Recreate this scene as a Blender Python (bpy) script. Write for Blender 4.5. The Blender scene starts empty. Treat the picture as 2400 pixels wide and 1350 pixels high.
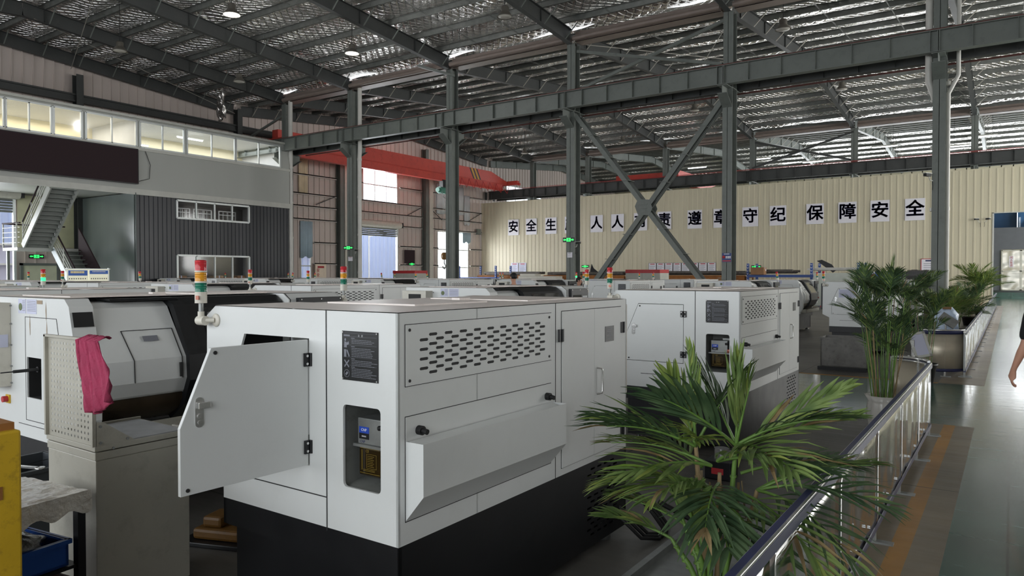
import bpy, bmesh, math, random
from mathutils import Vector, Matrix
from mathutils.geometry import tessellate_polygon
R = math.radians
C = bpy.context.scene.collection
sc = bpy.context.scene
random.seed(7)

# ---------------------------------------------------------------- camera
cam_data = bpy.data.cameras.new('camera')
cam_data.sensor_width = 36.0
cam_data.lens = 36.0 * 1693.0 / 2400.0
cam_data.clip_end = 400
cam = bpy.data.objects.new('camera', cam_data)
C.objects.link(cam)
cam.location = (0, 0, 1.7)
cam.rotation_euler = (R(90 - 1.066), 0, R(34.65))
sc.camera = cam

# ---------------------------------------------------------------- world, lights, exposure
world = bpy.data.worlds.new('world')
sc.world = world
world.use_nodes = True
wn = world.node_tree.nodes
wl = world.node_tree.links
bg = wn['Background']
sky = wn.new('ShaderNodeTexSky')
sky.sky_type = 'HOSEK_WILKIE'
sky.sun_direction = Vector((0.3, -0.5, 0.8)).normalized()
sky.turbidity = 8
mixw = wn.new('ShaderNodeMixRGB')
mixw.inputs[0].default_value = 0.88
mixw.inputs[2].default_value = (0.9, 0.95, 1.0, 1)
wl.new(sky.outputs[0], mixw.inputs[1])
wl.new(mixw.outputs[0], bg.inputs[0])
bg.inputs[1].default_value = 2.5

def area_light(name, loc, size, size_y, power, rot, color=(1, 1, 1)):
    l = bpy.data.lights.new(name, 'AREA')
    l.shape = 'RECTANGLE'
    l.size = size
    l.size_y = size_y
    l.energy = power
    l.color = color
    o = bpy.data.objects.new(name, l)
    C.objects.link(o)
    o.location = loc
    o.rotation_euler = rot
    return o

# daylight through the openings; the east and far hall ones are added out of view
area_light('daylight_south', (-12, -9.6, 4.2), 40, 5.4, 1450, (R(90), 0, 0), (0.93, 0.97, 1.0))
area_light('added_daylight_east', (13.1, 33, 5.1), 27, 6.2, 3000, (R(90), 0, R(90)), (1.0, 0.98, 0.94))  # added at an unseen opening, placed for glare on floor and fence
area_light('added_daylight_far_hall', (13.1, 56, 4.4), 14, 6.5, 2600, (R(90), 0, R(90)), (0.95, 0.98, 1.0))  # added at an unseen opening to brighten the far end of the aisle
area_light('added_daylight_far_wall', (-6, 72.2, 7.6), 24, 4.2, 2600, (R(-90), 0, 0), (0.95, 0.98, 1.0))  # added behind an unseen high window so the aisle floor reflects it
area_light('daylight_west_high', (-36.6, 35.5, 7.7), 3.0, 2.0, 500, (R(90), 0, R(-90)), (0.95, 0.98, 1.0))
area_light('daylight_west_gate', (-36.8, 34.8, 2.4), 4.2, 4.4, 900, (R(90), 0, R(-90)), (0.92, 0.96, 1.0))
area_light('daylight_west_window', (-36.6, 43.3, 3.0), 3.4, 3.6, 800, (R(90), 0, R(-90)), (0.95, 0.98, 1.0))
area_light('daylight_west_left_gate', (-36.6, 11.0, 2.4), 4.4, 4.0, 500, (R(90), 0, R(-90)), (0.95, 0.98, 1.0))

sc.view_settings.view_transform = 'Standard'
sc.view_settings.look = 'None'
sc.view_settings.gamma = 1.0
sc.view_settings.use_curve_mapping = False
sc.view_settings.exposure = 0.0
sc.cycles.max_bounces = 7
sc.cycles.diffuse_bounces = 4
sc.cycles.glossy_bounces = 4
sc.cycles.transmission_bounces = 4
sc.cycles.transparent_max_bounces = 8
sc.cycles.use_denoising = True
sc.cycles.sample_clamp_indirect = 8.0

# ---------------------------------------------------------------- materials
def s2l(c):
    return tuple(((x / 255) / 12.92 if x / 255 <= 0.04045 else ((x / 255 + 0.055) / 1.055) ** 2.4) for x in c)

MATS = {}
def mat(name, rgb, rough=0.5, metal=0.0, var=0.06, scale=3.0, bump=0.0, bscale=40.0, emit=0.0, ecol=None,
        coat=0.0, alpha=1.0, trans=0.0, dirt=None, dirt_amt=0.5, stretch=None, spec=None):
    """paint, plastic or metal with a slow noise in colour and gloss"""
    if name in MATS:
        return MATS[name]
    m = bpy.data.materials.new(name)
    MATS[name] = m
    m.use_nodes = True
    n, l = m.node_tree.nodes, m.node_tree.links
    b = n['Principled BSDF']
    base = s2l(rgb)
    tc = n.new('ShaderNodeTexCoord')
    mp = n.new('ShaderNodeMapping')
    l.new(tc.outputs['Object'], mp.inputs[0])
    if stretch:
        mp.inputs['Scale'].default_value = stretch
    nz = n.new('ShaderNodeTexNoise')
    nz.inputs['Scale'].default_value = scale
    nz.inputs['Detail'].default_value = 5
    l.new(mp.outputs[0], nz.inputs['Vector'])
    rp = n.new('ShaderNodeValToRGB')
    rp.color_ramp.elements[0].position = 0.3
    rp.color_ramp.elements[1].position = 0.7
    rp.color_ramp.elements[0].color = tuple(x * (1 - var) for x in base) + (1,)
    rp.color_ramp.elements[1].color = tuple(min(1, x * (1 + var)) for x in base) + (1,)
    l.new(nz.outputs['Fac'], rp.inputs[0])
    col = rp.outputs[0]
    if dirt:
        nd = n.new('ShaderNodeTexNoise')
        nd.inputs['Scale'].default_value = scale * 3.1
        nd.inputs['Detail'].default_value = 8
        nd.inputs['Roughness'].default_value = 0.7
        l.new(mp.outputs[0], nd.inputs['Vector'])
        rd = n.new('ShaderNodeValToRGB')
        rd.color_ramp.elements[0].position = 0.52
        rd.color_ramp.elements[1].position = 0.72
        l.new(nd.outputs['Fac'], rd.inputs[0])
        mm = n.new('ShaderNodeMath')
        mm.operation = 'MULTIPLY'
        mm.inputs[1].default_value = dirt_amt
        l.new(rd.outputs[0], mm.inputs[0])
        mx = n.new('ShaderNodeMixRGB')
        l.new(mm.outputs[0], mx.inputs[0])
        l.new(col, mx.inputs[1])
        mx.inputs[2].default_value = s2l(dirt) + (1,)
        col = mx.outputs[0]
    l.new(col, b.inputs['Base Color'])
    mr = n.new('ShaderNodeMapRange')
    mr.inputs['To Min'].default_value = max(0.02, rough - 0.08)
    mr.inputs['To Max'].default_value = min(1, rough + 0.08)
    l.new(nz.outputs['Fac'], mr.inputs['Value'])
    l.new(mr.outputs[0], b.inputs['Roughness'])
    b.inputs['Metallic'].default_value = metal
    if spec is not None:
        b.inputs['Specular IOR Level'].default_value = spec
    if coat:
        b.inputs['Coat Weight'].default_value = coat
    if emit:
        b.inputs['Emission Color'].default_value = s2l(ecol or rgb) + (1,)
        b.inputs['Emission Strength'].default_value = emit
    if trans:
        b.inputs['Transmission Weight'].default_value = trans
    if alpha < 1:
        b.inputs['Alpha'].default_value = alpha
    if bump:
        nb = n.new('ShaderNodeTexNoise')
        nb.inputs['Scale'].default_value = bscale
        nb.inputs['Detail'].default_value = 4
        l.new(mp.outputs[0], nb.inputs['Vector'])
        bp = n.new('ShaderNodeBump')
        bp.inputs['Strength'].default_value = bump
        bp.inputs['Distance'].default_value = 0.02
        l.new(nb.outputs['Fac'], bp.inputs['Height'])
        l.new(bp.outputs[0], b.inputs['Normal'])
    return m

def N(m, kind, **kw):
    nd = m.node_tree.nodes.new(kind)
    for k, v in kw.items():
        if k.startswith('i_'):
            nd.inputs[k[2:].replace('_', ' ')].default_value = v
        else:
            setattr(nd, k, v)
    return nd

WHITE = mat('machine_white_paint', (214, 216, 214), 0.38, var=0.03, scale=1.5, dirt=(178, 176, 168), dirt_amt=0.10)
WHITE_TOP = mat('machine_top_dusty_paint', (228, 219, 213), 0.45, var=0.05, scale=4, dirt=(170, 156, 146), dirt_amt=0.25, stretch=(1, 4, 1))
BLACK = mat('machine_black_paint', (17, 18, 21), 0.42, var=0.1, scale=6, dirt=(46, 45, 44), dirt_amt=0.12)
DARK = mat('dark_interior', (38, 38, 38), 0.7, var=0.3, scale=8)
CAVITY = mat('machine_inside_grey', (120, 122, 118), 0.55, var=0.2, scale=5, dirt=(60, 58, 52), dirt_amt=0.5)
BEIGE = mat('beige_enamel', (206, 202, 190), 0.42, var=0.05, scale=5, dirt=(150, 142, 126), dirt_amt=0.25)
CABINET = mat('tool_cabinet_paint', (172, 169, 157), 0.4, var=0.06, scale=3, dirt=(110, 102, 90), dirt_amt=0.3)
CHROME = mat('chrome', (222, 222, 220), 0.2, 0.8, var=0.05)
STEEL = mat('galvanised_steel', (150, 152, 150), 0.42, 0.7, var=0.15, scale=12)
RUBBER = mat('black_rubber', (18, 18, 18), 0.6)
GLASSY = mat('smoked_window', (14, 15, 17), 0.12, var=0.2, coat=0.5)
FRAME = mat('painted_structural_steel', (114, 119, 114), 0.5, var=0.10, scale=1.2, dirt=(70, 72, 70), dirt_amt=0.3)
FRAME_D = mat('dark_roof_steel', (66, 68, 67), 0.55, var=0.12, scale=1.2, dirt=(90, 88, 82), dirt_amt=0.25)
PURLIN = mat('galvanised_purlin', (120, 122, 118), 0.45, 0.5, var=0.2, scale=3)
PIPE = mat('white_pvc_pipe', (205, 203, 196), 0.35, var=0.05)
RED_CRANE = mat('crane_red_paint', (208, 78, 66), 0.45, var=0.08, scale=1, dirt=(120, 50, 44), dirt_amt=0.35)
RUST = mat('rusty_rail', (92, 48, 42), 0.6, var=0.2, scale=5)
CREAM = mat('cream_wall_sheet', (206, 198, 172), 0.45, var=0.05, scale=0.6, dirt=(176, 166, 142), dirt_amt=0.3, stretch=(1, 1, 0.15))
CLAD = mat('old_cladding', (206, 193, 185), 0.55, var=0.08, scale=0.8, stretch=(1, 1, 0.2))
OFFGREY = mat('office_grey_panel', (172, 174, 168), 0.4, var=0.05, scale=0.7, stretch=(1, 1, 0.2))
OFFDARK = mat('office_dark_panel', (39, 41, 47), 0.34, var=0.08, scale=0.8, stretch=(1, 1, 0.15))
OFFGREEN = mat('office_side_panel', (104, 112, 110), 0.22, var=0.1, scale=0.7, stretch=(1, 1, 0.1), bump=0.25, bscale=3)
TRIMW = mat('pale_trim', (196, 196, 188), 0.4)
ALU = mat('window_aluminium', (214, 218, 216), 0.35, 0.3)
YELLOW = mat('yellow_paint', (206, 168, 36), 0.45, var=0.08, scale=6, dirt=(90, 70, 30), dirt_amt=0.5)
BLUE_PL = mat('blue_plastic', (28, 74, 150), 0.35, var=0.08)
BLUE_RACK = mat('blue_rack_paint', (42, 78, 150), 0.4, var=0.08)
CARD = mat('cardboard', (150, 112, 78), 0.75, var=0.1)
TIMBER = mat('brown_stock', (140, 92, 44), 0.6, var=0.3, scale=6)
DULL = mat('dull_steel_stock', (98, 92, 86), 0.5, 0.4, var=0.3, scale=5)
PAPER = mat('white_paper', (232, 230, 236), 0.6, var=0.03)
LILAC = mat('printed_lilac_sheet', (196, 198, 218), 0.55, var=0.05)
NAVY = mat('navy_print', (46, 50, 92), 0.5)
INK = mat('grey_print', (120, 122, 130), 0.6)
SILVER = mat('silver_ink', (176, 178, 180), 0.4, 0.3)
REDP = mat('red_paint', (180, 48, 52), 0.45)
MAROON = mat('maroon_board', (44, 26, 31), 0.8, var=0.12, scale=20)
CLOTH = mat('magenta_cloth', (158, 52, 84), 0.85, var=0.12, scale=14, bump=0.4, bscale=60)
PLATE_K = mat('engraved_black_plate', (30, 31, 32), 0.32, var=0.1)
SKIN = mat('skin', (196, 146, 122), 0.5, var=0.06, scale=8)
HAIR = mat('black_hair', (18, 16, 15), 0.6, bump=0.3, bscale=90)
SHIRT = mat('black_shirt', (22, 22, 24), 0.85)
TROUSER = mat('dark_trousers', (34, 36, 44), 0.85)
WORKWEAR = mat('blue_grey_workwear', (70, 84, 112), 0.85)
SHOE = mat('shoe_leather', (24, 22, 22), 0.5)
POT_W = mat('white_glazed_pot', (206, 202, 194), 0.25, var=0.04)
POT_K = mat('dark_plastic_pot', (38, 34, 32), 0.5)
SOIL = mat('potting_soil', (52, 40, 32), 0.9, var=0.3, scale=30, bump=0.6, bscale=60)
STEMG = mat('palm_cane', (96, 128, 58), 0.45, var=0.25, scale=14)
STEMB = mat('dry_sheath', (150, 128, 92), 0.7, var=0.25, scale=14)
GLOW_G = mat('green_exit_glow', (40, 220, 90), 0.4, emit=1.1, ecol=(60, 255, 120))
LAMP_ON = mat('lit_lamp_glass', (255, 252, 244), 0.4, emit=7.0, ecol=(255, 250, 240))
LAMP_OFF = mat('lamp_glass', (190, 186, 176), 0.35)
LAMP_BODY = mat('lamp_shade_metal', (112, 108, 100), 0.4, 0.5)
TUBE_ON = mat('lit_tube', (250, 252, 255), 0.4, emit=5.0, ecol=(245, 250, 255))
CREAM_ROOM = mat('room_wall_cream', (232, 222, 190), 0.7, var=0.03)
WHITE_ROOM = mat('room_wall_white', (214, 214, 214), 0.7, var=0.04)
BLUE_CURT = mat('pale_blue_curtain', (170, 192, 204), 0.8, bump=0.3, bscale=8)
WHITE_CURT = mat('white_sheet', (206, 210, 212), 0.8)
BEIGE_CURT = mat('cream_sheet', (232, 214, 182), 0.8)
BLUE_BLD = mat('blue_cladding_outside', (186, 202, 236), 0.5, var=0.04, stretch=(1, 1, 0.2))
CONCBIN = mat('weathered_bin_steel', (112, 110, 106), 0.45, 0.4, var=0.25, scale=5, dirt=(60, 54, 50), dirt_amt=0.5)
FILM = mat('plastic_film', (216, 212, 204), 0.2, var=0.15, scale=9, coat=0.6, bump=1.0, bscale=22)
FILM_B = mat('blue_white_film', (190, 206, 226), 0.2, var=0.2, scale=7, bump=1.0, bscale=16)
BENCH_K = mat('black_bench', (52, 50, 50), 0.4, var=0.2)
TANK = mat('brown_oil_tank', (44, 34, 18), 0.15, var=0.3, scale=6, coat=0.6)
GOLD = mat('yellow_ink', (140, 118, 44), 0.5)
COPPER = mat('copper_cap', (176, 110, 92), 0.35, 0.4)
ORANGE = mat('orange_plastic', (112, 78, 30), 0.5, var=0.15, dirt=(60, 40, 20), dirt_amt=0.5)
TAPE = mat('purple_blue_tape', (50, 54, 92), 0.4, var=0.2, scale=8)
GREEN_PAINT = mat('green_hoist_paint', (78, 140, 122), 0.4)
BRACKET = mat('pale_brace_steel', (176, 172, 162), 0.5, 0.2)
GUTTER = mat('gutter_sheet', (136, 122, 114), 0.45, var=0.1)

def lens_mat(name, rgb, emit=0.0):
    m = mat(name, rgb, 0.2, var=0.05, coat=0.6, emit=emit)
    nt = m.node_tree
    b = nt.nodes['Principled BSDF']
    tc = N(m, 'ShaderNodeTexCoord')
    wv = N(m, 'ShaderNodeTexWave', i_Scale=26.0, bands_direction='Z')
    nt.links.new(tc.outputs['Object'], wv.inputs['Vector'])
    bp = N(m, 'ShaderNodeBump', i_Strength=0.5, i_Distance=0.01)
    nt.links.new(wv.outputs['Fac'], bp.inputs['Height'])
    nt.links.new(bp.outputs[0], b.inputs['Normal'])
    return m
LENS_R = lens_mat('red_lens', (206, 44, 54))
LENS_A = lens_mat('amber_lens', (232, 160, 34))
LENS_G = lens_mat('green_lens', (22, 122, 96))
LENS_G_ON = lens_mat('green_lens_lit', (40, 220, 120), 2.5)

def leaf_mat(name, rgb1, rgb2):
    m = bpy.data.materials.new(name)
    m.use_nodes = True
    nt = m.node_tree
    b = nt.nodes['Principled BSDF']
    tc = N(m, 'ShaderNodeTexCoord')
    nz = N(m, 'ShaderNodeTexNoise', i_Scale=7.0)
    nt.links.new(tc.outputs['Object'], nz.inputs['Vector'])
    rp = N(m, 'ShaderNodeValToRGB')
    rp.color_ramp.elements[0].position = 0.35
    rp.color_ramp.elements[1].position = 0.7
    rp.color_ramp.elements[0].color = s2l(rgb1) + (1,)
    rp.color_ramp.elements[1].color = s2l(rgb2) + (1,)
    nt.links.new(nz.outputs['Fac'], rp.inputs[0])
    nt.links.new(rp.outputs[0], b.inputs['Base Color'])
    b.inputs['Roughness'].default_value = 0.42
    tr = N(m, 'ShaderNodeBsdfTranslucent')
    nt.links.new(rp.outputs[0], tr.inputs[0])
    mx = N(m, 'ShaderNodeMixShader')
    mx.inputs[0].default_value = 0.25
    nt.links.new(b.outputs[0], mx.inputs[1])
    nt.links.new(tr.outputs[0], mx.inputs[2])
    nt.links.new(mx.outputs[0], nt.nodes['Material Output'].inputs[0])
    return m
LEAF = leaf_mat('palm_leaf', (80, 106, 54), (138, 158, 92))
LEAF_D = leaf_mat('dark_palm_leaf', (54, 78, 52), (92, 114, 78))
LEAF_Y = leaf_mat('yellowing_palm_leaf', (104, 132, 52), (172, 180, 100))
LEAF_DRY = leaf_mat('dry_palm_leaf', (110, 92, 62), (168, 146, 104))

def foil_material():
    m = bpy.data.materials.new('silver_roof_insulation_foil')
    m.use_nodes = True
    nt = m.node_tree
    L = nt.links
    b = nt.nodes['Principled BSDF']
    b.inputs['Base Color'].default_value = (0.88, 0.86, 0.83, 1)
    b.inputs['Metallic'].default_value = 0.92
    b.inputs['Roughness'].default_value = 0.26
    tc = N(m, 'ShaderNodeTexCoord')
    def waves(rot, sc_, prof='SIN'):
        mp = N(m, 'ShaderNodeMapping')
        mp.inputs['Rotation'].default_value = (0, 0, rot)
        L.new(tc.outputs['Object'], mp.inputs[0])
        w = N(m, 'ShaderNodeTexWave', i_Scale=sc_, i_Distortion=1.6)
        w.inputs['Detail Scale'].default_value = 0.8
        L.new(mp.outputs[0], w.inputs['Vector'])
        p = N(m, 'ShaderNodeMath', operation='POWER')
        p.inputs[1].default_value = 8
        L.new(w.outputs['Fac'], p.inputs[0])
        return p
    a = waves(R(38), 1.15)
    c = waves(R(-38), 1.15)
    mxm = N(m, 'ShaderNodeMath', operation='MAXIMUM')
    L.new(a.outputs[0], mxm.inputs[0])
    L.new(c.outputs[0], mxm.inputs[1])
    mp = N(m, 'ShaderNodeMapping')
    mp.inputs['Scale'].default_value = (0.7, 2.6, 1)
    L.new(tc.outputs['Object'], mp.inputs[0])
    nz = N(m, 'ShaderNodeTexNoise', i_Scale=0.8, i_Detail=4.0, i_Roughness=0.5)
    L.new(mp.outputs[0], nz.inputs['Vector'])
    nz2 = N(m, 'ShaderNodeTexNoise', i_Scale=0.35, i_Detail=3.0)
    L.new(tc.outputs['Object'], nz2.inputs['Vector'])
    add = N(m, 'ShaderNodeMath', operation='MULTIPLY_ADD')
    L.new(mxm.outputs[0], add.inputs[0])
    add.inputs[1].default_value = -0.55
    L.new(nz.outputs['Fac'], add.inputs[2])
    add2 = N(m, 'ShaderNodeMath', operation='MULTIPLY_ADD')
    L.new(nz2.outputs['Fac'], add2.inputs[0])
    add2.inputs[1].default_value = 2.2
    L.new(add.outputs[0], add2.inputs[2])
    bp = N(m, 'ShaderNodeBump', i_Strength=1.0, i_Distance=0.20)
    L.new(add2.outputs[0], bp.inputs['Height'])
    L.new(bp.outputs[0], b.inputs['Normal'])
    return m
FOIL = foil_material()

def floor_material(name, c1, c2, rough, scratch=0.5, spec=0.5, coat=0.0, seam=3.0):
    m = bpy.data.materials.new(name)
    m.use_nodes = True
    nt = m.node_tree
    L = nt.links
    b = nt.nodes['Principled BSDF']
    tc = N(m, 'ShaderNodeTexCoord')
    n1 = N(m, 'ShaderNodeTexNoise', i_Scale=0.8, i_Detail=8.0, i_Roughness=0.65)
    L.new(tc.outputs['Object'], n1.inputs['Vector'])
    rp = N(m, 'ShaderNodeValToRGB')
    rp.color_ramp.elements[0].position = 0.32
    rp.color_ramp.elements[1].position = 0.68
    rp.color_ramp.elements[0].color = s2l(c1) + (1,)
    rp.color_ramp.elements[1].color = s2l(c2) + (1,)
    L.new(n1.outputs['Fac'], rp.inputs[0])
    mp = N(m, 'ShaderNodeMapping')
    mp.inputs['Scale'].default_value = (0.6, 6, 1)
    L.new(tc.outputs['Object'], mp.inputs[0])
    n2 = N(m, 'ShaderNodeTexNoise', i_Scale=1.5, i_Detail=7.0, i_Roughness=0.7)
    L.new(mp.outputs[0], n2.inputs['Vector'])
    mr = N(m, 'ShaderNodeMapRange')
    mr.inputs['From Min'].default_value = 0.3
    mr.inputs['From Max'].default_value = 0.7
    mr.inputs['To Min'].default_value = max(0.03, rough - 0.10 * scratch)
    mr.inputs['To Max'].default_value = rough + 0.16 * scratch
    L.new(n2.outputs['Fac'], mr.inputs['Value'])
    L.new(mr.outputs[0], b.inputs['Roughness'])
    br = N(m, 'ShaderNodeTexBrick', offset=0.0, squash=1.0)
    br.inputs['Color1'].default_value = (1, 1, 1, 1)
    br.inputs['Color2'].default_value = (1, 1, 1, 1)
    br.inputs['Mortar'].default_value = (0.22, 0.2, 0.18, 1)
    br.inputs['Scale'].default_value = 1.0
    br.inputs['Mortar Size'].default_value = 0.008
    br.inputs['Brick Width'].default_value = seam
    br.inputs['Row Height'].default_value = seam * 1.1
    L.new(tc.outputs['Object'], br.inputs['Vector'])
    mx = N(m, 'ShaderNodeMixRGB', blend_type='MULTIPLY')
    mx.inputs[0].default_value = 1
    L.new(rp.outputs[0], mx.inputs[1])
    L.new(br.outputs['Color'], mx.inputs[2])
    L.new(mx.outputs[0], b.inputs['Base Color'])
    b.inputs['Specular IOR Level'].default_value = spec
    b.inputs['Coat Weight'].default_value = coat
    b.inputs['Coat Roughness'].default_value = 0.12
    bp = N(m, 'ShaderNodeBump', i_Strength=0.05, i_Distance=0.01)
    L.new(n2.outputs['Fac'], bp.inputs['Height'])
    L.new(bp.outputs[0], b.inputs['Normal'])
    return m
FL_CONC = floor_material('worn_concrete_floor', (72, 70, 68), (112, 108, 102), 0.42)
FL_GREEN = floor_material('green_epoxy_floor', (24, 62, 50), (52, 96, 80), 0.22, coat=0.35, spec=0.65)
FL_CROSS = floor_material('worn_green_epoxy_floor', (62, 94, 82), (88, 116, 104), 0.16, coat=0.5)
FL_APRON = floor_material('bare_concrete_strip', (104, 94, 80), (136, 122, 100), 0.4, seam=3.0)
FL_YELLOW = floor_material('worn_yellow_line', (138, 98, 38), (180, 130, 50), 0.45)

def steel_sheet():
    m = bpy.data.materials.new('buckled_stainless_sheet')
    m.use_nodes = True
    nt = m.node_tree
    L = nt.links
    b = nt.nodes['Principled BSDF']
    b.inputs['Base Color'].default_value = (0.50, 0.50, 0.49, 1)
    b.inputs['Metallic'].default_value = 1.0
    b.inputs['Roughness'].default_value = 0.11
    tc = N(m, 'ShaderNodeTexCoord')
    mp = N(m, 'ShaderNodeMapping')
    mp.inputs['Scale'].default_value = (2.6, 2.6, 0.5)
    L.new(tc.outputs['Object'], mp.inputs[0])
    nz = N(m, 'ShaderNodeTexNoise', i_Scale=1.0, i_Detail=2.5, i_Roughness=0.5, i_Distortion=0.4)
    L.new(mp.outputs[0], nz.inputs['Vector'])
    bp = N(m, 'ShaderNodeBump', i_Strength=0.4, i_Distance=0.018)
    L.new(nz.outputs['Fac'], bp.inputs['Height'])
    L.new(bp.outputs[0], b.inputs['Normal'])
    return m
SHEET = steel_sheet()
def wrinkle_foil():
    m = bpy.data.materials.new('crinkled_silver_door_skin')
    m.use_nodes = True
    nt = m.node_tree
    b = nt.nodes['Principled BSDF']
    b.inputs['Base Color'].default_value = (0.80, 0.76, 0.68, 1)
    b.inputs['Metallic'].default_value = 0.9
    b.inputs['Roughness'].default_value = 0.24
    tc = N(m, 'ShaderNodeTexCoord')
    nz = N(m, 'ShaderNodeTexNoise', i_Scale=0.9, i_Detail=1.0)
    nt.links.new(tc.outputs['Object'], nz.inputs['Vector'])
    bp = N(m, 'ShaderNodeBump', i_Strength=0.9, i_Distance=0.15)
    nt.links.new(nz.outputs['Fac'], bp.inputs['Height'])
    nt.links.new(bp.outputs[0], b.inputs['Normal'])
    return m
WRINKLE = wrinkle_foil()
PANE = bpy.data.materials.new('clear_pane')
PANE.use_nodes = True
_b = PANE.node_tree.nodes['Principled BSDF']
_t = N(PANE, 'ShaderNodeBsdfTransparent')
_g = N(PANE, 'ShaderNodeBsdfGlossy')
_g.inputs['Roughness'].default_value = 0.08
_m = N(PANE, 'ShaderNodeMixShader')
_m.inputs[0].default_value = 0.05
PANE.node_tree.links.new(_t.outputs[0], _m.inputs[1])
PANE.node_tree.links.new(_g.outputs[0], _m.inputs[2])
PANE.node_tree.links.new(_m.outputs[0], PANE.node_tree.nodes['Material Output'].inputs[0])

# ---------------------------------------------------------------- mesh helpers
class MB:
    def __init__(s):
        s.v, s.f, s.mi = [], [], []
        s.cur = 0
        s.smooth = False
        s.sm = []
    def add(s, vs, fs, M=None):
        o = len(s.v)
        for p in vs:
            p = Vector(p)
            s.v.append(M @ p if M else p)
        for f in fs:
            s.f.append([i + o for i in f])
            s.mi.append(s.cur)
            s.sm.append(s.smooth)
        return s
    def box(s, x0, x1, y0, y1, z0, z1, M=None):
        if x0 > x1: x0, x1 = x1, x0
        if y0 > y1: y0, y1 = y1, y0
        if z0 > z1: z0, z1 = z1, z0
        vs = [(x0, y0, z0), (x1, y0, z0), (x1, y1, z0), (x0, y1, z0), (x0, y0, z1), (x1, y0, z1), (x1, y1, z1), (x0, y1, z1)]
        return s.add(vs, [(0, 3, 2, 1), (4, 5, 6, 7), (0, 1, 5, 4), (1, 2, 6, 5), (2, 3, 7, 6), (3, 0, 4, 7)], M)
    def bar(s, a, b, w, h, up=(0, 0, 1)):
        a, b = Vector(a), Vector(b)
        d = (b - a).normalized()
        u = Vector(up)
        r = d.cross(u)
        if r.length < 1e-4:
            r = d.cross(Vector((1, 0, 0)))
        r.normalize()
        u = r.cross(d)
        vs = []
        for p in (a, b):
            for i, j in ((-1, -1), (1, -1), (1, 1), (-1, 1)):
                vs.append(p + r * (i * w / 2) + u * (j * h / 2))
        return s.add(vs, [(0, 1, 2, 3), (7, 6, 5, 4), (0, 4, 5, 1), (1, 5, 6, 2), (2, 6, 7, 3), (3, 7, 4, 0)])
    def ibeam(s, a, b, w, h, t=0.014, tw=0.01, up=(0, 0, 1)):
        """I section from a to b; h along 'up'"""
        a, b = Vector(a), Vector(b)
        d = (b - a).normalized()
        u = Vector(up)
        r = d.cross(u).normalized()
        u = r.cross(d)
        o = u * (h / 2 - t / 2)
        s.bar(a + o, b + o, w, t, up)
        s.bar(a - o, b - o, w, t, up)
        s.bar(a, b, tw, h - 2 * t, up)
        return s
    def tube(s, pts, r, seg=10, caps=True, radii=None):
        pts = [Vector(p) for p in pts]
        n = len(pts)
        rings = []
        prev = None
        for i, p in enumerate(pts):
            if i == 0: d = pts[1] - p
            elif i == n - 1: d = p - pts[i - 1]
            else: d = (pts[i + 1] - p).normalized() + (p - pts[i - 1]).normalized()
            d.normalize()
            if prev is None:
                a = d.cross(Vector((0, 0, 1)))
                if a.length < 0.05:
                    a = d.cross(Vector((1, 0, 0)))
            else:
                a = prev - d * prev.dot(d)
            a.normalize()
            prev = a
            b = d.cross(a)
            rr = radii[i] if radii else r
            rings.append([p + (a * math.cos(2 * math.pi * k / seg) + b * math.sin(2 * math.pi * k / seg)) * rr for k in range(seg)])
        vs = [q for ring in rings for q in ring]
        fs = []
        for i in range(n - 1):
            for k in range(seg):
                k2 = (k + 1) % seg
                fs.append((i * seg + k, i * seg + k2, (i + 1) * seg + k2, (i + 1) * seg + k))
        sv = s.smooth
        s.smooth = True
        s.add(vs, fs)
        s.smooth = False
        if caps:
            s.add(rings[0], [tuple(range(seg))[::-1]])
            s.add(rings[-1], [tuple(range(seg))])
        s.smooth = sv
        return s
    def cyl(s, a, b, r, seg=14, r2=None):
        return s.tube([a, b], r, seg, True, [r, r2 if r2 is not None else r])
    def lathe(s, prof, c=(0, 0, 0), seg=20, flute=0, fl=0.0, M=None):
        """prof: (r, z) list"""
        vs, fs = [], []
        for (r, z) in prof:
            for k in range(seg):
                t = 2 * math.pi * k / seg
                rr = r * (1 + (fl * math.cos(flute * t) if flute else 0))
                vs.append((c[0] + rr * math.cos(t), c[1] + rr * math.sin(t), c[2] + z))
        for i in range(len(prof) - 1):
            for k in range(seg):
                k2 = (k + 1) % seg
                fs.append((i * seg + k, i * seg + k2, (i + 1) * seg + k2, (i + 1) * seg + k))
        sv = s.smooth
        s.smooth = True
        s.add(vs, fs, M)
        s.smooth = sv
        return s
    def poly(s, outer, holes, O, U, V, th):
        """flat plate: outline and holes in (U, V) from O, thickness th along U x V"""
        O, U, V = Vector(O), Vector(U), Vector(V)
        Nn = U.cross(V).normalized() * th
        loops = [outer] + list(holes)
        pts = [[Vector((p[0], p[1], 0)) for p in lp] for lp in loops]
        flat = [p for lp in pts for p in lp]
        tris = tessellate_polygon(pts)
        fr = [O + U * p.x + V * p.y for p in flat]
        bk = [p - Nn for p in fr]
        n = len(flat)
        fs = []
        for t in tris:
            a, b, c = [flat[i] for i in t]
            ccw = (b - a).cross(c - a).z > 0
            t = t if ccw else (t[0], t[2], t[1])
            fs.append(tuple(t))
            if th:
                fs.append(tuple(i + n for i in (t[0], t[2], t[1])))
        if th:
            o = 0
            for li, lp in enumerate(pts):
                m = len(lp)
                area = sum(lp[i].x * lp[(i + 1) % m].y - lp[(i + 1) % m].x * lp[i].y for i in range(m))
                fwd = (area > 0) == (li == 0)
                for i in range(m):
                    j = (i + 1) % m
                    q = (o + i, o + i + n, o + j + n, o + j)
                    fs.append(q if fwd else q[::-1])
                o += m
        return s.add(fr + bk if th else fr, fs)
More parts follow.
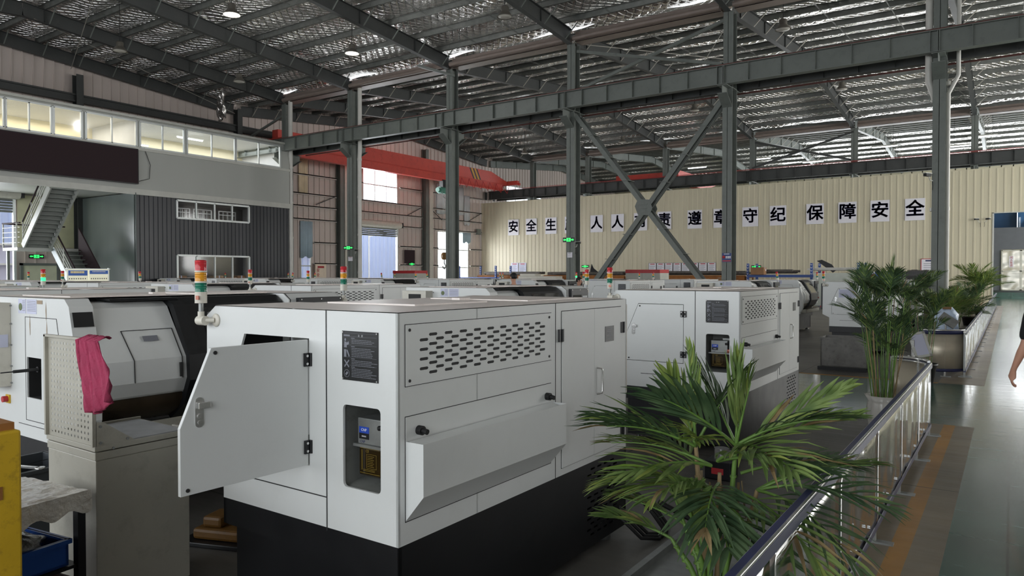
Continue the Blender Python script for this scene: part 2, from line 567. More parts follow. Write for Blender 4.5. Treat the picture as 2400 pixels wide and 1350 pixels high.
    def prof(s, pts, y0, y1, caps=True, closed=True):
        """x-z outline pushed along y"""
        n = len(pts)
        vs = [(p[0], y0, p[1]) for p in pts] + [(p[0], y1, p[1]) for p in pts]
        fs = []
        for i in range(n if closed else n - 1):
            j = (i + 1) % n
            fs.append((i, j, j + n, i + n))
        s.add(vs, fs)
        if caps:
            t = tessellate_polygon([[Vector((p[0], p[1], 0)) for p in pts]])
            s.add([(p[0], y0, p[1]) for p in pts], [tuple(x) for x in t])
            s.add([(p[0], y1, p[1]) for p in pts], [tuple(x)[::-1] for x in t])
        return s
    def ball(s, c, r, seg=12, rings=8, sz=1.0):
        pr = [(max(1e-4, r * math.sin(math.pi * i / rings)), -r * sz * math.cos(math.pi * i / rings)) for i in range(rings + 1)]
        return s.lathe(pr, c, seg)
    def build(s, name, mats, parent=None, bevel=0.0, recalc=False, sub=0):
        me = bpy.data.meshes.new(name)
        me.from_pydata([tuple(p) for p in s.v], [], s.f)
        if not isinstance(mats, (list, tuple)):
            mats = [mats]
        for m in mats:
            me.materials.append(m)
        me.polygons.foreach_set('material_index', s.mi)
        me.polygons.foreach_set('use_smooth', s.sm)
        me.update()
        if recalc:
            bm = bmesh.new()
            bm.from_mesh(me)
            bmesh.ops.remove_doubles(bm, verts=bm.verts, dist=1e-5)
            bmesh.ops.recalc_face_normals(bm, faces=bm.faces)
            bm.to_mesh(me)
            bm.free()
        o = bpy.data.objects.new(name, me)
        C.objects.link(o)
        if parent:
            o.parent = parent
        if bevel:
            md = o.modifiers.new('bevel', 'BEVEL')
            md.width = bevel
            md.segments = 2
            md.limit_method = 'ANGLE'
            md.angle_limit = R(40)
        if sub:
            md = o.modifiers.new('subdivision', 'SUBSURF')
            md.levels = sub
            md.render_levels = sub
        return o

def tag(o, label=None, cat=None, group=None, kind=None):
    if label: o['label'] = label
    if cat: o['category'] = cat
    if group: o['group'] = group
    if kind: o['kind'] = kind
    return o

def empty(name, loc=(0, 0, 0), rz=0.0, label=None, cat=None, group=None):
    o = bpy.data.objects.new(name, None)
    o.empty_display_size = 0.1
    C.objects.link(o)
    o.location = loc
    o.rotation_euler = (0, 0, rz)
    return tag(o, label, cat, group)

def struct(o):
    o['kind'] = 'structure'
    return o

def copy_tree(o, parent=None, skip=()):
    c = o.copy()
    C.objects.link(c)
    if parent:
        c.parent = parent
    for ch in o.children:
        if ch.name.split('.')[0] in skip:
            continue
        copy_tree(ch, c, skip)
    return c

def rect(x0, x1, y0, y1):
    return [(x0, y0), (x1, y0), (x1, y1), (x0, y1)]
def rrect(x0, x1, y0, y1, r, k=3):
    out = []
    for cx, cy, a0 in ((x1 - r, y0 + r, -90), (x1 - r, y1 - r, 0), (x0 + r, y1 - r, 90), (x0 + r, y0 + r, 180)):
        for i in range(k + 1):
            a = R(a0 + 90 * i / k)
            out.append((cx + r * math.cos(a), cy + r * math.sin(a)))
    return out

_txt = {}
def text_mesh(body, size, th=0.002, bold=0.0):
    key = (body, size, th, bold)
    if key in _txt:
        return _txt[key]
    cu = bpy.data.curves.new('lettering', 'FONT')
    cu.body = body
    cu.size = size
    cu.extrude = th
    cu.offset = bold
    cu.align_x = 'CENTER'
    cu.align_y = 'CENTER'
    cu.resolution_u = 3
    o = bpy.data.objects.new('lettering', cu)
    C.objects.link(o)
    bpy.context.view_layer.update()
    me = bpy.data.meshes.new_from_object(o)
    me.name = 'lettering'
    bpy.data.objects.remove(o)
    _txt[key] = me
    return me
def text(body, size, loc, rot, m, parent=None, name='lettering', th=0.002, bold=0.0, sx=1.0, heavy=0.0):
    me = text_mesh(body, size, th, bold).copy()
    if heavy:      # heavier strokes: the outline laid over itself with small shifts
        bm = bmesh.new()
        for dx, dy in ((0, 0), (heavy, 0), (-heavy, 0), (0, heavy), (0, -heavy)):
            n0 = len(bm.verts)
            bm.from_mesh(me)
            bm.verts.ensure_lookup_table()
            for v in bm.verts[n0:]:
                v.co.x += dx
                v.co.y += dy
        bm.to_mesh(me)
        bm.free()
    me.materials.clear()
    me.materials.append(m)
    o = bpy.data.objects.new(name, me)
    C.objects.link(o)
    o.location = loc
    o.rotation_euler = rot
    o.scale = (sx, 1, 1)
    if parent: o.parent = parent
    return o
FACE_S = (R(90), 0, 0)          # lettering read from the -Y side
FACE_E = (R(90), 0, R(90))      # lettering read from the +X side

# ================================================================ THE BUILDING
XS = [-35.2, -30.98, -26.07, -19.93, -13.92, -7.87, -1.75, 4.4]
ORD = ['first', 'second', 'third', 'fourth', 'fifth', 'sixth', 'seventh', 'eighth', 'ninth', 'tenth', 'eleventh', 'twelfth']
GAB = [(0.0, 12.15, 24.3), (24.3, 35.95, 47.6), (47.6, 59.3, 71.0)]

# floor: one slab, its painted zones laid out as faces
def floor():
    xs = [-46, -36, -0.93, -0.61, -0.50, -0.32, 14]
    ys = [-12, 9.5, 13.1, 47.3, 61.8, 72]
    mb = MB()
    for i in range(len(xs) - 1):
        for j in range(len(ys) - 1):
            xm, ym = (xs[i] + xs[i + 1]) / 2, (ys[j] + ys[j + 1]) / 2
            if xm > -0.32: k = 1
            elif xm > -0.93 and 9.5 < ym < 13.1: k = 1
            elif xm > -0.50: k = 3
            elif xm > -0.61: k = 4 if ym < 9.5 else 3
            elif xm > -0.93: k = 3
            elif 9.5 < ym < 13.1 and xm > -36: k = 2
            else: k = 0
            if ym > 47.3 and xm > -36: k = 1
            mb.cur = k
            mb.add([(xs[i], ys[j], 0), (xs[i + 1], ys[j], 0), (xs[i + 1], ys[j + 1], 0), (xs[i], ys[j + 1], 0)], [(0, 1, 2, 3)])
    # yellow border of the cross aisle
    mb.cur = 4
    for y in (9.44, 13.04):
        mb.box(-30, -0.93, y, y + 0.1, -0.01, 0.002)
    return struct(mb.build('floor', [FL_CONC, FL_GREEN, FL_CROSS, FL_APRON, FL_YELLOW]))
floor()

def ribbed(name, axis, pos, s0, s1, z0, z1, holes, pitch, depth, side, m, rw=0.3, top=None):
    """sheet wall in plane axis=pos with upright ribs on its 'side'; holes are (s0, s1, z0, z1)"""
    mb = MB()
    th = 0.04
    if axis == 'x':
        O, U = (pos, 0, 0), (0, 1, 0)
    else:
        O, U = (0, pos, 0), (-1, 0, 0)
    sg = 1 if axis == 'x' else -1
    outer = rect(s0, s1, z0, z1)
    hl = [rect(*h) for h in holes]
    # tessellation wants holes strictly inside; an opening that reaches the ground becomes part of the outline
    ground = sorted([h for h in holes if h[2] <= z0 + 0.01])
    inner = [h for h in holes if h[2] > z0 + 0.01]
    outl = [(s0, z0)]
    for h in ground:
        outl += [(h[0], z0), (h[0], h[3]), (h[1], h[3]), (h[1], z0)]
    outl += [(s1, z0), (s1, z1), (s0, z1)]
    f = lambda lp: [(sg * a, b) for a, b in lp]
    mb.poly(f(outl), [f(rect(*h)) for h in inner], O, U, (0, 0, 1), th)
    n = int((s1 - s0) / pitch)
    for i in range(n + 1):
        s = s0 + 0.05 + i * pitch
        w = pitch * rw / 2
        segs = [(z0, z1)]
        for h in holes:
            if h[0] - w < s < h[1] + w:
                ns = []
                for a, b in segs:
                    if h[2] > a: ns.append((a, min(b, h[2])))
                    if h[3] < b: ns.append((max(a, h[3]), b))
                segs = [q for q in ns if q[1] - q[0] > 0.02]
        for a, b in segs:
            d0, d1 = pos - side * 0.02, pos + side * depth
            for q in ((s - w, s + w, d0, d1),):
                if axis == 'x':
                    vs = [(d0, q[0], a), (d0, q[1], a), (d1, q[1] - w * 0.5, a), (d1, q[0] + w * 0.5, a)]
                else:
                    vs = [(q[0], d0, a), (q[1], d0, a), (q[1] - w * 0.5, d1, a), (q[0] + w * 0.5, d1, a)]
                vs += [(p[0], p[1], b) for p in vs]
                mb.add(vs, [(0, 1, 2, 3), (7, 6, 5, 4), (0, 4, 5, 1), (1, 5, 6, 2), (2, 6, 7, 3), (3, 7, 4, 0)])
    return mb.build(name, m, recalc=False)

WEST = [(32.6, 37.06, 0, 4.9), (33.93, 37.16, 6.67, 8.85), (41.5, 45.2, 0.9, 4.95), (28.8, 29.55, 0.9, 4.9),
        (9.4, 13.45, 0, 4.95), (41.5, 44.4, 6.5, 8.3), (50.5, 56.0, 5.2, 9.3)]
w = struct(ribbed('wall_west', 'x', -35.5, -8, 72, 0, 12.4, WEST, 0.42, 0.05, 1, CLAD, 0.16))
w = struct(ribbed('wall_north', 'y', 46.9, -35.4, 13.0, 0, 7.42, [(-0.82, 3.2, 0, 5.0)], 0.34, 0.06, -1, CREAM, 0.45))
mb = MB()
mb.box(-35.4, 13.0, 46.85, 47.0, 7.40, 7.46)
struct(mb.build('trim_1', CREAM))
mb = MB()
mb.box(-0.87, -0.80, 46.82, 47.0, 0, 5.04)
mb.box(-0.87, 3.25, 46.82, 47.0, 5.0, 5.05)
struct(mb.build('trim_2', TRIMW))
struct(ribbed('wall_south', 'y', -8.0, -36, 13, 0, 12.4, [(-33, 9.5, 1.4, 7.0)], 0.8, 0.04, 1, CLAD, 0.2))
struct(ribbed('wall_east', 'x', 12.6, -8, 72, 0, 12.4, [(19.5, 46.5, 2.0, 8.2), (49, 63, 1.0, 8.0)], 0.8, 0.04, -1, CLAD, 0.2))  # unseen openings, cut to suit the added east lights
struct(ribbed('wall_far', 'y', 71.0, -36, 13, 0, 12.4, [(-18, 6, 5.5, 9.7)], 0.8, 0.04, -1, CREAM, 0.2))  # unseen window band, added for the glare on the aisle

def foil_roof(name, ya, za, yb, zb, seed, phase):
    """quilted foil hanging in shallow pillows between the purlins"""
    mb = MB()
    mb.smooth = True
    rnd = random.Random(seed)
    nx, ny = 150, 76
    wr = [[rnd.random() for i in range(nx + 1)] for j in range(ny + 1)]
    vs = []
    for j in range(ny + 1):
        t = j / ny
        y = ya + (yb - ya) * t
        d = abs(y - phase) / 1.5
        pill = abs(math.sin(math.pi * d)) ** 0.8
        for i in range(nx + 1):
            x = -36 + 49 * i / nx
            w = 0.05 * math.sin(x * 1.1 + 3 * math.sin(y * 0.8 + seed)) + 0.03 * math.sin(x * 2.9 + y * 1.7) + 0.003 * wr[j][i]
            vs.append((x, y, za + (zb - za) * t - (0.10 + w) * pill))
    fs = []
    for j in range(ny):
        for i in range(nx):
            a = j * (nx + 1) + i
            fs.append((a, a + 1, a + nx + 2, a + nx + 1))
    mb.add(vs, fs)
    return struct(mb.build(name, FOIL))
ZV, ZR = 11.22, 12.28
n = 1
for (a, r, b) in GAB:
    a2 = -8 if a == 0.0 else a
    za = ZV - (0.7 if a == 0.0 else 0)
    foil_roof('ceiling_%d' % n, a2, za, r, ZR, n, a + 0.9); n += 1
    foil_roof('ceiling_%d' % n, r, ZR, b, ZV, n, b - 0.9); n += 1

def zbot(y):
    """underside of the rafters"""
    for (a, r, b) in GAB:
        if a <= y <= b:
            t = (y - a) / (r - a) if y < r else (b - y) / (b - r)
            return 10.45 + 1.05 * t
    return 10.45 - (0 - y) * 0.09

# rafters: one bent I beam per bay and frame, with its fly braces
bay_name = ['over the machine bay', 'behind the near crane beam', 'beyond the cream wall']
frame_name = ['at the west wall', 'beside the office block', 'second from the office', 'third from the office', 'west of the X brace', 'east of the X brace', 'in line with the fence', 'over the aisle']
brace_mb = MB()
brace_mb.bar((0, 0, 0), (0, 0.0, 0.0001), 0.03, 0.03)
for gi, (a, r, b) in enumerate(GAB):
    for xi, x in enumerate(XS):
        t = empty('roof_rafter', (x, a, 10.45), 0, 'dark steel roof rafter %s, %s' % (bay_name[gi], frame_name[xi]), 'rafter', 'roof rafters')
        for (p, q) in ((a + 0.25, r), (r, b - 0.25)):
            mb = MB()
            za, zb_ = zbot(p) - 10.45, zbot(q) - 10.45
            mb.ibeam((0, p - a, za + 0.27), (0, q - a, zb_ + 0.27), 0.2, 0.54, 0.016, 0.012)
            yy = p + 0.75
            while yy < q:
                zz = zbot(yy) - 10.45
                mb.bar((0, yy - a, zz + 0.02), (0, yy - a, zz + 0.52), 0.12, 0.008, (0, 1, 0))
                yy += 3.0
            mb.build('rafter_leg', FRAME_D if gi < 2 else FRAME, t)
        # fly braces down to the bottom flange, one each side at every purlin
        if gi < 2 or xi > 3:
            me = None
            for (lo, hi) in ((a, r), (r, b)):
                k = 0
                y = lo + 0.9
                while y < hi - 0.4 and k < 8:
                    for sd in (-1, 1):
                        z0 = zbot(y) - 10.45
                        if me is None:
                            m2 = MB()
                            m2.bar((0, 0, 0.02), (0.55, 0, 0.56), 0.035, 0.03)
                            o = m2.build('fly_brace', BRACKET if gi else FRAME, t)
                            me = o
                        else:
                            o = me.copy(); C.objects.link(o); o.parent = t
                        o.location = (0.07 * sd, y - a, z0)
                        o.scale = (sd, 1, 1)
                    y += 1.5
                    k += 1

# purlins: one long galvanised Z section each
for gi, (a, r, b) in enumerate(GAB):
    for side in (0, 1):
        proto = None
        for k in range(8):
            if side == 0:
                y = a + 0.9 + 1.5 * k
            else:
                y = b - 0.9 - 1.5 * k
            z = zbot(y) + 0.54
            if proto is None:
                mb = MB()
                mb.box(-35.4, 12.5, -0.004, 0.004, 0, 0.2)
                mb.box(-35.4, 12.5, -0.07, 0, 0.19, 0.2)
                mb.box(-35.4, 12.5, 0, 0.07, 0.0, 0.01)
                mb.box(-35.4, 12.5, 0.06, 0.07, 0.0, 0.03)
                for x in XS:
                    mb.box(x - 0.6, x + 0.6, -0.012, 0.012, 0, 0.2)
                    for dx in (-0.5, -0.06, 0.06, 0.5):
                        for dz in (0.05, 0.15):
                            mb.box(x + dx - 0.012, x + dx + 0.012, -0.022, 0.022, dz - 0.012, dz + 0.012)
                proto = mb.build('roof_purlin', PURLIN)
                o = proto
            else:
                o = proto.copy(); C.objects.link(o)
            o.location = (0, y, z)
            tag(o, 'long galvanised purlin under the foil, %s slope %s' % (['near', 'far'][side], bay_name[gi]), 'purlin', 'purlins, %s slope %s' % (['near', 'far'][side], bay_name[gi]))
# thin sag rods between the purlins
rods = 0
for gi, (a, r, b) in enumerate(GAB[:2]):
    for lo, hi in ((a + 0.9, r - 0.7), (r + 0.7, b - 0.9)):
        for xi in range(len(XS) - 1):
            for fr in (0.33, 0.67):
                x = XS[xi] + (XS[xi + 1] - XS[xi]) * fr
                mb = MB()
                for dz in (0.05, 0.01):
                    mb.tube([(x, lo, zbot(lo) + 0.54 + dz), (x, hi, zbot(hi) + 0.54 + dz)], 0.007, 5)
                o = mb.build('sag_rod', PURLIN)
                tag(o, 'pair of thin sag rods running across the purlins %s' % bay_name[gi], 'rod', 'sag rods %s' % bay_name[gi])

# steel columns in two lines, crane corbels on both sides
def column(x, y, full, label, corbel=(-1, 1), ztop=10.5, zb=0.0, cz=7.95):
    t = empty('steel_column', (x, y, zb), 0, label, 'column')
    mb = MB()
    h, w, d = ztop - zb, 0.33, 0.5
    t1 = 0.02
    low = cz - zb
    mb.box(-w / 2, w / 2, -d / 2, -d / 2 + t1, 0, low)
    mb.box(-w / 2, w / 2, d / 2 - t1, d / 2, 0, low)
    mb.box(-0.008, 0.008, -d / 2, d / 2, 0, low)
    mb.build('lower_shaft', FRAME, t)
    mb = MB()
    d2 = 0.40
    mb.box(-w / 2, w / 2, -d2 / 2, -d2 / 2 + t1, low, h)
    mb.box(-w / 2, w / 2, d2 / 2 - t1, d2 / 2, low, h)
    mb.box(-0.008, 0.008, -d2 / 2, d2 / 2, low, h)
    mb.box(-w / 2, w / 2, -0.26, 0.26, low - 0.02, low)
    mb.build('upper_shaft', FRAME, t)
    mb = MB()
    mb.box(-0.25, 0.25, -0.35, 0.35, 0.0, 0.03)
    mb.build('base_plate', FRAME, t)
    for sg in corbel:
        mb = MB()
        y0, y1 = sg * d / 2, sg * (d / 2 + 0.55)
        mb.box(-w / 2, w / 2, y0, y1, low - 0.04, low - 0.02)
        mb.box(-0.008, 0.008, y0, y1, low - 0.3, low - 0.02)
        mb.add([(-w / 2, y0, low - 0.66), (w / 2, y0, low - 0.66), (w / 2, y1, low - 0.3), (-w / 2, y1, low - 0.3),
                (-w / 2, y0, low - 0.64), (w / 2, y0, low - 0.64), (w / 2, y1, low - 0.28), (-w / 2, y1, low - 0.28)],
               [(0, 3, 2, 1), (4, 5, 6, 7), (0, 1, 5, 4), (2, 3, 7, 6), (1, 2, 6, 5), (3, 0, 4, 7)])
        mb.add([(0, y0, low - 0.64), (0, y1, low - 0.3), (0, y1, low - 0.05), (0, y0, low - 0.05)], [(0, 1, 2, 3)])
        mb.build('corbel', FRAME, t)
    return t
colA = ['grey steel column at the corner of the office block with a white downpipe', 'grey steel column crossing the open roller gate', 'grey steel column right of the bright west window', 'grey steel column at the left foot of the X brace', 'grey steel column at the right foot of the X brace with a blue notice', 'grey steel column behind the potted palms by the fence', 'grey steel column beside the aisle, nearest the east wall']
COLS = []
for i, x in enumerate(XS[1:]):
    COLS.append(column(x, 24.3, True, colA[i]))
for i, x in enumerate(XS[1:]):
    column(x, 47.75, True, 'grey steel column rising behind the cream slogan wall, %s from the west wall' % ORD[i], cz=7.7)

# crane rail girders
def rail_girder(name, y, z, label, m, depth=0.62, rust=True):
    t = empty(name, (0, y, z), 0, label, 'crane beam')
    mb = MB()
    mb.ibeam((-34.9, 0, depth / 2), (12.4, 0, depth / 2), 0.26, depth, 0.02, 0.012)
    mb.build('beam', m, t)
    mb = MB()
    mb.box(-34.9, 12.4, -0.035, 0.035, depth, depth + 0.06)
    mb.build('rail', RUST, t)
    x = -34.6
    mb = MB()
    while x < 12.3:
        near = min(abs(x - c) for c in XS)
        mb.box(x - 0.006, x + 0.006, -0.125, 0.125, 0.02, depth - 0.02)
        x += 1.02
    for c in XS:
        for dx in (-0.02, 0.02):
            mb.box(c + dx - 0.008, c + dx + 0.008, -0.128, 0.128, 0.0, depth)
    mb.build('stiffener', m, t)['kind'] = 'stuff'
    return t
rail_girder('crane_beam', 23.72, 7.97, 'long grey crane beam with web stiffeners in front of the near column line', FRAME)
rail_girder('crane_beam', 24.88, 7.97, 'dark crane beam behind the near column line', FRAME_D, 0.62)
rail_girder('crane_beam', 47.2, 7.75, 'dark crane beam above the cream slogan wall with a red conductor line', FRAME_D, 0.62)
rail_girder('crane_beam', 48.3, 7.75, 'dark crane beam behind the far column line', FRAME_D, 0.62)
mb = MB()
mb.tube([(-34.5, 47.0, 8.45), (12, 47.0, 8.45)], 0.018, 6)
tag(mb.build('conductor_line', REDP), 'thin red conductor line along the far crane beam', 'cable')
mb = MB()
mb.tube([(-30.3, 24.95, 7.9), (12, 24.95, 7.9)], 0.03, 6)
tag(mb.build('conductor_line', RUST), 'thin brown conductor line under the near crane beam', 'cable')

# valley gutters over both column lines
for y, nm in ((24.3, 'near'), (47.75, 'far')):
    for i in range(1, len(XS) - 1):
        mb = MB()
        x0, x1 = XS[i] + 0.22, XS[i + 1] - 0.22
        mb.box(x0, x1, y - 0.28, y + 0.28, 10.52, 10.54)
        mb.box(x0, x1, y - 0.28, y - 0.26, 10.52, 10.88)
        mb.box(x0, x1, y + 0.26, y + 0.28, 10.52, 10.88)
        mb.tube([(x0, y - 0.42, 10.62), (x1, y - 0.42, 10.62)], 0.09, 10)
        tag(mb.build('valley_gutter', GUTTER), 'sheet gutter in the roof valley over the %s columns, %s from the west' % (nm, ORD[i - 1]), 'gutter', 'valley gutters')
# eaves struts and tie bars just above the near beam
def tie(name, a, b, r, m, label, cat='brace', sq=False):
    mb = MB()
    if sq: mb.bar(a, b, r, r)
    else: mb.tube([a, b], r, 6)
    return tag(mb.build(name, m), label, cat)

# the big X brace between two columns
def xarm(a, b, label):
    t = empty('diagonal_brace', a, 0, label, 'brace', 'arms of the big X brace')
    a, b = Vector(a), Vector(b)
    d = b - a
    for sd in (-1, 1):
        mb = MB()
        o = Vector((0, sd * 0.20, 0))
        mb.bar(o, d + o, 0.02, 0.16, (0, 0, 1))
        mb.bar(o + Vector((0, -sd * 0.03, 0.08)), d + o + Vector((0, -sd * 0.03, 0.08)), 0.06, 0.012)
        mb.bar(o + Vector((0, -sd * 0.03, -0.08)), d + o + Vector((0, -sd * 0.03, -0.08)), 0.06, 0.012)
        mb.build('channel', FRAME, t)
    for k in range(1, 8):
        p = d * (k / 8)
        mb = MB()
        mb.box(p.x - 0.13, p.x + 0.13, -0.24, 0.24, p.z + 0.07, p.z + 0.085)
        mb.build('batten', FRAME, t)
    return t
xarm((-13.72, 24.3, 7.75), (-8.05, 24.3, 0.55), 'double channel brace falling from the left column head to the right column foot')
xarm((-8.05, 24.3, 7.6), (-13.72, 24.3, 0.40), 'double channel brace falling from the right column head to the left column foot')
mb = MB()
for sd in (-0.22, 0.22):
    mb.poly([(-0.34, 0.05), (-0.22, -0.26), (0.22, -0.30), (0.34, -0.05), (0.22, 0.26), (-0.22, 0.30)], [], (-10.9, 24.3 + sd, 4.12), (1, 0, 0), (0, 0, 1), 0.015)
tag(mb.build('gusset_plate', FRAME), 'steel gusset plates bolted over the crossing of the X brace', 'plate')
# roof level braces
for (a, b, l) in (((-13.7, 24.2, 10.2), (-8.1, 24.2, 8.8), 'slim diagonal brace above the crane beam, falling to the right'),
                  ((-8.1, 24.35, 10.3), (-13.6, 24.35, 8.8), 'slim diagonal brace above the crane beam, falling to the left'),
                  ((-30.9, 24.2, 10.0), (-34.8, 24.2, 8.9), 'dark diagonal strut between the office corner column and the west wall'),
                  ((-19.7, 24.2, 10.2), (-20.9, 23.2, 10.6), 'short knee strut at the head of the third column')):
    tie('roof_brace', a, b, 0.1, FRAME, l, sq=True)
for (a, b, l) in (((-13.9, 47.7, 10.3), (-7.9, 47.7, 8.6), 'dark diagonal brace over the far crane beam, falling to the right'),
                  ((-7.9, 47.6, 10.3), (-13.9, 47.6, 8.6), 'dark diagonal brace over the far crane beam, falling to the left')):
    tie('roof_brace', a, b, 0.12, FRAME_D, l, sq=True)
for (a, b, l) in (((-26, 12.4, 11.3), (-34.9, 15.6, 10.95), 'thin pale wire rope brace under the foil near the west wall'),
                  ((-30.9, 12.5, 11.5), (-35.0, 24.0, 10.5), 'thin wire rope brace beside the office roof'),
                  ((-7.8, 24.6, 10.6), (-13.6, 35.5, 11.3), 'thin rod brace behind the near crane beam, east of the X brace'),
                  ((-13.8, 24.6, 10.6), (-7.9, 35.5, 11.3), 'thin rod brace behind the near crane beam, crossing its twin')):
    tie('rod_brace', a, b, 0.014, BRACKET, l)

# downpipes
def pipe(pts, r, label, m=PIPE):
    t = empty('downpipe', (0, 0, 0), 0, label, 'pipe')
    mb = MB(); mb.smooth = True
    mb.tube(pts, r, 12)
    mb.build('pipe', m, t)
    for k in range(2, 10, 2):
        # collars on the straight lower run
        p = pts[-1]
        mb = MB()
        mb.cyl((p[0], p[1], 0.9 * k - 0.05), (p[0], p[1], 0.9 * k + 0.05), r * 1.14, 12)
        mb.build('collar', m, t)
    return t
def dpipe(x, y, r, label):
    return pipe([(x, y - 0.1, 10.6), (x + 0.0, y - 0.1, 9.2), (x + 0.0, y - 0.1, 8.1), (x - 0.0, y - 0.1, 7.7), (x - 0.14, y, 7.3), (x - 0.14, y, 0.0)], r, label)
dpipe(-30.45, 24.2, 0.11, 'white plastic downpipe on the column at the office corner')
dpipe(-25.5, 24.3, 0.10, 'white plastic downpipe on the column in front of the roller gate')
pipe([(-2.03, 24.25, 10.6), (-2.03, 24.25, 7.3), (-1.90, 24.35, 6.9), (-1.88, 24.4, 6.8)], 0.10, 'thick white downpipe on the left of the column by the fence')
pipe([(-1.3, 24.3, 10.6), (-1.3, 24.3, 7.4), (-1.54, 24.3, 6.9), (-1.54, 24.3, 0.0)], 0.055, 'white downpipe on the right of the column by the fence')

# service beam and stanchions along the west wall, torn foil
mb = MB(); mb.box(-35.3, -35.05, 8, 46.8, 9.55, 9.62); mb.box(-35.2, -35.14, 8, 46.8, 9.62, 9.85); mb.box(-35.3, -35.05, 8, 46.8, 9.85, 9.92)
tag(mb.build('eaves_beam', FRAME_D), 'long dark horizontal beam high along the west wall above the office roof', 'beam')
for k, y in enumerate((16.0, 24.3, 8.0)):
    mb = MB(); mb.ibeam((-35.15, y, 0), (-35.15, y, 10.8), 0.3, 0.4, 0.02, 0.02, (1, 0, 0))
    tag(mb.build('wall_stanchion', FRAME_D), 'dark wall stanchion rising behind the office roof, ' + ['above the stair recess', 'at the office corner', 'furthest left'][k], 'column')
mb = MB(); mb.smooth = True
vs = []
for j in range(15):
    for i in range(9):
        vs.append((-33.5 + i * .07 + .05 * math.sin(j * .9 + i), 22.0 + .12 * math.sin(i * 1.9 + j * .5), 11.0 - j * .1 - .12 * math.sin(i * .8)))
mb.add(vs, [(j * 9 + i, j * 9 + i + 1, (j + 1) * 9 + i + 1, (j + 1) * 9 + i) for j in range(14) for i in range(8)])
o = mb.build('torn_foil', mat('torn_foil', (210, 205, 200), .25, .9)); md = o.modifiers.new('thickness', 'SOLIDIFY'); md.thickness = .005
tag(o, 'torn strip of silver foil dangling from the roof near the office corner', 'foil')

# high bay lamps
def lamp(x, y, z, on, label):
    t = empty('pendant_lamp', (x, y, z), 0, label, 'lamp')
    mb = MB(); mb.smooth = True
    mb.lathe([(0.001, 0.34), (0.11, 0.34), (0.13, 0.30), (0.12, 0.18), (0.16, 0.14), (0.25, 0.02), (0.26, 0.0), (0.25, 0.0), (0.16, 0.12), (0.11, 0.16)], seg=24)
    mb.build('shade', LAMP_BODY, t)
    mb = MB(); mb.smooth = True
    mb.lathe([(0.001, -0.03), (0.12, -0.02), (0.225, 0.01), (0.22, 0.03), (0.001, 0.03)], seg=24)
    mb.build('lens', LAMP_ON if on else LAMP_OFF, t)
    mb = MB()
    top = zbot(y) + 0.76 - z
    mb.tube([(0, 0, 0.34), (0, 0, top)], 0.012, 6)
    mb.build('cord', RUBBER, t)
    if on:
        l = bpy.data.lights.new('lamp_glow', 'POINT')
        l.energy = 120
        l.shadow_soft_size = 0.2
        lo = bpy.data.objects.new('lamp_glow', l)
        C.objects.link(lo)
        lo.location = (x, y, z - 0.25)
LAMPS = [(-20.1, 13.7, 9.8, 1, 'lit pendant lamp hanging nearest the camera'), (-20.1, 18.7, 9.85, 1, 'lit pendant lamp between the second and third rafters'),
         (-26.8, 18.6, 9.8, 0, 'unlit pendant lamp over the office side, lower one'), (-26.7, 13.6, 9.8, 0, 'unlit pendant lamp over the office side, upper one'),
         (-13.2, 18.7, 9.8, 0, 'unlit pendant lamp hanging left of the third rafter'), (-6.3, 24.9, 9.8, 0, 'unlit pendant lamp right of the X brace, above the crane beam'),
         (-26.4, 34.8, 9.8, 0, 'unlit pendant lamp just under the near crane beam, left of the bay'), (-13.0, 34.7, 9.8, 0, 'unlit pendant lamp between the arms of the X brace'),
         (-6.2, 34.4, 9.8, 0, 'unlit pendant lamp beside the rafter near the fence column'), (-26.9, 40.4, 9.8, 0, 'unlit pendant lamp above the red crane'),
         (-19.7, 40.4, 9.8, 0, 'unlit pendant lamp left of the X brace over the slogan wall'), (-19.7, 34.7, 9.9, 0, 'unlit pendant lamp between two far rafters')]
for a in LAMPS:
    lamp(*a)

# ---------------------------------------------------------------- red overhead crane
t = empty('overhead_crane', (-33.0, 36, 8.27), 0, 'red overhead travelling crane spanning the bay beside the west wall', 'crane')
mb = MB()
prf = [(-0.25, 0.62), (0.25, 0.62), (0.25, 1.3), (-0.25, 1.3)]
mb.box(-0.24, 0.24, -10.9, 8.6, 0.5, 1.3)
mb.add([(-0.24, 8.6, 0.5), (0.24, 8.6, 0.5), (0.24, 8.6, 1.3), (-0.24, 8.6, 1.3), (-0.24, 10.7, 0.5), (0.24, 10.7, 0.5), (0.24, 10.7, 0.72), (-0.24, 10.7, 0.72)],
       [(0, 1, 5, 4), (1, 2, 6, 5), (2, 3, 7, 6), (3, 0, 4, 7), (4, 5, 6, 7)])
mb.build('girder', RED_CRANE, t)
mb = MB()
mb.ibeam((0, -10.9, 0.25), (0, 10.3, 0.25), 0.34, 0.5, 0.03, 0.24)
mb.build('hoist_track', RED_CRANE, t)
mb = MB()
for k in range(5):
    y = 5.9 + k * 0.2
    mb.cur = k % 2
    mb.add([(0.245, y, 1.28), (0.245, y + 0.16, 1.28), (0.245, y + 0.62, 0.52), (0.245, y + 0.46, 0.52)], [(0, 1, 2, 3)])
mb.build('warning_stripe', [BLACK, YELLOW], t)
for y, s in ((-11.0, 1), (11.0, -1)):
    mb = MB()
    mb.box(-1.1, 1.1, y - 0.16, y + 0.16, 0.46, 0.78)
    mb.box(-1.25, -1.1, y - 0.1, y + 0.1, 0.42, 0.6)
    mb.box(1.1, 1.25, y - 0.1, y + 0.1, 0.42, 0.6)
    mb.build('end_carriage', RED_CRANE, t)
mb = MB()
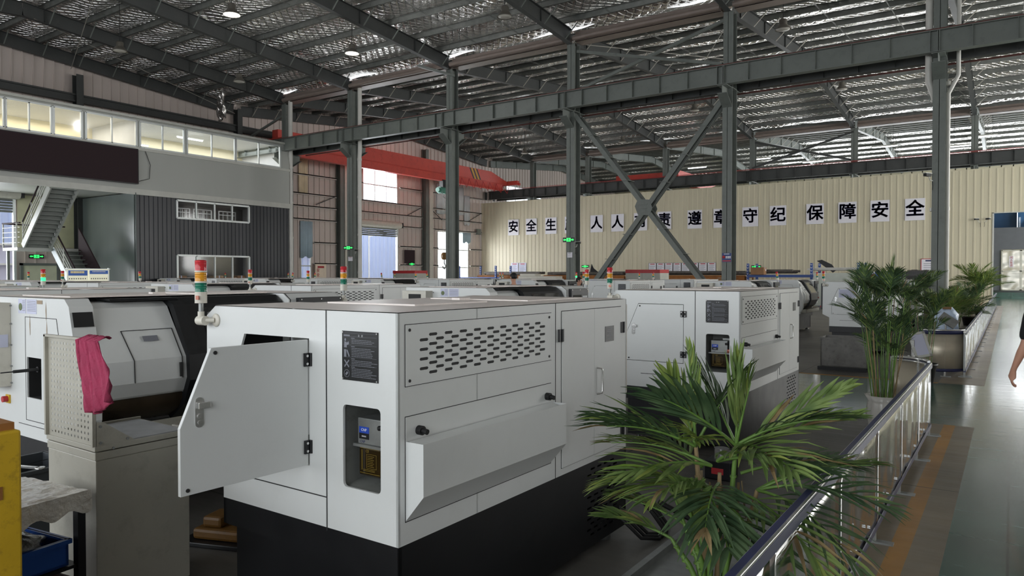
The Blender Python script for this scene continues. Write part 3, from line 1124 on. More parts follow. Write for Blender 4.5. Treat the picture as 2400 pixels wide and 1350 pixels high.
for k in range(14):
    y = 3.6 + (k * 0.09 if k < 6 else 0.5 + (k - 6) * 0.85)
    mb.tube([(0.3, y, 0.44), (0.34, y + 0.08, -0.15 - 0.1 * (k % 2)), (0.34, y + 0.2, -0.3 - 0.1 * (k % 2)), (0.3, y + 0.3, -0.05), (0.3, y + 0.42, 0.44)] if k < 6 else
            [(0.3, y, 0.44), (0.33, y + 0.2, 0.05), (0.33, y + 0.55, -0.2), (0.3, y + 0.85, 0.44)], 0.022, 6)
mb.build('festoon_cable', REDP, t)
t = empty('chain_hoist', (-33.0, 39.2, 7.6), 0, 'green electric chain hoist hanging from the red crane', 'hoist')
mb = MB(); mb.smooth = True
mb.cyl((0.1, -0.55, 0.0), (0.1, 0.35, 0.0), 0.24, 16)
mb.cyl((0.1, -0.72, 0.0), (0.1, -0.55, 0.0), 0.17, 16)
mb.build('motor', GREEN_PAINT, t)
mb = MB()
mb.box(-0.12, 0.2, -0.25, 0.45, 0.2, 0.75)
mb.build('trolley', BLACK, t)
mb = MB()
for dy in (-0.1, 0.1):
    mb.tube([(0.1, dy, 0), (0.1, dy, -4.4)], 0.012, 5)
mb.tube([(0.3, -0.5, 0), (0.32, -0.4, -0.45), (0.32, 0, -0.6), (0.3, 0.3, -0.3)], 0.02, 6)
mb.build('chain', STEEL, t)
mb = MB(); mb.smooth = True
mb.cyl((0.02, 0, -4.6), (0.18, 0, -4.6), 0.26, 18)
mb.build('hook_block', ORANGE, t)
mb = MB(); mb.smooth = True
mb.tube([(0.1, 0, -4.85), (0.1, 0, -5.1), (0.1, 0.16, -5.3), (0.1, 0.05, -5.5), (0.1, -0.14, -5.42), (0.1, -0.16, -5.3)], 0.045, 8)
mb.build('hook', STEEL, t)

t = empty('overhead_crane', (-19.6, 52, 8.3), 0, 'pale red crane girder seen over the top of the slogan wall', 'crane')
mb = MB()
mb.box(-0.3, 0.3, -3.4, 2.0, -0.1, 0.75)
mb.add([(-0.3, 2.0, -0.1), (0.3, 2.0, -0.1), (0.3, 2.0, 0.75), (-0.3, 2.0, 0.75), (-0.3, 4.4, 0.45), (0.3, 4.4, 0.45), (0.3, 4.4, 0.75), (-0.3, 4.4, 0.75)],
       [(0, 1, 5, 4), (1, 2, 6, 5), (2, 3, 7, 6), (3, 0, 4, 7), (4, 5, 6, 7)])
mb.build('girder', RED_CRANE, t)
mb = MB()
mb.box(-4.4, 0.4, -3.8, -3.5, 0.2, 0.62)
mb.build('end_carriage', RED_CRANE, t)

# ---------------------------------------------------------------- west end wall fittings
def girt(y0, y1, z, label):
    mb = MB()
    mb.box(-35.44, -35.30, y0, y1, z, z + 0.06)
    mb.box(-35.32, -35.30, y0, y1, z - 0.05, z + 0.06)
    tag(mb.build('wall_girt', mat('pale_girt_paint', (206, 202, 194), .5)), label, 'girt', 'girts of the west wall')
GZ = [2.35, 3.65, 5.05, 5.85, 6.6, 7.75, 9.3]
for (y0, y1, nm) in ((24.9, 31.5, 'beside the office'), (32.1, 39.6, 'around the roller gate'), (40.3, 46.8, 'beside the slogan wall')):
    for k, z in enumerate(GZ):
        if nm == 'around the roller gate' and z in (2.35, 3.65, 7.75):
            for (p, q) in (((y0, 32.5), (37.3, y1)) if z < 5 else ((y0, 33.8), (37.3, y1))):
                if q - p > 0.3: girt(p, q, z, 'pale steel wall girt %s on the west end wall' % nm)
        elif nm == 'beside the slogan wall' and z in (2.35, 3.65, 7.75):
            for (p, q) in ((y0, 41.4), (45.3, y1)):
                girt(p, q, z, 'pale steel wall girt %s on the west end wall' % nm)
        elif nm == 'beside the office' and z in (2.35, 3.65):
            girt(29.7, y1, z, 'pale steel wall girt %s on the west end wall' % nm)
        else:
            girt(y0, y1, z, 'pale steel wall girt %s on the west end wall' % nm)
for (y, l) in ((31.8, 'cream wind column on the west wall left of the roller gate'), (39.95, 'cream wind column on the west wall right of the roller gate')):
    t = empty('wind_column', (-35.2, y, 0), 0, l, 'column')
    mb = MB()
    mb.box(-0.1, 0.26, 0.06, 0.44, 0, 8.6)
    mb.build('post', BEIGE, t)
    mb = MB()
    mb.ibeam((0, -0.12, 0), (0, -0.12, 10.8), 0.3, 0.4, 0.02, 0.02, (1, 0, 0))
    mb.build('stanchion', FRAME, t)
for (y0, z0, y1, z1) in ((29.8, 6.0, 31.3, 6.6), (32.2, 6.6, 33.6, 5.9), (38.0, 5.9, 39.6, 6.6), (40.4, 6.6, 41.8, 5.8), (45.0, 5.9, 46.6, 6.6)):
    mb = MB(); mb.bar((-35.28, y0, z0), (-35.28, y1, z1), 0.03, 0.05)
    tag(mb.build('wall_brace', FRAME_D), 'thin diagonal tie between girts of the west wall', 'brace', 'wall ties')

def grid_window(name, x, y0, y1, z0, z1, ny, nz, m=ALU, w=0.07, dep=0.06, pane=True):
    t = empty(name, (x, y0, z0))
    mb = MB()
    Y, Z = y1 - y0, z1 - z0
    for i in range(ny + 1):
        y = Y * i / ny
        ww = w if i in (0, ny) else w * 0.7
        mb.box(-dep / 2, dep / 2, y - ww / 2, y + ww / 2, 0, Z)
    for k in range(nz + 1):
        z = Z * k / nz
        mb.box(-dep / 2, dep / 2, 0, Y, z - w / 2, z + w / 2)
    mb.build('window_frame', m, t)
    if pane:
        mb = MB(); mb.box(-0.004, 0.004, 0, Y, 0, Z)
        mb.build('pane', PANE, t)
    t['kind'] = 'structure'
    return t
grid_window('window_1', -35.5, 33.93, 37.16, 6.67, 8.85, 3, 2)
grid_window('window_2', -35.5, 41.5, 45.2, 0.9, 4.95, 3, 3)
grid_window('window_3', -35.5, 28.8, 29.55, 0.9, 4.9, 1, 3)
grid_window('window_4', -35.5, 41.5, 44.4, 6.5, 8.3, 2, 2)
grid_window('window_5', -35.5, 50.5, 56.0, 5.2, 9.3, 4, 3)
def drape(name, y0, y1, z0, z1, m, label, x=-35.40):
    mb = MB(); mb.smooth = True
    n = 16
    vs = []
    for i in range(n + 1):
        y = y0 + (y1 - y0) * i / n
        for z in (z0, z1):
            vs.append((x + 0.03 * math.sin(i * 1.9) * (1 if z == z0 else 0.3), y, z - (0.06 * math.sin(i * 0.7) if z == z0 else 0)))
    fs = [(2 * i, 2 * i + 2, 2 * i + 3, 2 * i + 1) for i in range(n)]
    mb.add(vs, fs)
    o = mb.build(name, m)
    md = o.modifiers.new('thickness', 'SOLIDIFY'); md.thickness = 0.006
    return tag(o, label, 'curtain')
drape('curtain', 28.7, 29.65, 2.75, 4.95, BLUE_CURT, 'pale blue curtain over the narrow window beside the office')
drape('curtain', 28.6, 29.3, 6.6, 8.9, BEIGE_CURT, 'cream sheet hanging high beside the office block')
drape('curtain', 41.3, 44.6, 6.3, 8.5, WHITE_CURT, 'white sheet covering the high window near the green hoist', -35.40)
drape('curtain', 44.6, 45.35, 5.6, 7.9, WHITE_CURT, 'narrow white sheet hanging right of the green hoist', -35.38)
drape('curtain', 44.3, 45.35, 4.2, 5.0, BLUE_CURT, 'short blue grey curtain at the top of the tall west window', -35.3)

def roller(name, y0, y1, z, x, label):
    t = empty(name, (x, (y0 + y1) / 2, z), 0, label, 'shutter')
    h = (y1 - y0) / 2
    mb = MB(); mb.smooth = True
    mb.cyl((0.2, -h - 0.15, 0.22), (0.2, h + 0.15, 0.22), 0.24, 18)
    mb.build('roll', BEIGE, t)
    mb = MB()
    for k in range(5):
        mb.box(0.04, 0.07, -h, h, -0.12 * k - 0.11, -0.12 * k - 0.01)
    mb.build('curtain_slats', FRAME, t)
    for s in (-1, 1):
        mb = MB()
        mb.box(0.0, 0.14, s * h - 0.05, s * h + 0.05, -z, 0.1)
        mb.build('guide_rail', ALU, t)
    mb = MB(); mb.box(0.05, 0.4, h + 0.15, h + 0.3, 0.05, 0.4)
    mb.build('motor_bracket', BLACK, t)
roller('roller_shutter', 32.6, 37.06, 4.9, -35.46, 'beige roller shutter rolled up over the gate in the west wall')
roller('roller_shutter', 9.4, 13.45, 4.95, -35.46, 'rolled up shutter over the gate left of the staircase')

# outside, seen through the gates
mb = MB()
mb.box(-60, -36, -20, 80, -0.05, 0.0)
struct(mb.build('ground', mat('yard_concrete', (190, 188, 180), 0.8)))
t = empty('neighbour_building', (-46, 36, 0), 0, 'blue corrugated building standing outside the west gate', 'building')
o = ribbed('facade', 'x', 0, -7, 13, 0, 6.6, [(2.5, 5.3, 0.5, 3.1)], 0.5, 0.08, 1, BLUE_BLD, 0.4); o.parent = t
mb = MB(); mb.box(-0.1, -0.05, 2.5, 5.3, 0.5, 3.1); mb.build('window_glass', PAPER, t)
mb = MB()
for k in range(3): mb.box(0, 0.08, 2.5 + 1.4 * k - 0.04, 2.5 + 1.4 * k + 0.04, 0.5, 3.1)
for k in range(3): mb.box(0, 0.08, 2.5, 5.3, 0.5 + 1.3 * k - 0.04, 0.5 + 1.3 * k + 0.04)
mb.build('window_bars', ALU, t)
mb = MB(); mb.box(0, 1.2, -1.5, 5.8, 4.1, 4.25); mb.build('awning', BLUE_BLD, t)
t = empty('neighbour_building', (-44, 9, 0), 0, 'blue and glass outbuilding seen through the gate left of the staircase', 'building')
o = ribbed('facade', 'x', 0, -6, 8, 3.3, 8, [], 0.5, 0.08, 1, BLUE_BLD, 0.4); o.parent = t
mb = MB()
for k in range(8): mb.box(0, 0.1, -6 + 2 * k - 0.06, -6 + 2 * k + 0.06, 0, 3.3)
for k in range(4): mb.box(0, 0.1, -6, 8, 0.1 + 1.05 * k, 0.2 + 1.05 * k)
mb.build('glazing_bars', ALU, t)
mb = MB(); mb.box(-0.1, -0.05, -6, 8, 0, 3.3); mb.build('glazing', LILAC, t)
t = empty('street_lamp', (-41.0, 39.8, 0), 0, 'slim solar street lamp outside the west gate', 'street lamp')
mb = MB(); mb.smooth = True; mb.tube([(0, 0, 0), (0, 0, 5.2)], 0.05, 8); mb.build('pole', ALU, t)
mb = MB(); mb.bar((0, 0, 4.6), (0, 1.1, 4.95), 0.05, 0.05); mb.box(-0.12, 0.12, 0.9, 1.5, 4.9, 4.97); mb.build('lamp_arm', ALU, t)
mb = MB(); mb.box(-0.3, 0.3, -0.7, 0.1, 5.2, 5.24, Matrix.Rotation(R(-20), 4, 'X')); mb.build('solar_panel', NAVY, t)

# ---------------------------------------------------------------- office block
XO = -30.5
OZ0, OZ1 = 5.11, 8.33
def officewall():
    mb = MB()
    wins = [(8.2, 14.02), (14.14, 16.2), (16.32, 18.35), (18.45, 23.5)]
    mb.poly(rect(8, 24.05, 5.30, 8.36), [rect(a, b, 7.10, 8.20) for a, b in wins], (XO, 0, 0), (0, 1, 0), (0, 0, 1), 0.1)
    o = mb.build('wall_office_upper', OFFGREY)
    struct(o)
    struct(ribbed('wall_office_lower', 'x', XO - 0.06, 16.1, 24.05, 0, 5.16, [(17.97, 21.69, 4.2, 5.02), (17.97, 21.69, 1.3, 2.58)], 0.2, 0.03, 1, OFFDARK, 0.3))
    struct(ribbed('wall_office_side', 'y', 16.1, -35.45, XO, 0, 5.16, [(-35.42, -35.0, 2.95, 4.95)], 0.45, 0.012, -1, OFFGREEN, 0.12))
    mb = MB()
    mb.box(XO - 0.02, XO + 0.06, 8, 24.1, 5.08, 5.32)
    mb.box(XO - 0.02, XO + 0.05, 8, 24.1, 6.96, 7.08)
    mb.box(XO - 0.02, XO + 0.10, 8, 24.1, 8.30, 8.40)
    struct(mb.build('trim_3', TRIMW))
    for (y0, y1) in ((8, 24.05),):
        mb = MB(); mb.box(-35.4, XO - 0.1, y0, y1, 5.2, 5.3)
        struct(mb.build('ceiling_office_soffit', OFFGREY))
        mb = MB(); mb.box(-35.4, XO - 0.1, y0, y1, 8.3, 8.38)
        struct(mb.build('ceiling_office_room', WHITE_ROOM))
        mb = MB(); mb.box(-34.4, -34.3, y0, y1, 5.3, 8.3)
        struct(mb.build('wall_office_back', CREAM_ROOM))
        mb = MB(); mb.box(-34.4, XO - 0.12, 16.2, 16.3, 5.3, 8.3)
        struct(mb.build('wall_office_partition', WHITE_ROOM))
        mb = MB(); mb.box(-34.4, XO - 0.12, 23.95, 24.05, 0, 8.3)
        struct(mb.build('wall_office_end', WHITE_ROOM))
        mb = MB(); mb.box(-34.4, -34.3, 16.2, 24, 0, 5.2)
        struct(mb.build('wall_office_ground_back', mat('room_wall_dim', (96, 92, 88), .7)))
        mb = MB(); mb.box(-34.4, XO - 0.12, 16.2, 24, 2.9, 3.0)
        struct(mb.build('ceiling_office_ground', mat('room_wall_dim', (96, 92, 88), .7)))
    # window bands: each sash frame a structure of its own
    n = 6
    for (y0, y1, k) in ((8.2, 9.9, 2), (9.9, 11.3, 1), (11.36, 12.9, 2), (12.98, 14.0, 1), (14.16, 16.18, 2), (16.34, 18.33, 2), (18.47, 20.9, 2), (20.96, 23.48, 2)):
        grid_window('window_%d' % n, XO, y0, y1, 7.11, 8.19, k, 1, ALU, 0.075, 0.07); n += 1
    for z0, z1 in ((4.22, 5.0), (1.32, 2.56)):
        grid_window('window_%d' % n, XO - 0.04, 17.99, 21.67, z0, z1, 4, 1, ALU, 0.08, 0.08); n += 1
    grid = empty('window_%d' % n, (-35.42, 16.08, 2.95)); grid['kind'] = 'structure'
    mb = MB(); mb.box(0, 0.42, -0.02, 0.02, 0, 0.05); mb.box(0, 0.42, -0.02, 0.02, 1.95, 2.0); mb.box(0, 0.42, -0.02, 0.02, 0.95, 1.0)
    mb.box(0, 0.04, -0.02, 0.02, 0, 2); mb.box(0.38, 0.42, -0.02, 0.02, 0, 2); mb.build('window_frame', ALU, grid)
    mb = MB(); mb.box(0.04, 0.38, 0.02, 0.03, 0, 2); mb.build('pane', PAPER, grid)
officewall()
area_light('office_fill_a', (-32.4, 12.2, 8.2), 3.2, 7.0, 230, (0, 0, 0), (1.0, 0.95, 0.82))  # added lamp facing down under the ceiling, brightens the cream room
area_light('office_fill_b', (-32.4, 20.2, 8.2), 3.2, 7.0, 210, (0, 0, 0), (0.92, 0.96, 1.0))  # second added ceiling lamp, cooler, fills the rooms further along
def ceiling_tube(y, z, x, L, label):
    t = empty('ceiling_light', (x, y, z), 0, label, 'light')
    mb = MB(); mb.box(-0.06, 0.06, -L / 2, L / 2, 0.04, 0.08); mb.build('housing', TRIMW, t)
    mb = MB(); mb.box(-0.04, 0.04, -L / 2 + 0.03, L / 2 - 0.03, 0, 0.04); mb.build('tube', TUBE_ON, t)
ceiling_tube(19.3, 8.0, -31.6, 1.3, 'bright tube light behind the office windows, nearer one')
ceiling_tube(17.9, 7.7, -33.4, 0.8, 'small bright tube light deeper in the office')
# simple furnishing behind the lower office windows
def bunk(y, label):
    t = empty('bunk_bed', (-31.3, y, 3.0), 0, label, 'bed')
    mb = MB()
    for dy in (0, 0.9):
        for dx in (0, -0.6):
            mb.box(dx - 0.02, dx + 0.02, dy - 0.02, dy + 0.02, 0, 1.75)
    for z in (1.3, 1.55, 1.72):
        mb.box(-0.01, 0.01, 0, 0.9, z, z + 0.03)
    for k in range(1, 4): mb.box(-0.01, 0.01, 0.9 * k / 4 - 0.01, 0.9 * k / 4 + 0.01, 1.3, 1.7)
    mb.build('bed_frame', ALU, t)
    mb = MB(); mb.box(-0.6, 0, 0.03, 0.87, 1.2, 1.3); mb.build('mattress', WHITE_CURT, t)
for y, l in ((18.15, 'metal bunk bed behind the upper window, first pane'), (19.25, 'metal bunk bed behind the upper window, second pane'), (20.55, 'metal bunk bed behind the upper window, last panes')):
    bunk(y, l)
def carton(x, y, z, sx, sy, sz, label, rz=0, m=CARD, group=None):
    t = empty('cardboard_box', (x, y, z), rz, label, 'box', group)
    mb = MB(); mb.box(-sx / 2, sx / 2, -sy / 2, sy / 2, 0, sz); mb.build('carton', m, t, bevel=0.01)
    mb = MB(); mb.box(-sx / 2 - 0.002, sx / 2 + 0.002, -0.03, 0.03, sz - 0.12, sz + 0.002); mb.build('packing_tape', LILAC, t)
    mb = MB(); mb.box(sx / 2, sx / 2 + 0.003, sy * 0.15, sy * 0.4, sz * 0.5, sz * 0.75); mb.build('label_sticker', PAPER, t)
for k, (y, z, s) in enumerate(((18.3, 1.3, .55), (18.95, 1.3, .5), (20.2, 1.3, .45), (20.85, 1.3, .5), (21.4, 1.3, .45))):
    carton(-31.0, y, z - 0.5, 0.5, s, 0.85 - 0.08 * (k % 2), 'brown carton inside the ground floor office window, %s from the left' % ORD[k])
mb = MB(); mb.box(-31.4, -30.7, 17.9, 21.8, 0.72, 0.8); mb.box(-31.35, -31.3, 18, 18.05, 0, 0.72); mb.box(-31.35, -31.3, 21.6, 21.65, 0, 0.72)
mb.box(-30.8, -30.75, 18, 18.05, 0, 0.72); mb.box(-30.8, -30.75, 21.6, 21.65, 0, 0.72)
tag(mb.build('packing_table', TRIMW), 'long pale table behind the ground floor office window carrying cartons', 'table')

# big dark display board on the office front
t = empty('display_board', (XO + 0.06, 12.1, 5.54), 0, 'large dark maroon display board on the office front', 'board')
mb = MB(); mb.box(0, 0.12, -4.1, 4.05, 0, 1.42); mb.build('screen', MAROON, t)
mb = MB()
mb.box(0, 0.13, -4.12, 4.07, -0.03, 0); mb.box(0, 0.13, -4.12, 4.07, 1.42, 1.45); mb.box(0, 0.13, 4.05, 4.08, 0, 1.42)
mb.build('frame', BLACK, t)
mb = MB(); mb.tube([(XO + 0.03, 16.5, 7.1), (XO + 0.06, 16.75, 6.4), (XO + 0.06, 16.7, 5.8), (XO + 0.05, 16.25, 5.65)], 0.012, 6)
tag(mb.build('loose_cable', RUBBER), 'thin black cable hanging beside the display board', 'cable')

# ---------------------------------------------------------------- staircase in the recess
t = empty('staircase', (-33.2, 13.35, 0), 0, 'grey steel staircase with a landing and white railings in the office recess', 'staircase')
def flight(x0, z0, x1, z1, ya, yb, n, rail_y, fl):
    s = MB()
    for y in (ya, yb):
        s.bar((x0, y, z0), (x1, y, z1), 0.05, 0.28)
    s.build('stringer', OFFGREY if fl else mat('pale_blue_grey_paint', (150, 162, 168), 0.4), t)
    for k in range(n):
        f = (k + 0.5) / n
        s = MB()
        x, z = x0 + (x1 - x0) * f, z0 + (z1 - z0) * f
        s.box(x - 0.13, x + 0.13, ya + 0.03, yb - 0.03, z, z + 0.035)
        s.box(x - 0.13, x - 0.115, ya + 0.03, yb - 0.03, z - 0.16, z)
        s.build('tread', FRAME, t)
    for ry in rail_y:
        s = MB()
        s.tube([(x0, ry, z0 + 1.0), (x1, ry, z1 + 1.0)], 0.032, 8)
        s.build('handrail', MAROON, t)
        s = MB()
        for q in (0.2, 0.38, 0.56, 0.74):
            s.tube([(x0, ry, z0 + q), (x1, ry, z1 + q)], 0.022, 6)
        s.build('railing_bars', TRIMW, t)
        for k in range(4):
            f = k / 3
            s = MB()
            x, z = x0 + (x1 - x0) * f, z0 + (z1 - z0) * f
            s.tube([(x, ry, z), (x, ry, z + 1.0)], 0.024, 8)
            s.build('baluster', TRIMW, t)
flight(0.2, 2.85, 2.62, 5.1, -0.5, 0.5, 14, [-0.5], 1)
flight(0.2, 2.75, 3.0, 0.05, 0.62, 1.65, 15, [0.62], 0)
mb = MB()
mb.box(-1.2, 0.2, -0.7, 1.7, 2.68, 2.8)
mb.build('landing', OFFGREY, t)
mb = MB()
mb.tube([(-1.2, -0.7, 3.8), (0.2, -0.6, 3.8)], 0.03, 8)
mb.tube([(-1.2, -0.7, 3.8), (-1.2, 1.7, 3.8)], 0.03, 8)
mb.build('handrail', MAROON, t)
mb = MB()
for q in (0.2, 0.42, 0.62, 0.82):
    mb.tube([(-1.2, -0.7, 2.8 + q), (0.2, -0.6, 2.8 + q)], 0.014, 6)
for x in (-1.2, 0.1):
    mb.tube([(x, -0.68, 2.8), (x, -0.68, 3.8)], 0.03, 8)
mb.build('railing_bars', TRIMW, t)
mb = MB()
mb.add([(0.2, 1.62, 2.55), (3.0, 1.62, -0.0), (3.0, 1.62, 0.95), (0.2, 1.62, 3.7), (0.2, 1.68, 2.55), (3.0, 1.68, -0.0), (3.0, 1.68, 0.95), (0.2, 1.68, 3.7)],
       [(0, 1, 2, 3), (7, 6, 5, 4), (0, 3, 7, 4), (1, 5, 6, 2), (3, 2, 6, 7), (0, 4, 5, 1)])
mb.build('solid_balustrade', MAROON, t)
mb = MB(); mb.box(-1.15, -1.05, 1.5, 1.6, 0, 2.7); mb.box(-1.15, -1.05, -0.6, -0.5, 0, 2.7); mb.build('landing_post', FRAME, t)
mb = MB(); mb.box(-35.44, -35.4, 13.6, 16.0, 2.9, 5.15); struct(mb.build('trim_4', mat('cream_patch', (214, 212, 176), 0.6)))
t = empty('door_1', (-35.4, 13.75, 0)); t['kind'] = 'structure'
mb = MB(); mb.box(0, 0.05, 0, 1.35, 0, 2.1); mb.build('door_leaf', mat('pale_green_cream_door', (212, 214, 186), 0.5), t)
mb = MB(); mb.box(-0.02, 0.1, -0.1, 0, 0, 2.2); mb.box(-0.02, 0.1, 1.35, 1.45, 0, 2.2); mb.box(-0.02, 0.1, -0.1, 1.45, 2.1, 2.2); mb.build('door_frame', FRAME, t)
mb = MB(); mb.tube([(-31.6, 13.6, 0.0), (-31.6, 13.6, 0.01)], 0.03, 6)

def exit_sign(x, y, z, rz, label, w=0.36):
    t = empty('exit_sign', (x, y, z), rz, label, 'sign')
    mb = MB(); mb.box(-w / 2, w / 2, -0.015, 0.015, -0.09, 0.09); mb.build('case', BLACK, t)
    mb = MB()
    mb.box(-w * 0.18, w * 0.18, -0.02, -0.015, -0.07, 0.07)
    mb.add([(w * .22, -.018, .025), (w * .22, -.018, -.025), (w * .36, -.018, -.025), (w * .36, -.018, -.05), (w * .46, -.018, 0), (w * .36, -.018, .05), (w * .36, -.018, .025)], [tuple(range(7))])
    mb.add([(-w * .22, -.018, .025), (-w * .22, -.018, -.025), (-w * .36, -.018, -.025), (-w * .36, -.018, -.05), (-w * .46, -.018, 0), (-w * .36, -.018, .05), (-w * .36, -.018, .025)], [tuple(range(7))[::-1]])
    mb.build('lit_symbol', GLOW_G, t)
    mb = MB()   # running figure cut dark in the lit field
    mb.box(-0.012, 0.012, -0.024, -0.02, 0.035, 0.055)
    mb.bar((0, -0.023, 0.03), (0.008, -0.023, -0.015), 0.004, 0.02)
    mb.bar((0.008, -0.023, -0.015), (0.035, -0.023, -0.045), 0.004, 0.012)
    mb.bar((0.004, -0.023, -0.015), (-0.03, -0.023, -0.05), 0.004, 0.012)
    mb.bar((0, -0.023, 0.02), (0.03, -0.023, 0.005), 0.004, 0.01)
    mb.build('running_figure', DARK, t)
exit_sign(-35.38, 14.3, 2.5, R(90), 'green exit sign on the end wall under the staircase', 0.6)
exit_sign(-26.1, 24.0, 2.98, R(20), 'green exit sign on the column before the roller gate', 0.5)
exit_sign(-35.25, 38.4, 2.45, R(90), 'green exit sign low on the west wall by the wind column', 0.6)
exit_sign(-13.95, 24.0, 3.03, R(12), 'green exit sign on the column at the left foot of the X brace', 0.46)
exit_sign(-25.8, 46.80, 2.3, 0, 'green exit sign low on the slogan wall left of the switch cabinets', 0.6)
exit_sign(-13.4, 46.80, 2.2, 0, 'green exit sign above the stock rack right of the blue notice column', 0.6)

def camera_cctv(x, y, z, rz, label):
    t = empty('security_camera', (x, y, z), rz, label, 'camera')
    mb = MB(); mb.box(-0.05, 0.05, -0.22, 0.0, -0.04, 0.04); mb.build('housing', RUBBER, t)
    mb = MB(); mb.box(-0.06, 0.06, -0.26, 0.02, 0.04, 0.055); mb.build('hood', TRIMW, t)
    mb = MB(); mb.tube([(0, -0.05, -0.03), (0, 0.0, -0.14), (0, 0.12, -0.16)], 0.014, 6); mb.build('arm', TRIMW, t)
    mb = MB(); mb.tube([(0, 0.1, -0.16), (0.02, 0.1, -0.3), (0, 0.12, -0.42)], 0.008, 5); mb.build('cable', RUBBER, t)
camera_cctv(-1.95, 23.9, 4.55, R(-30), 'black security camera on the column beside the aisle')
camera_cctv(-1.5, 46.72, 4.7, R(-50), 'left one of a pair of cameras beside the tall opening')
camera_cctv(-1.15, 46.72, 4.7, R(50), 'right one of a pair of cameras beside the tall opening')
camera_cctv(-13.6, 24.0, 2.9, R(60), 'black camera beside the exit sign on the X brace column')
camera_cctv(-25.6, 24.0, 2.85, R(60), 'camera beside the exit sign on the gate column')
def sheet(name, x, y, z, w, h, rz, label, m, cat='poster', lines=5, head=NAVY, group=None, border=None):
    t = empty(name, (x, y, z), rz, label, cat, group)
    mb = MB(); mb.box(-w / 2, w / 2, 0, 0.006, 0, h); mb.build('sheet', m, t)
    mb = MB()
    mb.box(-w * 0.3, w * 0.3, -0.003, 0, h * 0.86, h * 0.93)
    mb.build('heading', head, t)
    if lines:
        mb = MB()
        rnd = random.Random(int(x * 7 + z * 31))
        for k in range(lines):
            zz = h * (0.74 - 0.6 * k / lines)
            mb.box(-w * 0.38, w * (0.38 - 0.25 * rnd.random()), -0.003, 0, zz, zz + h * 0.022)
        mb.build('text_lines', INK, t)
    if border:
        mb = MB()
        b = w * 0.03
        mb.box(-w / 2, w / 2, -0.004, 0, h - b, h); mb.box(-w / 2, -w / 2 + b, -0.004, 0, 0, h); mb.box(w / 2 - b, w / 2, -0.004, 0, 0, h)
        mb.build('border', border, t)
    return t
for k in range(8):
    sheet('wall_notice', -20.5 + k * 0.6, 46.80, 1.72, 0.56, 0.78, 0, 'white blue-edged notice under the slogan, %s in the row of eight' % ORD[k], PAPER, 'notice', 7, REDP, border=NAVY)
for k in range(2):
    sheet('wall_notice', -32.1 + k * 0.75, 46.80, 1.72, 0.68, 0.9, 0, 'lilac notice near the west end of the slogan wall, %s of the two' % ['left', 'right'][k], LILAC, 'notice', 7, REDP)
sheet('wall_notice', -3.65, 46.80, 1.45, 1.15, 1.15, 0, 'framed white notice with a red edge behind the fence column', PAPER, 'notice', 6, NAVY, border=REDP)
sheet('wall_notice', -6.7, 46.80, 1.3, 0.4, 0.55, 0, 'small lilac notice on the cream wall right of the blue racks', LILAC, 'notice', 4, INK)
t = sheet('safety_notice', -7.86, 24.03, 2.12, 0.31, 0.3, 0, 'blue notice with white marks on the right column of the X brace', mat('blue_notice', (44, 66, 128), 0.5), 'notice', 0, PAPER)
mb = MB(); mb.lathe([(0.001, 0.0), (0.05, 0.0), (0.05, 0.004), (0.001, 0.004)], seg=16, M=Matrix.Translation((-0.1, 0, 0.17)) @ Matrix.Rotation(R(90), 4, 'X')); mb.build('round_symbol', REDP, t)
mb = MB(); mb.box(-0.14, 0.14, -0.003, 0, 0.02, 0.06); mb.build('red_strip', REDP, t)
mb = MB()
for k in range(3): mb.box(-0.03 + 0.06 * k, 0.015 + 0.06 * k, -0.003, 0, 0.12, 0.2)
mb.build('white_marks', PAPER, t)
sheet('meter_label', -26.0, 24.03, 2.35, 0.3, 0.2, 0, 'small white label on the gate column under its exit sign', PAPER, 'label', 2, REDP)
sheet('meter_label', -13.92, 24.03, 2.35, 0.22, 0.2, 0, 'small grey label box under the X brace exit sign', PAPER, 'label', 2, INK)
sheet('tall_banner', -35.2, 30.1, 0.6, 0.85, 1.75, R(90), 'cream banner with red characters standing by the narrow west window', mat('cream_poster', (242, 226, 204), 0.6), 'banner', 0, REDP)
for k, ch in enumerate('安全第一'):
    text(ch, 0.24, (-35.16, 29.85, 1.95 - k * 0.28), FACE_E, REDP, None, 'banner_character', 0.002)
    tag(bpy.context.scene.collection.objects[-1], 'red character on the cream banner, %s down the left column' % ORD[k], 'lettering')
mb = MB(); mb.box(-35.3, -35.26, 37.7, 38.75, 2.5, 3.45); tag(mb.build('wall_panel', MAROON), 'square maroon board on the west wall right of the roller gate', 'board')
mb = MB(); mb.box(-35.3, -35.1, 46.0, 46.4, 4.9, 5.35); tag(mb.build('fan_box', FRAME), 'small grey ventilator box high in the corner by the slogan wall', 'ventilator')

# slogan placards
CH = '安全生产人人有责遵章守纪保障安全'
CX = [-32.22, -30.54, -28.77, -27.05, -24.87, -23.19, -21.41, -19.64, -17.48, -15.70, -13.80, -12.08, -9.89, -8.07, -6.33, -4.54]
for k, (c, x) in enumerate(zip(CH, CX)):
    t = empty('slogan_placard', (x, 46.80, 5.4), 0, 'white square placard with one dark blue character, %s of sixteen along the cream wall' % (ORD + ['thirteenth', 'fourteenth', 'fifteenth', 'last'])[k], 'placard')
    mb = MB(); mb.box(-0.5, 0.5, 0, 0.02, -0.62, 0.62); mb.build('board', PAPER, t)
    text(c, 0.96, (0, -0.004, 0.0), FACE_S, NAVY, t, 'character', 0.004, 0.010, 1.0, 0.014)

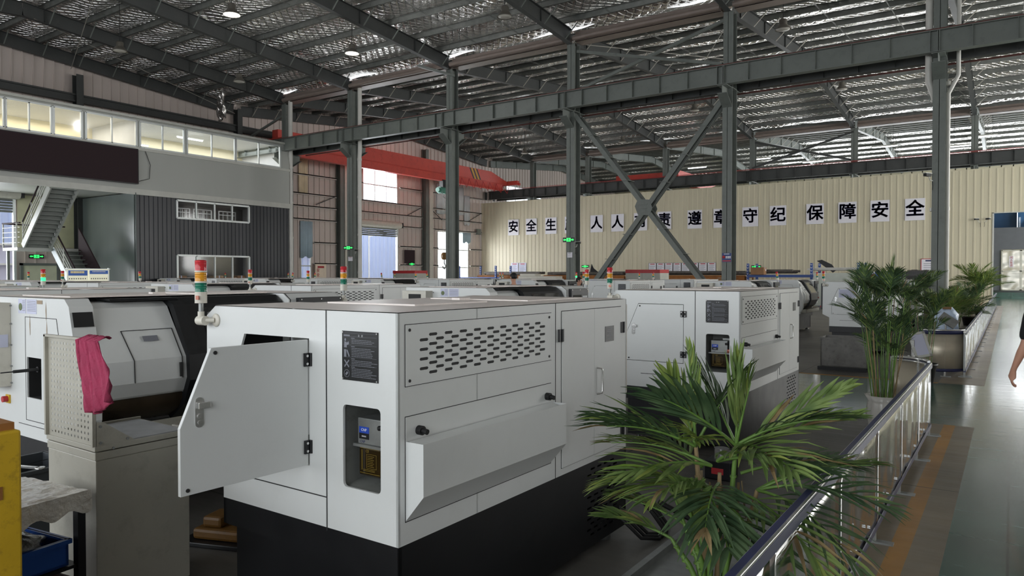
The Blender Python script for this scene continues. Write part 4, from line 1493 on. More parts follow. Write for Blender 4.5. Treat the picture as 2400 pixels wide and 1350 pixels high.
# far portal behind the opening at the end of the aisle
mb = MB()
mb.poly([(-2.6, 0), (-0.62, 0), (-0.62, 3.5), (1.7, 3.5), (1.7, 0), (5, 0), (5, 5.08), (-2.6, 5.08)], [], (0, 63, 0), (1, 0, 0), (0, 0, 1), 0.2)
struct(mb.build('wall_portal', mat('portal_grey_paint', (104, 106, 110), 0.5)))
mb = MB()
for k in range(4):
    mb.box(-2.6, 5, 61.8 + 0.3 * k, 63.2, 0.14 * k, 0.14 * (k + 1))
struct(mb.build('trim_5', FL_GREEN))
t = empty('door_2', (-0.6, 62.95, 0.57)); t['kind'] = 'structure'
for k in range(2):
    mb = MB(); mb.box(1.15 * k + 0.01, 1.15 * k + 1.13, 0, 0.06, 0, 2.88); mb.build('door_leaf', WRINKLE, t)
    mb = MB()
    for z in (0, 1.35, 2.82): mb.box(1.15 * k, 1.15 * k + 1.15, -0.03, 0, z, z + 0.06)
    for x in (0, 1.08): mb.box(1.15 * k + x, 1.15 * k + x + 0.07, -0.03, 0, 0, 2.88)
    mb.build('door_edging', BEIGE, t)
    mb = MB(); mb.box(1.15 * k + 0.45, 1.15 * k + 0.72, -0.04, -0.02, 1.65, 2.45); mb.build('notice_strip', PAPER, t)
    for i, c in enumerate('闲人免进'):
        text(c, 0.19, (1.15 * k + 0.585, -0.045, 2.34 - i * 0.19), FACE_S, REDP, t, 'door_notice_character', 0.002)
t = empty('mezzanine_machine', (0.3, 65, 5.08), 0, 'blue machinery housing on top of the grey portal', 'machine')
mb = MB(); mb.box(-1.9, 0.0, 0, 2, 0, 1.9); mb.build('blue_tank', mat('machine_blue_paint', (40, 74, 110), 0.45), t)
mb = MB(); mb.box(0.05, 1.1, -0.5, 1.5, 0, 1.3); mb.build('blue_cabinet', mat('machine_mid_blue', (52, 96, 138), 0.45), t)
mb = MB(); mb.smooth = True; mb.tube([(0.7, -0.8, 0), (0.7, -0.8, 0.3), (1.0, -0.8, 0.4), (1.8, -0.8, 0.4)], 0.14, 12); mb.build('exhaust_duct', PIPE, t)
mb = MB(); mb.box(0.1, 0.22, -0.6, -0.5, 0, 0.8); mb.build('gauge_glass', FILM_B, t)
mb = MB(); mb.box(-2.6, 5, 63.2, 70, 4.98, 5.06); struct(mb.build('ceiling_mezzanine', FRAME))
mb = MB(); mb.cyl((1.0, 63, 8.6), (1.0, 70, 8.6), 0.05)

# hall lamps in the far hall: the bright strips seen over the wall
for k, (x, y) in enumerate(((-14.8, 52.5), (-12.0, 56), (-6.8, 52), (-2.6, 54.5), (-1.5, 51.5), (-20, 54))):
    t = empty('strip_light', (x, y, 9.9), 0, 'bright strip light high in the hall beyond the slogan wall, %s from the west' % ORD[[1, 2, 3, 4, 5, 0][k]], 'light')
    mb = MB(); mb.box(-0.75, 0.75, -0.1, 0.1, 0.05, 0.12); mb.build('housing', TRIMW, t)
    mb = MB(); mb.box(-0.7, 0.7, -0.07, 0.07, 0, 0.05); mb.build('tube', TUBE_ON, t)
    mb = MB(); tz = zbot(y) + 0.76 - 9.9; mb.tube([(-0.5, 0, 0.12), (-0.5, 0, tz)], 0.01, 5); mb.tube([(0.5, 0, 0.12), (0.5, 0, tz)], 0.01, 5); mb.build('hanger', RUBBER, t)

# ================================================================ THE LATHES
# local frame: x = 0 is the vented back, the operator side is at -x; y = 0 the tail end, y = L the spindle end
L = 2.14
TOP = 1.54
def m_body(p):
    b = MB()
    # tail end plate with the door and the pump openings
    outer = [(-1.21, .57), (0, .57), (0, TOP), (-1.27, TOP), (-1.345, 1.49), (-1.35, .83), (-1.21, .76)]
    door = [(-.55, .83), (-.55, 1.41), (-1.03, 1.41), (-1.165, 1.10), (-1.165, .83)]
    pump = rrect(-.328, -.10, .774, 1.134, .02)
    b.poly(outer, [door, pump], (0, 0, 0), (1, 0, 0), (0, 0, 1), 0.012)
    # back plate
    b.poly(rect(0, L, .57, TOP), [rect(.06, 1.18, 1.245, 1.475)], (0, 0, 0), (0, 1, 0), (0, 0, 1), 0.012)
    # operator side skin of the tail box and its return
    b.prof([(-1.27, TOP), (-1.345, 1.49), (-1.35, .83), (-1.21, .76), (-1.21, .57)], 0.005, .52, False, False)
    b.poly(outer, [], (0, .53, 0), (1, 0, 0), (0, 0, 1), 0.01)
    # spindle end block
    head = [(-1.0, .57), (-1.34, .57), (-1.42, .75), (-1.43, 1.05), (-1.31, 1.49), (-1.25, TOP), (-1.0, TOP)]
    b.prof(head[::-1], 2.0, L, True)
    b.poly([(-1.0, .57), (0, .57), (0, TOP), (-1.0, TOP)], [rect(-.91, -.69, .85, 1.13)], (0, L - .012, 0), (1, 0, 0), (0, 0, 1), 0.012)
    # middle upright behind the doors
    b.box(-1.04, -1.03, .52, 2.0, .57, 1.50)
    # lower bed fairing
    b.prof([(-1.2, .57), (-1.2, .60), (-1.04, .62), (-1.04, .57)], .52, 2.0, False)
    return b.build('body', WHITE, p)
def m_top(p):
    b = MB()
    b.add([(0.003, -.003, TOP + .004), (0.003, L, TOP + .004), (-1.05, L, TOP + .004), (-1.05, 2.0, TOP + .004), (-1.05, .52, TOP + .004), (-1.27, .52, TOP + .004), (-1.27, -.003, TOP + .004),
           (-1.25, L, TOP + .004), (-1.25, 2.0, TOP + .004), (-1.14, 2.0, TOP + .004), (-1.14, .52, TOP + .004)],
          [(0, 1, 2, 3, 4, 5, 6), (3, 2, 7, 8), (4, 3, 9, 10)])
    b.box(-1.0, -.36, .50, 1.1, TOP + .004, TOP + .012)
    b.box(-1.0, -.25, 1.35, 2.0, TOP + .004, TOP + .010)
    b.box(-.7, -.64, 1.2, 1.3, TOP + .004, TOP + .02)
    return b.build('top_cover', WHITE_TOP, p)
def m_seams(p):
    b = MB()
    b.box(-.437, -.431, -.0015, 0, .555, TOP)
    b.box(-1.0, -.437, -.0015, 0, .703, .708)
    b.box(.0, .0015, 1.245, 1.249, .57, TOP)
    for (y0, y1, z0, z1) in ((.04, 1.2, .664, 1.108), (1.31, 2.06, .608, 1.497)):
        b.box(0, .0015, y0, y1, z1 - .004, z1); b.box(0, .0015, y0, y1, z0, z0 + .003)
        b.box(0, .0015, y0, y0 + .003, z0, z1); b.box(0, .0015, y1 - .003, y1, z0, z1)
    return b.build('panel_seams', DARK, p)
def m_inside(p):
    b = MB()
    b.box(-1.02, -.02, .50, .51, .58, 1.52)            # bulkhead seen through the tail door
    b.box(-.46, -.45, .02, .5, .58, 1.52)
    b.box(-.445, -.02, .3, .31, .6, 1.5)
    b.box(-1.1, -.5, .05, .5, .60, .82)
    b.box(-1.02, -.25, .55, 1.95, .6, 1.20)
    return b.build('inner_frame', CAVITY, p)
def m_base(p):
    b = MB()
    b.box(-1.21, 0.0, .0, .02, .44, .57)
    b.box(-1.16, -.05, .04, .06, .07, .44)
    b.box(-1.21, -1.19, .0, L, .44, .57)
    b.box(-1.15, -1.13, .05, L - .05, .07, .44)
    b.box(-1.21, 0, L - .02, L, .07, .57)
    slots = []
    for r_ in range(13):
        z = .125 + r_ * .033
        for c in range(4 + (r_ % 2)):
            y = 1.66 + c * .085 - (.042 if r_ % 2 else 0)
            slots.append([(y, z), (y + .05, z), (y + .052, z + .005), (y + .05, z + .012), (y, z + .012), (y - .002, z + .005)])
    b.poly(rect(0, L, .06, .57), slots, (0, 0, 0), (0, 1, 0), (0, 0, 1), 0.006)
    b.box(-1.15, -.03, .05, L - .05, .07, .09)
    return b.build('base', BLACK, p)
def m_feet(p):
    for x, y in ((-.1, .12), (-1.08, .12), (-.1, L - .15), (-1.08, L - .15)):
        b = MB(); b.lathe([(.001, .035), (.025, .035), (.055, .03), (.06, 0), (.001, 0)], (x, y, 0), 12)
        b.cyl((x, y, .03), (x, y, .12), .018, 10)
        b.build('levelling_foot', STEEL, p)
def screws(b, pts, ax, r=.007):
    for q in pts:
        if ax == 'x': b.cyl((q[0], q[1], q[2]), (q[0] + .003, q[1], q[2]), r, 8)
        else: b.cyl((q[0], q[1], q[2]), (q[0], q[1] - .003, q[2]), r, 8)
def m_vent(p):
    hol = []
    for r_ in range(9):
        z = 1.435 - r_ * .0205
        for c in range(9 if r_ % 2 == 0 else 10):
            y = (.188 if r_ % 2 == 0 else .128) + c * .1055
            hol.append([(y + .006, z), (y + .052, z), (y + .058, z + .0065), (y + .052, z + .013), (y + .006, z + .013), (y, z + .0065)])
    b = MB()
    b.poly(rect(.043, 1.198, 1.234, 1.49), hol, (.004, 0, 0), (0, 1, 0), (0, 0, 1), 0.003)
    o = b.build('vent_panel', WHITE, p)
    b = MB(); screws(b, [(.004, y, z) for y in (.066, 1.175) for z in (1.255, 1.468)], 'x')
    b.box(0.001, 0.0022, .040, 1.201, 1.231, 1.493)
    b.build('panel_screws', DARK, o)
    return o
def m_chute(p):
    b = MB()
    b.box(0.0015, .004, .043, 1.197, 1.0, 1.105)
    # wedge shaped catch tray
    v = [(0, .043, 1.004), (0, 1.197, 1.004), (.10, 1.197, 1.004), (.10, .043, 1.004),
         (0, .043, .668), (0, 1.197, .668), (.10, 1.197, .786), (.10, .043, .786)]
    b.add(v, [(4, 5, 6, 7), (3, 7, 6, 2), (0, 4, 7, 3), (1, 2, 6, 5)])
    b.add([(0, .05, .93), (0, 1.19, .93), (.012, 1.19, 1.004), (.012, .05, 1.004), (.085, 1.17, .99), (.085, .06, .99), (.10, 1.197, 1.004), (.10, .043, 1.004)], [(3, 2, 4, 5), (5, 4, 6, 7)])
    o = b.build('catch_tray', WHITE, p)
    for y in (.12, 1.148):
        k = MB(); k.smooth = True
        k.cyl((.004, y, 1.04), (.03, y, 1.04), .02, 14); k.cyl((.03, y, 1.04), (.055, y, 1.036), .012, 12)
        k.build('knob', RUBBER, o)
    return o
def m_doors(p):
    for (y0, y1, nm) in ((1.313, 1.689, 'a'), (1.692, 2.057, 'b')):
        b = MB(); b.box(.001, .006, y0, y1, .612, 1.493)
        o = b.build('cabinet_door', WHITE, p)
        h = MB()
        for z in ((1.36, .70) if nm == 'b' else (1.36,)):
            h = MB()
            y = 1.30 if nm == 'a' else 2.075
            h.box(.004, .012, y - .028, y + .022, z - .035, z + .035)
            h.cyl((.014, y, z - .035), (.014, y, z + .035), .006, 8)
            h.build('hinge', BLACK, o)
        if nm == 'b':
            h = MB(); h.smooth = True
            h.tube([(.006, 1.72, .975), (.028, 1.745, .98), (.03, 1.75, .995), (.03, 1.75, 1.115), (.028, 1.745, 1.13), (.006, 1.72, 1.135)], .006, 8)
            h.build('handle', CHROME, o)
            h = MB(); h.box(.006, .009, 1.83, 1.945, 1.283, 1.379); pl = h.build('rating_plate', PLATE_K, o)
            h = MB()
            for k in range(6): h.box(.009, .0098, 1.85, 1.92 - .01 * (k % 3), 1.36 - k * .012, 1.363 - k * .012)
            h.build('plate_text', INK, pl)
def m_tail_door(p, ang):
    e = bpy.data.objects.new('tail_door', None)
    b = MB()
    outl = [(-.005, .835), (-.005, 1.405), (-.477, 1.405), (-.609, 1.10), (-.609, .835)]
    b.poly([(q[0], q[1]) for q in outl][::-1], [], (0, 0, 0), (1, 0, 0), (0, 0, 1), 0.018)
    o = b.build('tail_door', WHITE, p, bevel=0.002)
    bpy.data.objects.remove(e)
    o.location = (-.55, -.001, 0)
    o.rotation_euler = (0, 0, ang)
    for z in (.919, 1.315):
        h = MB(); h.box(-.03, .03, -.010, -.0, z - .03, z + .03); h.cyl((0, -.014, z - .03), (0, -.014, z + .03), .007, 8)
        h.build('hinge', BLACK, o)
        h = MB()
        for dx in (-.018, .018):
            for dz in (-.018, .018): h.cyl((dx, -.010, z + dz), (dx, -.014, z + dz), .006, 8)
        h.build('hinge_screws', CHROME, o)
    h = MB(); h.smooth = False
    h.poly([(-.53 + q[0], 1.155 + q[1]) for q in rrect(-.018, .018, -.06, .06, .017, 4)], [], (0, -.004, 0), (1, 0, 0), (0, 0, 1), .004)
    la = h.build('latch', CHROME, o, bevel=.001)
    h = MB(); h.box(-.54, -.49, -.02, -.006, 1.17, 1.195); h.cyl((-.53, -.004, 1.14), (-.53, -.009, 1.14), .010, 10); h.cyl((-.53, -.004, 1.115), (-.53, -.007, 1.115), .008, 10)
    h.build('latch_lever', CHROME, la, bevel=.002)
    h = MB()
    for q in ((-.46, 1.385), (-.58, .855)): h.cyl((q[0], 0, q[1]), (q[0], -.004, q[1]), .008, 10)
    h.build('door_screws', DARK, o)
    return o
def m_plate(p):
    b = MB(); b.box(-.328, -.110, -.004, 0, 1.243, 1.456)
    o = b.build('instruction_plate', PLATE_K, p)
    t_ = MB()
    x0 = -.328
    t_.box(x0 + .012, x0 + .05, -.0052, -.004, 1.434, 1.440)
    rnd = random.Random(3)
    sects = [(1.424, 3, 1.395), (1.388, 6, 1.345), (1.335, 4, 1.31), (1.300, 6, 1.262)]
    for (z, nl, _e) in sects:
        t_.box(x0 + .058, x0 + .08, -.0052, -.004, z, z + .0028)
        for k in range(nl):
            zz = z - .0068 * (k + 1)
            xx = x0 + .06
            while xx < x0 + .175 + .03 * rnd.random() * (k % 2):
                w = .008 + .012 * rnd.random()
                t_.box(xx, xx + w, -.0052, -.004, zz, zz + .0021)
                xx += w + .002
        t_.box(x0 + .01, x0 + .21, -.0050, -.004, z + .008, z + .0086)
    t_.box(x0 + .008, x0 + .21, -.0050, -.004, 1.447, 1.4475)
    t_.build('engraved_lines', INK, o)
    ic = MB()
    # four engraved symbols: reader, guard, spanner crossed with driver, ring
    ic.cyl((x0 + .022, -.004, 1.418), (x0 + .022, -.0055, 1.418), .006, 10)
    ic.add([(x0 + .014, -.0052, 1.384), (x0 + .032, -.0052, 1.384), (x0 + .030, -.0052, 1.408), (x0 + .016, -.0052, 1.411)], [(0, 1, 2, 3)])
    ic.add([(x0 + .032, -.0052, 1.394), (x0 + .046, -.0052, 1.400), (x0 + .042, -.0052, 1.412), (x0 + .030, -.0052, 1.404)], [(0, 1, 2, 3)])
    ic.box(x0 + .014, x0 + .028, -.0055, -.004, 1.343, 1.376)
    ic.bar((x0 + .032, -.0048, 1.374), (x0 + .046, -.0048, 1.346), .001, .007)
    ic.bar((x0 + .016, -.0048, 1.330), (x0 + .044, -.0048, 1.300), .001, .006)
    ic.bar((x0 + .044, -.0048, 1.330), (x0 + .016, -.0048, 1.300), .001, .006)
    for k in range(16):
        a, c = 2 * math.pi * k / 16, 2 * math.pi * (k + 1) / 16
        ic.bar((x0 + .03 + .016 * math.cos(a), -.0048, 1.272 + .016 * math.sin(a)), (x0 + .03 + .016 * math.cos(c), -.0048, 1.272 + .016 * math.sin(c)), .001, .002)
    ic.bar((x0 + .024, -.0048, 1.266), (x0 + .036, -.0048, 1.278), .001, .010)
    ic.build('engraved_symbols', INK, o)
    s_ = MB()
    for x in (-.322, -.116):
        for z in (1.249, 1.450): s_.cyl((x, -.004, z), (x, -.007, z), .0035, 8)
    s_.build('plate_rivet', CHROME, o)
    text('注   意', .011, (x0 + .115, -.005, 1.437), FACE_S, SILVER, o, 'plate_title', .0003)
    return o
def m_pump_bay(p):
    b = MB()
    b.add([(-.335, .0, .767), (-.095, .0, .767), (-.095, .0, 1.141), (-.335, .0, 1.141), (-.345, .24, .80), (-.05, .24, .80), (-.05, .24, 1.12), (-.345, .24, 1.12)],
          [(0, 1, 5, 4), (1, 2, 6, 5), (2, 3, 7, 6), (3, 0, 4, 7), (4, 5, 6, 7)])
    return b.build('pump_bay', CAVITY, p)
def m_pump(p):
    b = MB()
    b.box(-.30, -.14, .06, .20, .955, 1.070)
    b.box(-.22, -.1, .15, .2, 1.06, 1.09)
    o = b.build('lubrication_pump', STEEL, p, bevel=.004)
    h = MB(); h.box(-.32, -.09, .05, .21, .943, .955); h.build('mounting_flange', STEEL, o)
    h = MB(); h.box(-.30, -.12, .065, .19, .815, .941); h.build('oil_tank', TANK, o, bevel=.008)
    h = MB(); h.lathe([(.001, .035), (.03, .035), (.034, .028), (.034, 0), (.001, 0)], (-.125, .085, .955), 20, 10, .07); h.build('filler_cap', COPPER, o)
    h = MB(); h.cyl((-.155, .045, 1.04), (-.125, .045, 1.045), .011, 10); h.build('pressure_knob', RUBBER, o)
    h = MB(); h.box(-.290, -.230, .0585, .06, .978, 1.004); h.build('label_black', BLACK, o)
    h = MB(); h.box(-.290, -.230, .0585, .06, 1.004, 1.032); h.build('label_blue', mat('label_blue', (34, 70, 170), .4), o)
    text('CNP', .017, (-.260, .0578, 1.018), FACE_S, PAPER, o, 'label_lettering', .0003)
    text('000000', .009, (-.260, .0578, .99), FACE_S, PAPER, o, 'label_digits', .0003)
    text('CNP', .016, (-.270, .0595, .966), FACE_S, NAVY, o, 'maker_lettering', .0003)
    text('CE', .016, (-.245, .0635, .925), FACE_S, GOLD, o, 'tank_mark', .0003)
    h = MB()
    for (x0, x1, z0, z1) in ((-.29, -.17, .936, .9375), (-.29, -.17, .827, .8285), (-.28, -.277, .84, .93), (-.25, -.19, .912, .913), (-.25, -.19, .85, .851), (-.25, -.249, .85, .912), (-.191, -.19, .85, .912)):
        h.box(x0, x1, .0635, .0645, z0, z1)
    for k in range(7): h.box(-.245, -.205 - .006 * (k % 2), .0635, .0645, .903 - k * .0075, .9045 - k * .0075)
    for k in range(2): h.box(-.27, -.20, .0635, .0645, .843 - k * .006, .8445 - k * .006)
    h.build('tank_print', GOLD, o)
def m_tower(p, on=False, tilt=0):
    e = MB()
    e.smooth = True
    e.lathe([(.001, 0), (.033, 0), (.034, .004), (.028, .010), (.001, .010)], (0, 0, 0), 20, M=Matrix.Translation((-1.262, -.0, 1.468)) @ Matrix.Rotation(R(90), 4, 'X'))
    e.cyl((-1.262, -.01, 1.468), (-1.30, -.045, 1.468), .012, 12)
    o = e.build('light_tower', BEIGE, p)
    h = MB(); h.smooth = True
    h.cyl((-1.345, -.045, 1.466), (-1.285, -.045, 1.466), .024, 16)
    h.cyl((-1.325, -.045, 1.485), (-1.325, -.045, 1.512), .016, 14)
    h.build('swivel_joint', BEIGE, o)
    h = MB(); h.smooth = True; h.cyl((-1.325, -.045, 1.51), (-1.325, -.045, 1.562), .012, 12); h.build('stem', STEEL, o)
    h = MB(); h.smooth = True; h.cyl((-1.325, -.045, 1.555), (-1.325, -.045, 1.604), .0295, 24); h.build('tower_base', BEIGE, o)
    h = MB(); h.box(-1.322, -1.297, -.0765, -.073, 1.573, 1.593); h.build('tower_label', COPPER, o)
    z = 1.604
    for nm, m in (('green_lens', LENS_G_ON if on else LENS_G), ('amber_lens', LENS_A), ('red_lens', LENS_R)):
        h = MB(); h.smooth = True
        h.cyl((-1.325, -.045, z), (-1.325, -.045, z + .008), .0298, 24); h.build('spacer_ring', BEIGE, o)
        h = MB(); h.smooth = True
        h.lathe([(.028, 0), (.0285, .046), (.001, .046)] if nm != 'red_lens' else [(.028, 0), (.0285, .05), (.024, .054), (.001, .055)], (-1.325, -.045, z + .008), 28)
        h.build(nm, m, o)
        z += .054
    return o
def m_front(p):
    """operator side: white sliding door, black windowed door, control panel"""
    P1 = [(-1.05, 1.515), (-1.16, 1.505), (-1.22, 1.47), (-1.26, 1.41), (-1.46, 1.12), (-1.47, .97), (-1.42, .86), (-1.04, .86)]
    b = MB(); b.smooth = False
    b.prof(P1, 1.47, 1.995, True)
    o = b.build('sliding_door', WHITE, p, bevel=.02)
    h = MB(); h.box(-1.478, -1.462, 1.5, 1.52, .98, 1.08); h.build('door_pull', DARK, o)
    h = MB()
    def on(x0, z0, x1, z1, y0, y1, w=.003):
        h.add([(x0 - .002, y0, z0), (x0 - .002, y1, z0), (x1 - .002, y1, z1), (x1 - .002, y0, z1)], [(0, 1, 2, 3)])
    # inspection hatch outline on the sloping and upright faces
    h.bar((-1.33, 1.50, 1.315), (-1.33, 1.84, 1.315), .004, .004); h.bar((-1.462, 1.50, .87 + .1), (-1.462, 1.82, .97), .004, .004)
    h.bar((-1.33, 1.84, 1.315), (-1.464, 1.82, 1.12), .004, .004); h.bar((-1.464, 1.82, 1.12), (-1.472, 1.82, .97), .004, .004)
    h.bar((-1.33, 1.50, 1.315), (-1.464, 1.50, 1.12), .004, .004); h.bar((-1.464, 1.50, 1.12), (-1.472, 1.50, .97), .004, .004)
    h.build('hatch_seam', DARK, o)
    h = MB(); h.add([(-1.36, 1.62, 1.275), (-1.36, 1.72, 1.275), (-1.385, 1.72, 1.24), (-1.385, 1.62, 1.24)], [(0, 1, 2, 3)]); 
    hp = h.build('hatch_label', INK, o); hp.location = (-.006, 0, .0)
    P2 = [(-1.04, 1.536), (-1.2, 1.532), (-1.28, 1.48), (-1.48, 1.13), (-1.49, .95), (-1.41, .79), (-1.25, .67), (-1.04, .67)]
    b = MB()
    b.prof(P2, .56, 1.40, True)
    b.prof([(-1.04, 1.536), (-1.22, 1.532), (-1.24, 1.515), (-1.05, 1.518)], 1.40, 1.86, True)
    b.prof([(-1.04, 1.536), (-1.2, 1.532), (-1.30, 1.48), (-1.50, 1.13), (-1.51, .95), (-1.43, .77), (-1.25, .65), (-1.20, .70), (-1.38, .80), (-1.46, .95), (-1.45, 1.12), (-1.25, 1.46), (-1.18, 1.50), (-1.04, 1.50)], 1.38, 1.47, True)
    o = b.build('window_door', BLACK, p, bevel=.006)
    h = MB(); h.add([(-1.299, .66, 1.455), (-1.299, 1.28, 1.455), (-1.467, 1.28, 1.16), (-1.467, .66, 1.16)], [(0, 1, 2, 3)]); wn_ = h.build('window_glass', GLASSY, o)
    h = MB()
    for k in range(5): h.bar((-1.475, .64 + .05 * k, 1.1), (-1.475, .67 + .05 * k, 1.0), .004, .02)
    h.build('grip_slots', INK, o)
    # control panel
    b = MB()
    b.box(-1.39, -1.34, .03, .47, .93, 1.505)
    o = b.build('control_panel', BLACK, p, bevel=.004)
    h = MB(); h.box(-1.394, -1.389, .22, .43, 1.2, 1.42); h.build('screen', GLASSY, o)
    h = MB()
    for i in range(4):
        for k in range(6): h.box(-1.396, -1.389, .07 + .032 * i, .093 + .032 * i, 1.18 + .04 * k, 1.205 + .04 * k)
    h.build('keypad', SILVER, o)
    h = MB()
    for q in ((.05, 1.49), (.25, 1.49), (.45, 1.49)): h.cyl((-1.389, q[0], q[1]), (-1.393, q[0], q[1]), .006, 8)
    h.build('panel_screws', CHROME, o)
    h = MB(); h.cyl((-1.389, .12, .99), (-1.42, .12, .99), .02, 12); h.build('stop_button', REDP, o)
    h = MB(); h.cyl((-1.389, .3, 1.02), (-1.41, .3, 1.02), .045, 16); h.build('hand_wheel', STEEL, o)
    b = MB()
    b.box(-1.50, -1.1, .45, 2.0, .60, .62); b.box(-1.50, -1.48, .45, 2.0, .60, .70); b.box(-1.5, -1.1, .45, .47, .60, .7); b.box(-1.5, -1.2, 1.98, 2.0, .6, .7)
    b.build('chip_tray', CABINET, p)
    b = MB(); b.smooth = True
    b.prof([(-1.40, .87), (-1.41, .82), (-1.36, .74), (-1.26, .68), (-1.10, .65), (-1.04, .65)], .56, 1.99, False, False)
    b.build('oily_guard', mat('oily_brown_sheet', (62, 52, 40), .3, .3, var=.4, scale=5), p)
    b = MB()
    b.add([(-1.325, 2.012, 1.455), (-1.325, 2.13, 1.455), (-1.350, 2.13, 1.36), (-1.350, 2.012, 1.36)], [(0, 1, 2, 3)])
    o = b.build('small_nameplate', PLATE_K, p); o.location = (-.006, 0, 0)
def m_head(p):
    """spindle end: cooling unit, access panel, spindle, stickers"""
    b = MB(); b.box(-.44, -.05, L, L + .12, .905, 1.50)
    o = b.build('cooling_unit', BEIGE, p, bevel=.004)
    h = MB(); h.box(-.36, -.16, L + .12, L + .124, 1.33, 1.46); h.build('fan_opening', DARK, o)
    h = MB(); h.box(-.445, -.44, L + .02, L + .09, 1.185, 1.275); h.build('rating_sticker', LILAC, o)
    h = MB()
    for k in range(9): h.box(-.40, -.12, L + .12, L + .123, 1.08 + .016 * k, 1.086 + .016 * k)
    h.build('louvre_slots', DARK, o)
    h = MB()
    for z in (.93, 1.05, 1.2, 1.35, 1.48): h.cyl((-.455, L + .008, z), (-.46, L + .008, z), .007, 8)
    h.build('unit_screws', STEEL, o)
    b = MB()
    for (x0, x1, z0, z1) in ((-1.14, -.67, 1.405, 1.409), (-1.18, -.67, .69, .694), (-.674, -.67, .69, 1.409)): b.box(x0, x1, L, L + .0015, z0, z1)
    b.bar((-1.14, L + .001, 1.407), (-1.18, L + .001, 1.25), .003, .003, (0, 1, 0)); b.box(-1.182, -1.178, L, L + .0015, .69, 1.25)
    b.box(-1.3, -.55, L, L + .0015, .655, .659)
    b.build('end_seams', DARK, p)
    b = MB(); b.add([(-.69, L - .01, .85), (-.91, L - .01, .85), (-.91, L - .01, 1.13), (-.69, L - .01, 1.13), (-.69, L - .25, .85), (-.91, L - .25, .85), (-.91, L - .25, 1.13), (-.69, L - .25, 1.13)],
                    [(0, 1, 5, 4), (1, 2, 6, 5), (2, 3, 7, 6), (3, 0, 4, 7), (4, 5, 6, 7)])
    b.build('spindle_bay', DARK, p)
    b = MB(); b.smooth = True
    b.cyl((-.86, L - .22, 1.055), (-.86, L - .1, 1.055), .075, 24); b.cyl((-.86, L - .1, 1.055), (-.86, L - .03, 1.055), .035, 18); b.cyl((-.86, L - .03, 1.055), (-.86, L + .005, 1.055), .02, 14)
    o = b.build('spindle', RUBBER, p)
    h = MB(); h.smooth = True; h.cyl((-.86, L, 1.055), (-.86, L + .14, 1.055), .011, 10); h.cyl((-.86, L + .14, 1.055), (-.86, L + .21, 1.055), .004, 8); h.build('draw_bar', DARK, o)
    h = MB(); h.smooth = True; h.cyl((-.86, L - .14, .95), (-.86, L - .05, .95), .03, 14); h.tube([(-.78, L - .1, .95), (-.74, L - .1, .9), (-.75, L - .1, .86)], .012, 8); h.build('hydraulic_fitting', STEEL, o)
    for (x0, x1, m, nm) in ((-.685, -.57, LILAC, 'safety_sticker'), (-.85, -.70, LILAC, 'inspection_sheet')):
        b = MB(); b.box(x0, x1, L, L + .002, 1.43, 1.53); o = b.build(nm, m, p)
        h = MB()
        if nm == 'safety_sticker':
            h.cyl((x1 - .035, L + .001, 1.475), (x1 - .035, L + .004, 1.475), .026, 18)
            h.build('round_mark', mat('olive_mark', (96, 110, 70), .5), o)
            h = MB()
        for k in range(7): h.box(x0 + .01, x1 - (.065 if nm == 'safety_sticker' else .012), L + .002, L + .003, 1.515 - .011 * k, 1.518 - .011 * k)
        h.build('printed_lines', INK, o)
    b = MB(); b.box(-.42, -.36, L, L + .01, .78, .84); o = b.build('main_switch', YELLOW, p)
    h = MB(); h.cyl((-.39, L + .01, .81), (-.39, L + .04, .81), .022, 12); h.build('switch_knob', REDP, o)
def m_stain(p):
    b = MB()
    for (x, z0, z1) in ((-.99, 1.40, 1.52), (-1.0, 1.26, 1.395), (-.745, 1.29, 1.425)):
        b.add([(x - .006, L + .0012, z0), (x, L + .0012, z0 - .01), (x + .007, L + .0012, (z0 + z1) / 2), (x, L + .0012, z1), (x - .007, L + .0012, (z0 + z1) / 2)], [(0, 1, 2, 3, 4)])
    b.box(-.94, -.86, L + .001, L + .0022, 1.50, 1.525)
    b.build('glue_stain', mat('old_glue', (158, 140, 118), .7), p)

def make_machine(name, door_ang):
    p = empty(name)
    m_body(p); m_top(p); m_seams(p); m_inside(p); m_base(p); m_feet(p); m_vent(p); m_chute(p); m_doors(p)
    m_tail_door(p, door_ang); m_plate(p); m_pump_bay(p); m_pump(p); m_tower(p); m_front(p); m_head(p)
    return p
A1 = make_machine('lathe', R(88))
m_stain_src = A1
XA, XB = -2.07, -6.30
YR = [2.17, 6.73, 17.0, 21.56]
YN = ['nearest row', 'second row before the cross aisle', 'third row past the cross aisle', 'last row before the columns']
BACK_ONLY = ('vent_panel', 'catch_tray', 'cabinet_door')
HEAD_ONLY = ('cooling_unit', 'end_seams', 'spindle_bay', 'spindle', 'safety_sticker', 'inspection_sheet', 'main_switch')
FRONT_ONLY = ('sliding_door', 'window_door', 'control_panel', 'chip_tray', 'small_nameplate')
TAIL_ONLY = ('tail_door', 'instruction_plate', 'pump_bay', 'lubrication_pump')
machines = {}
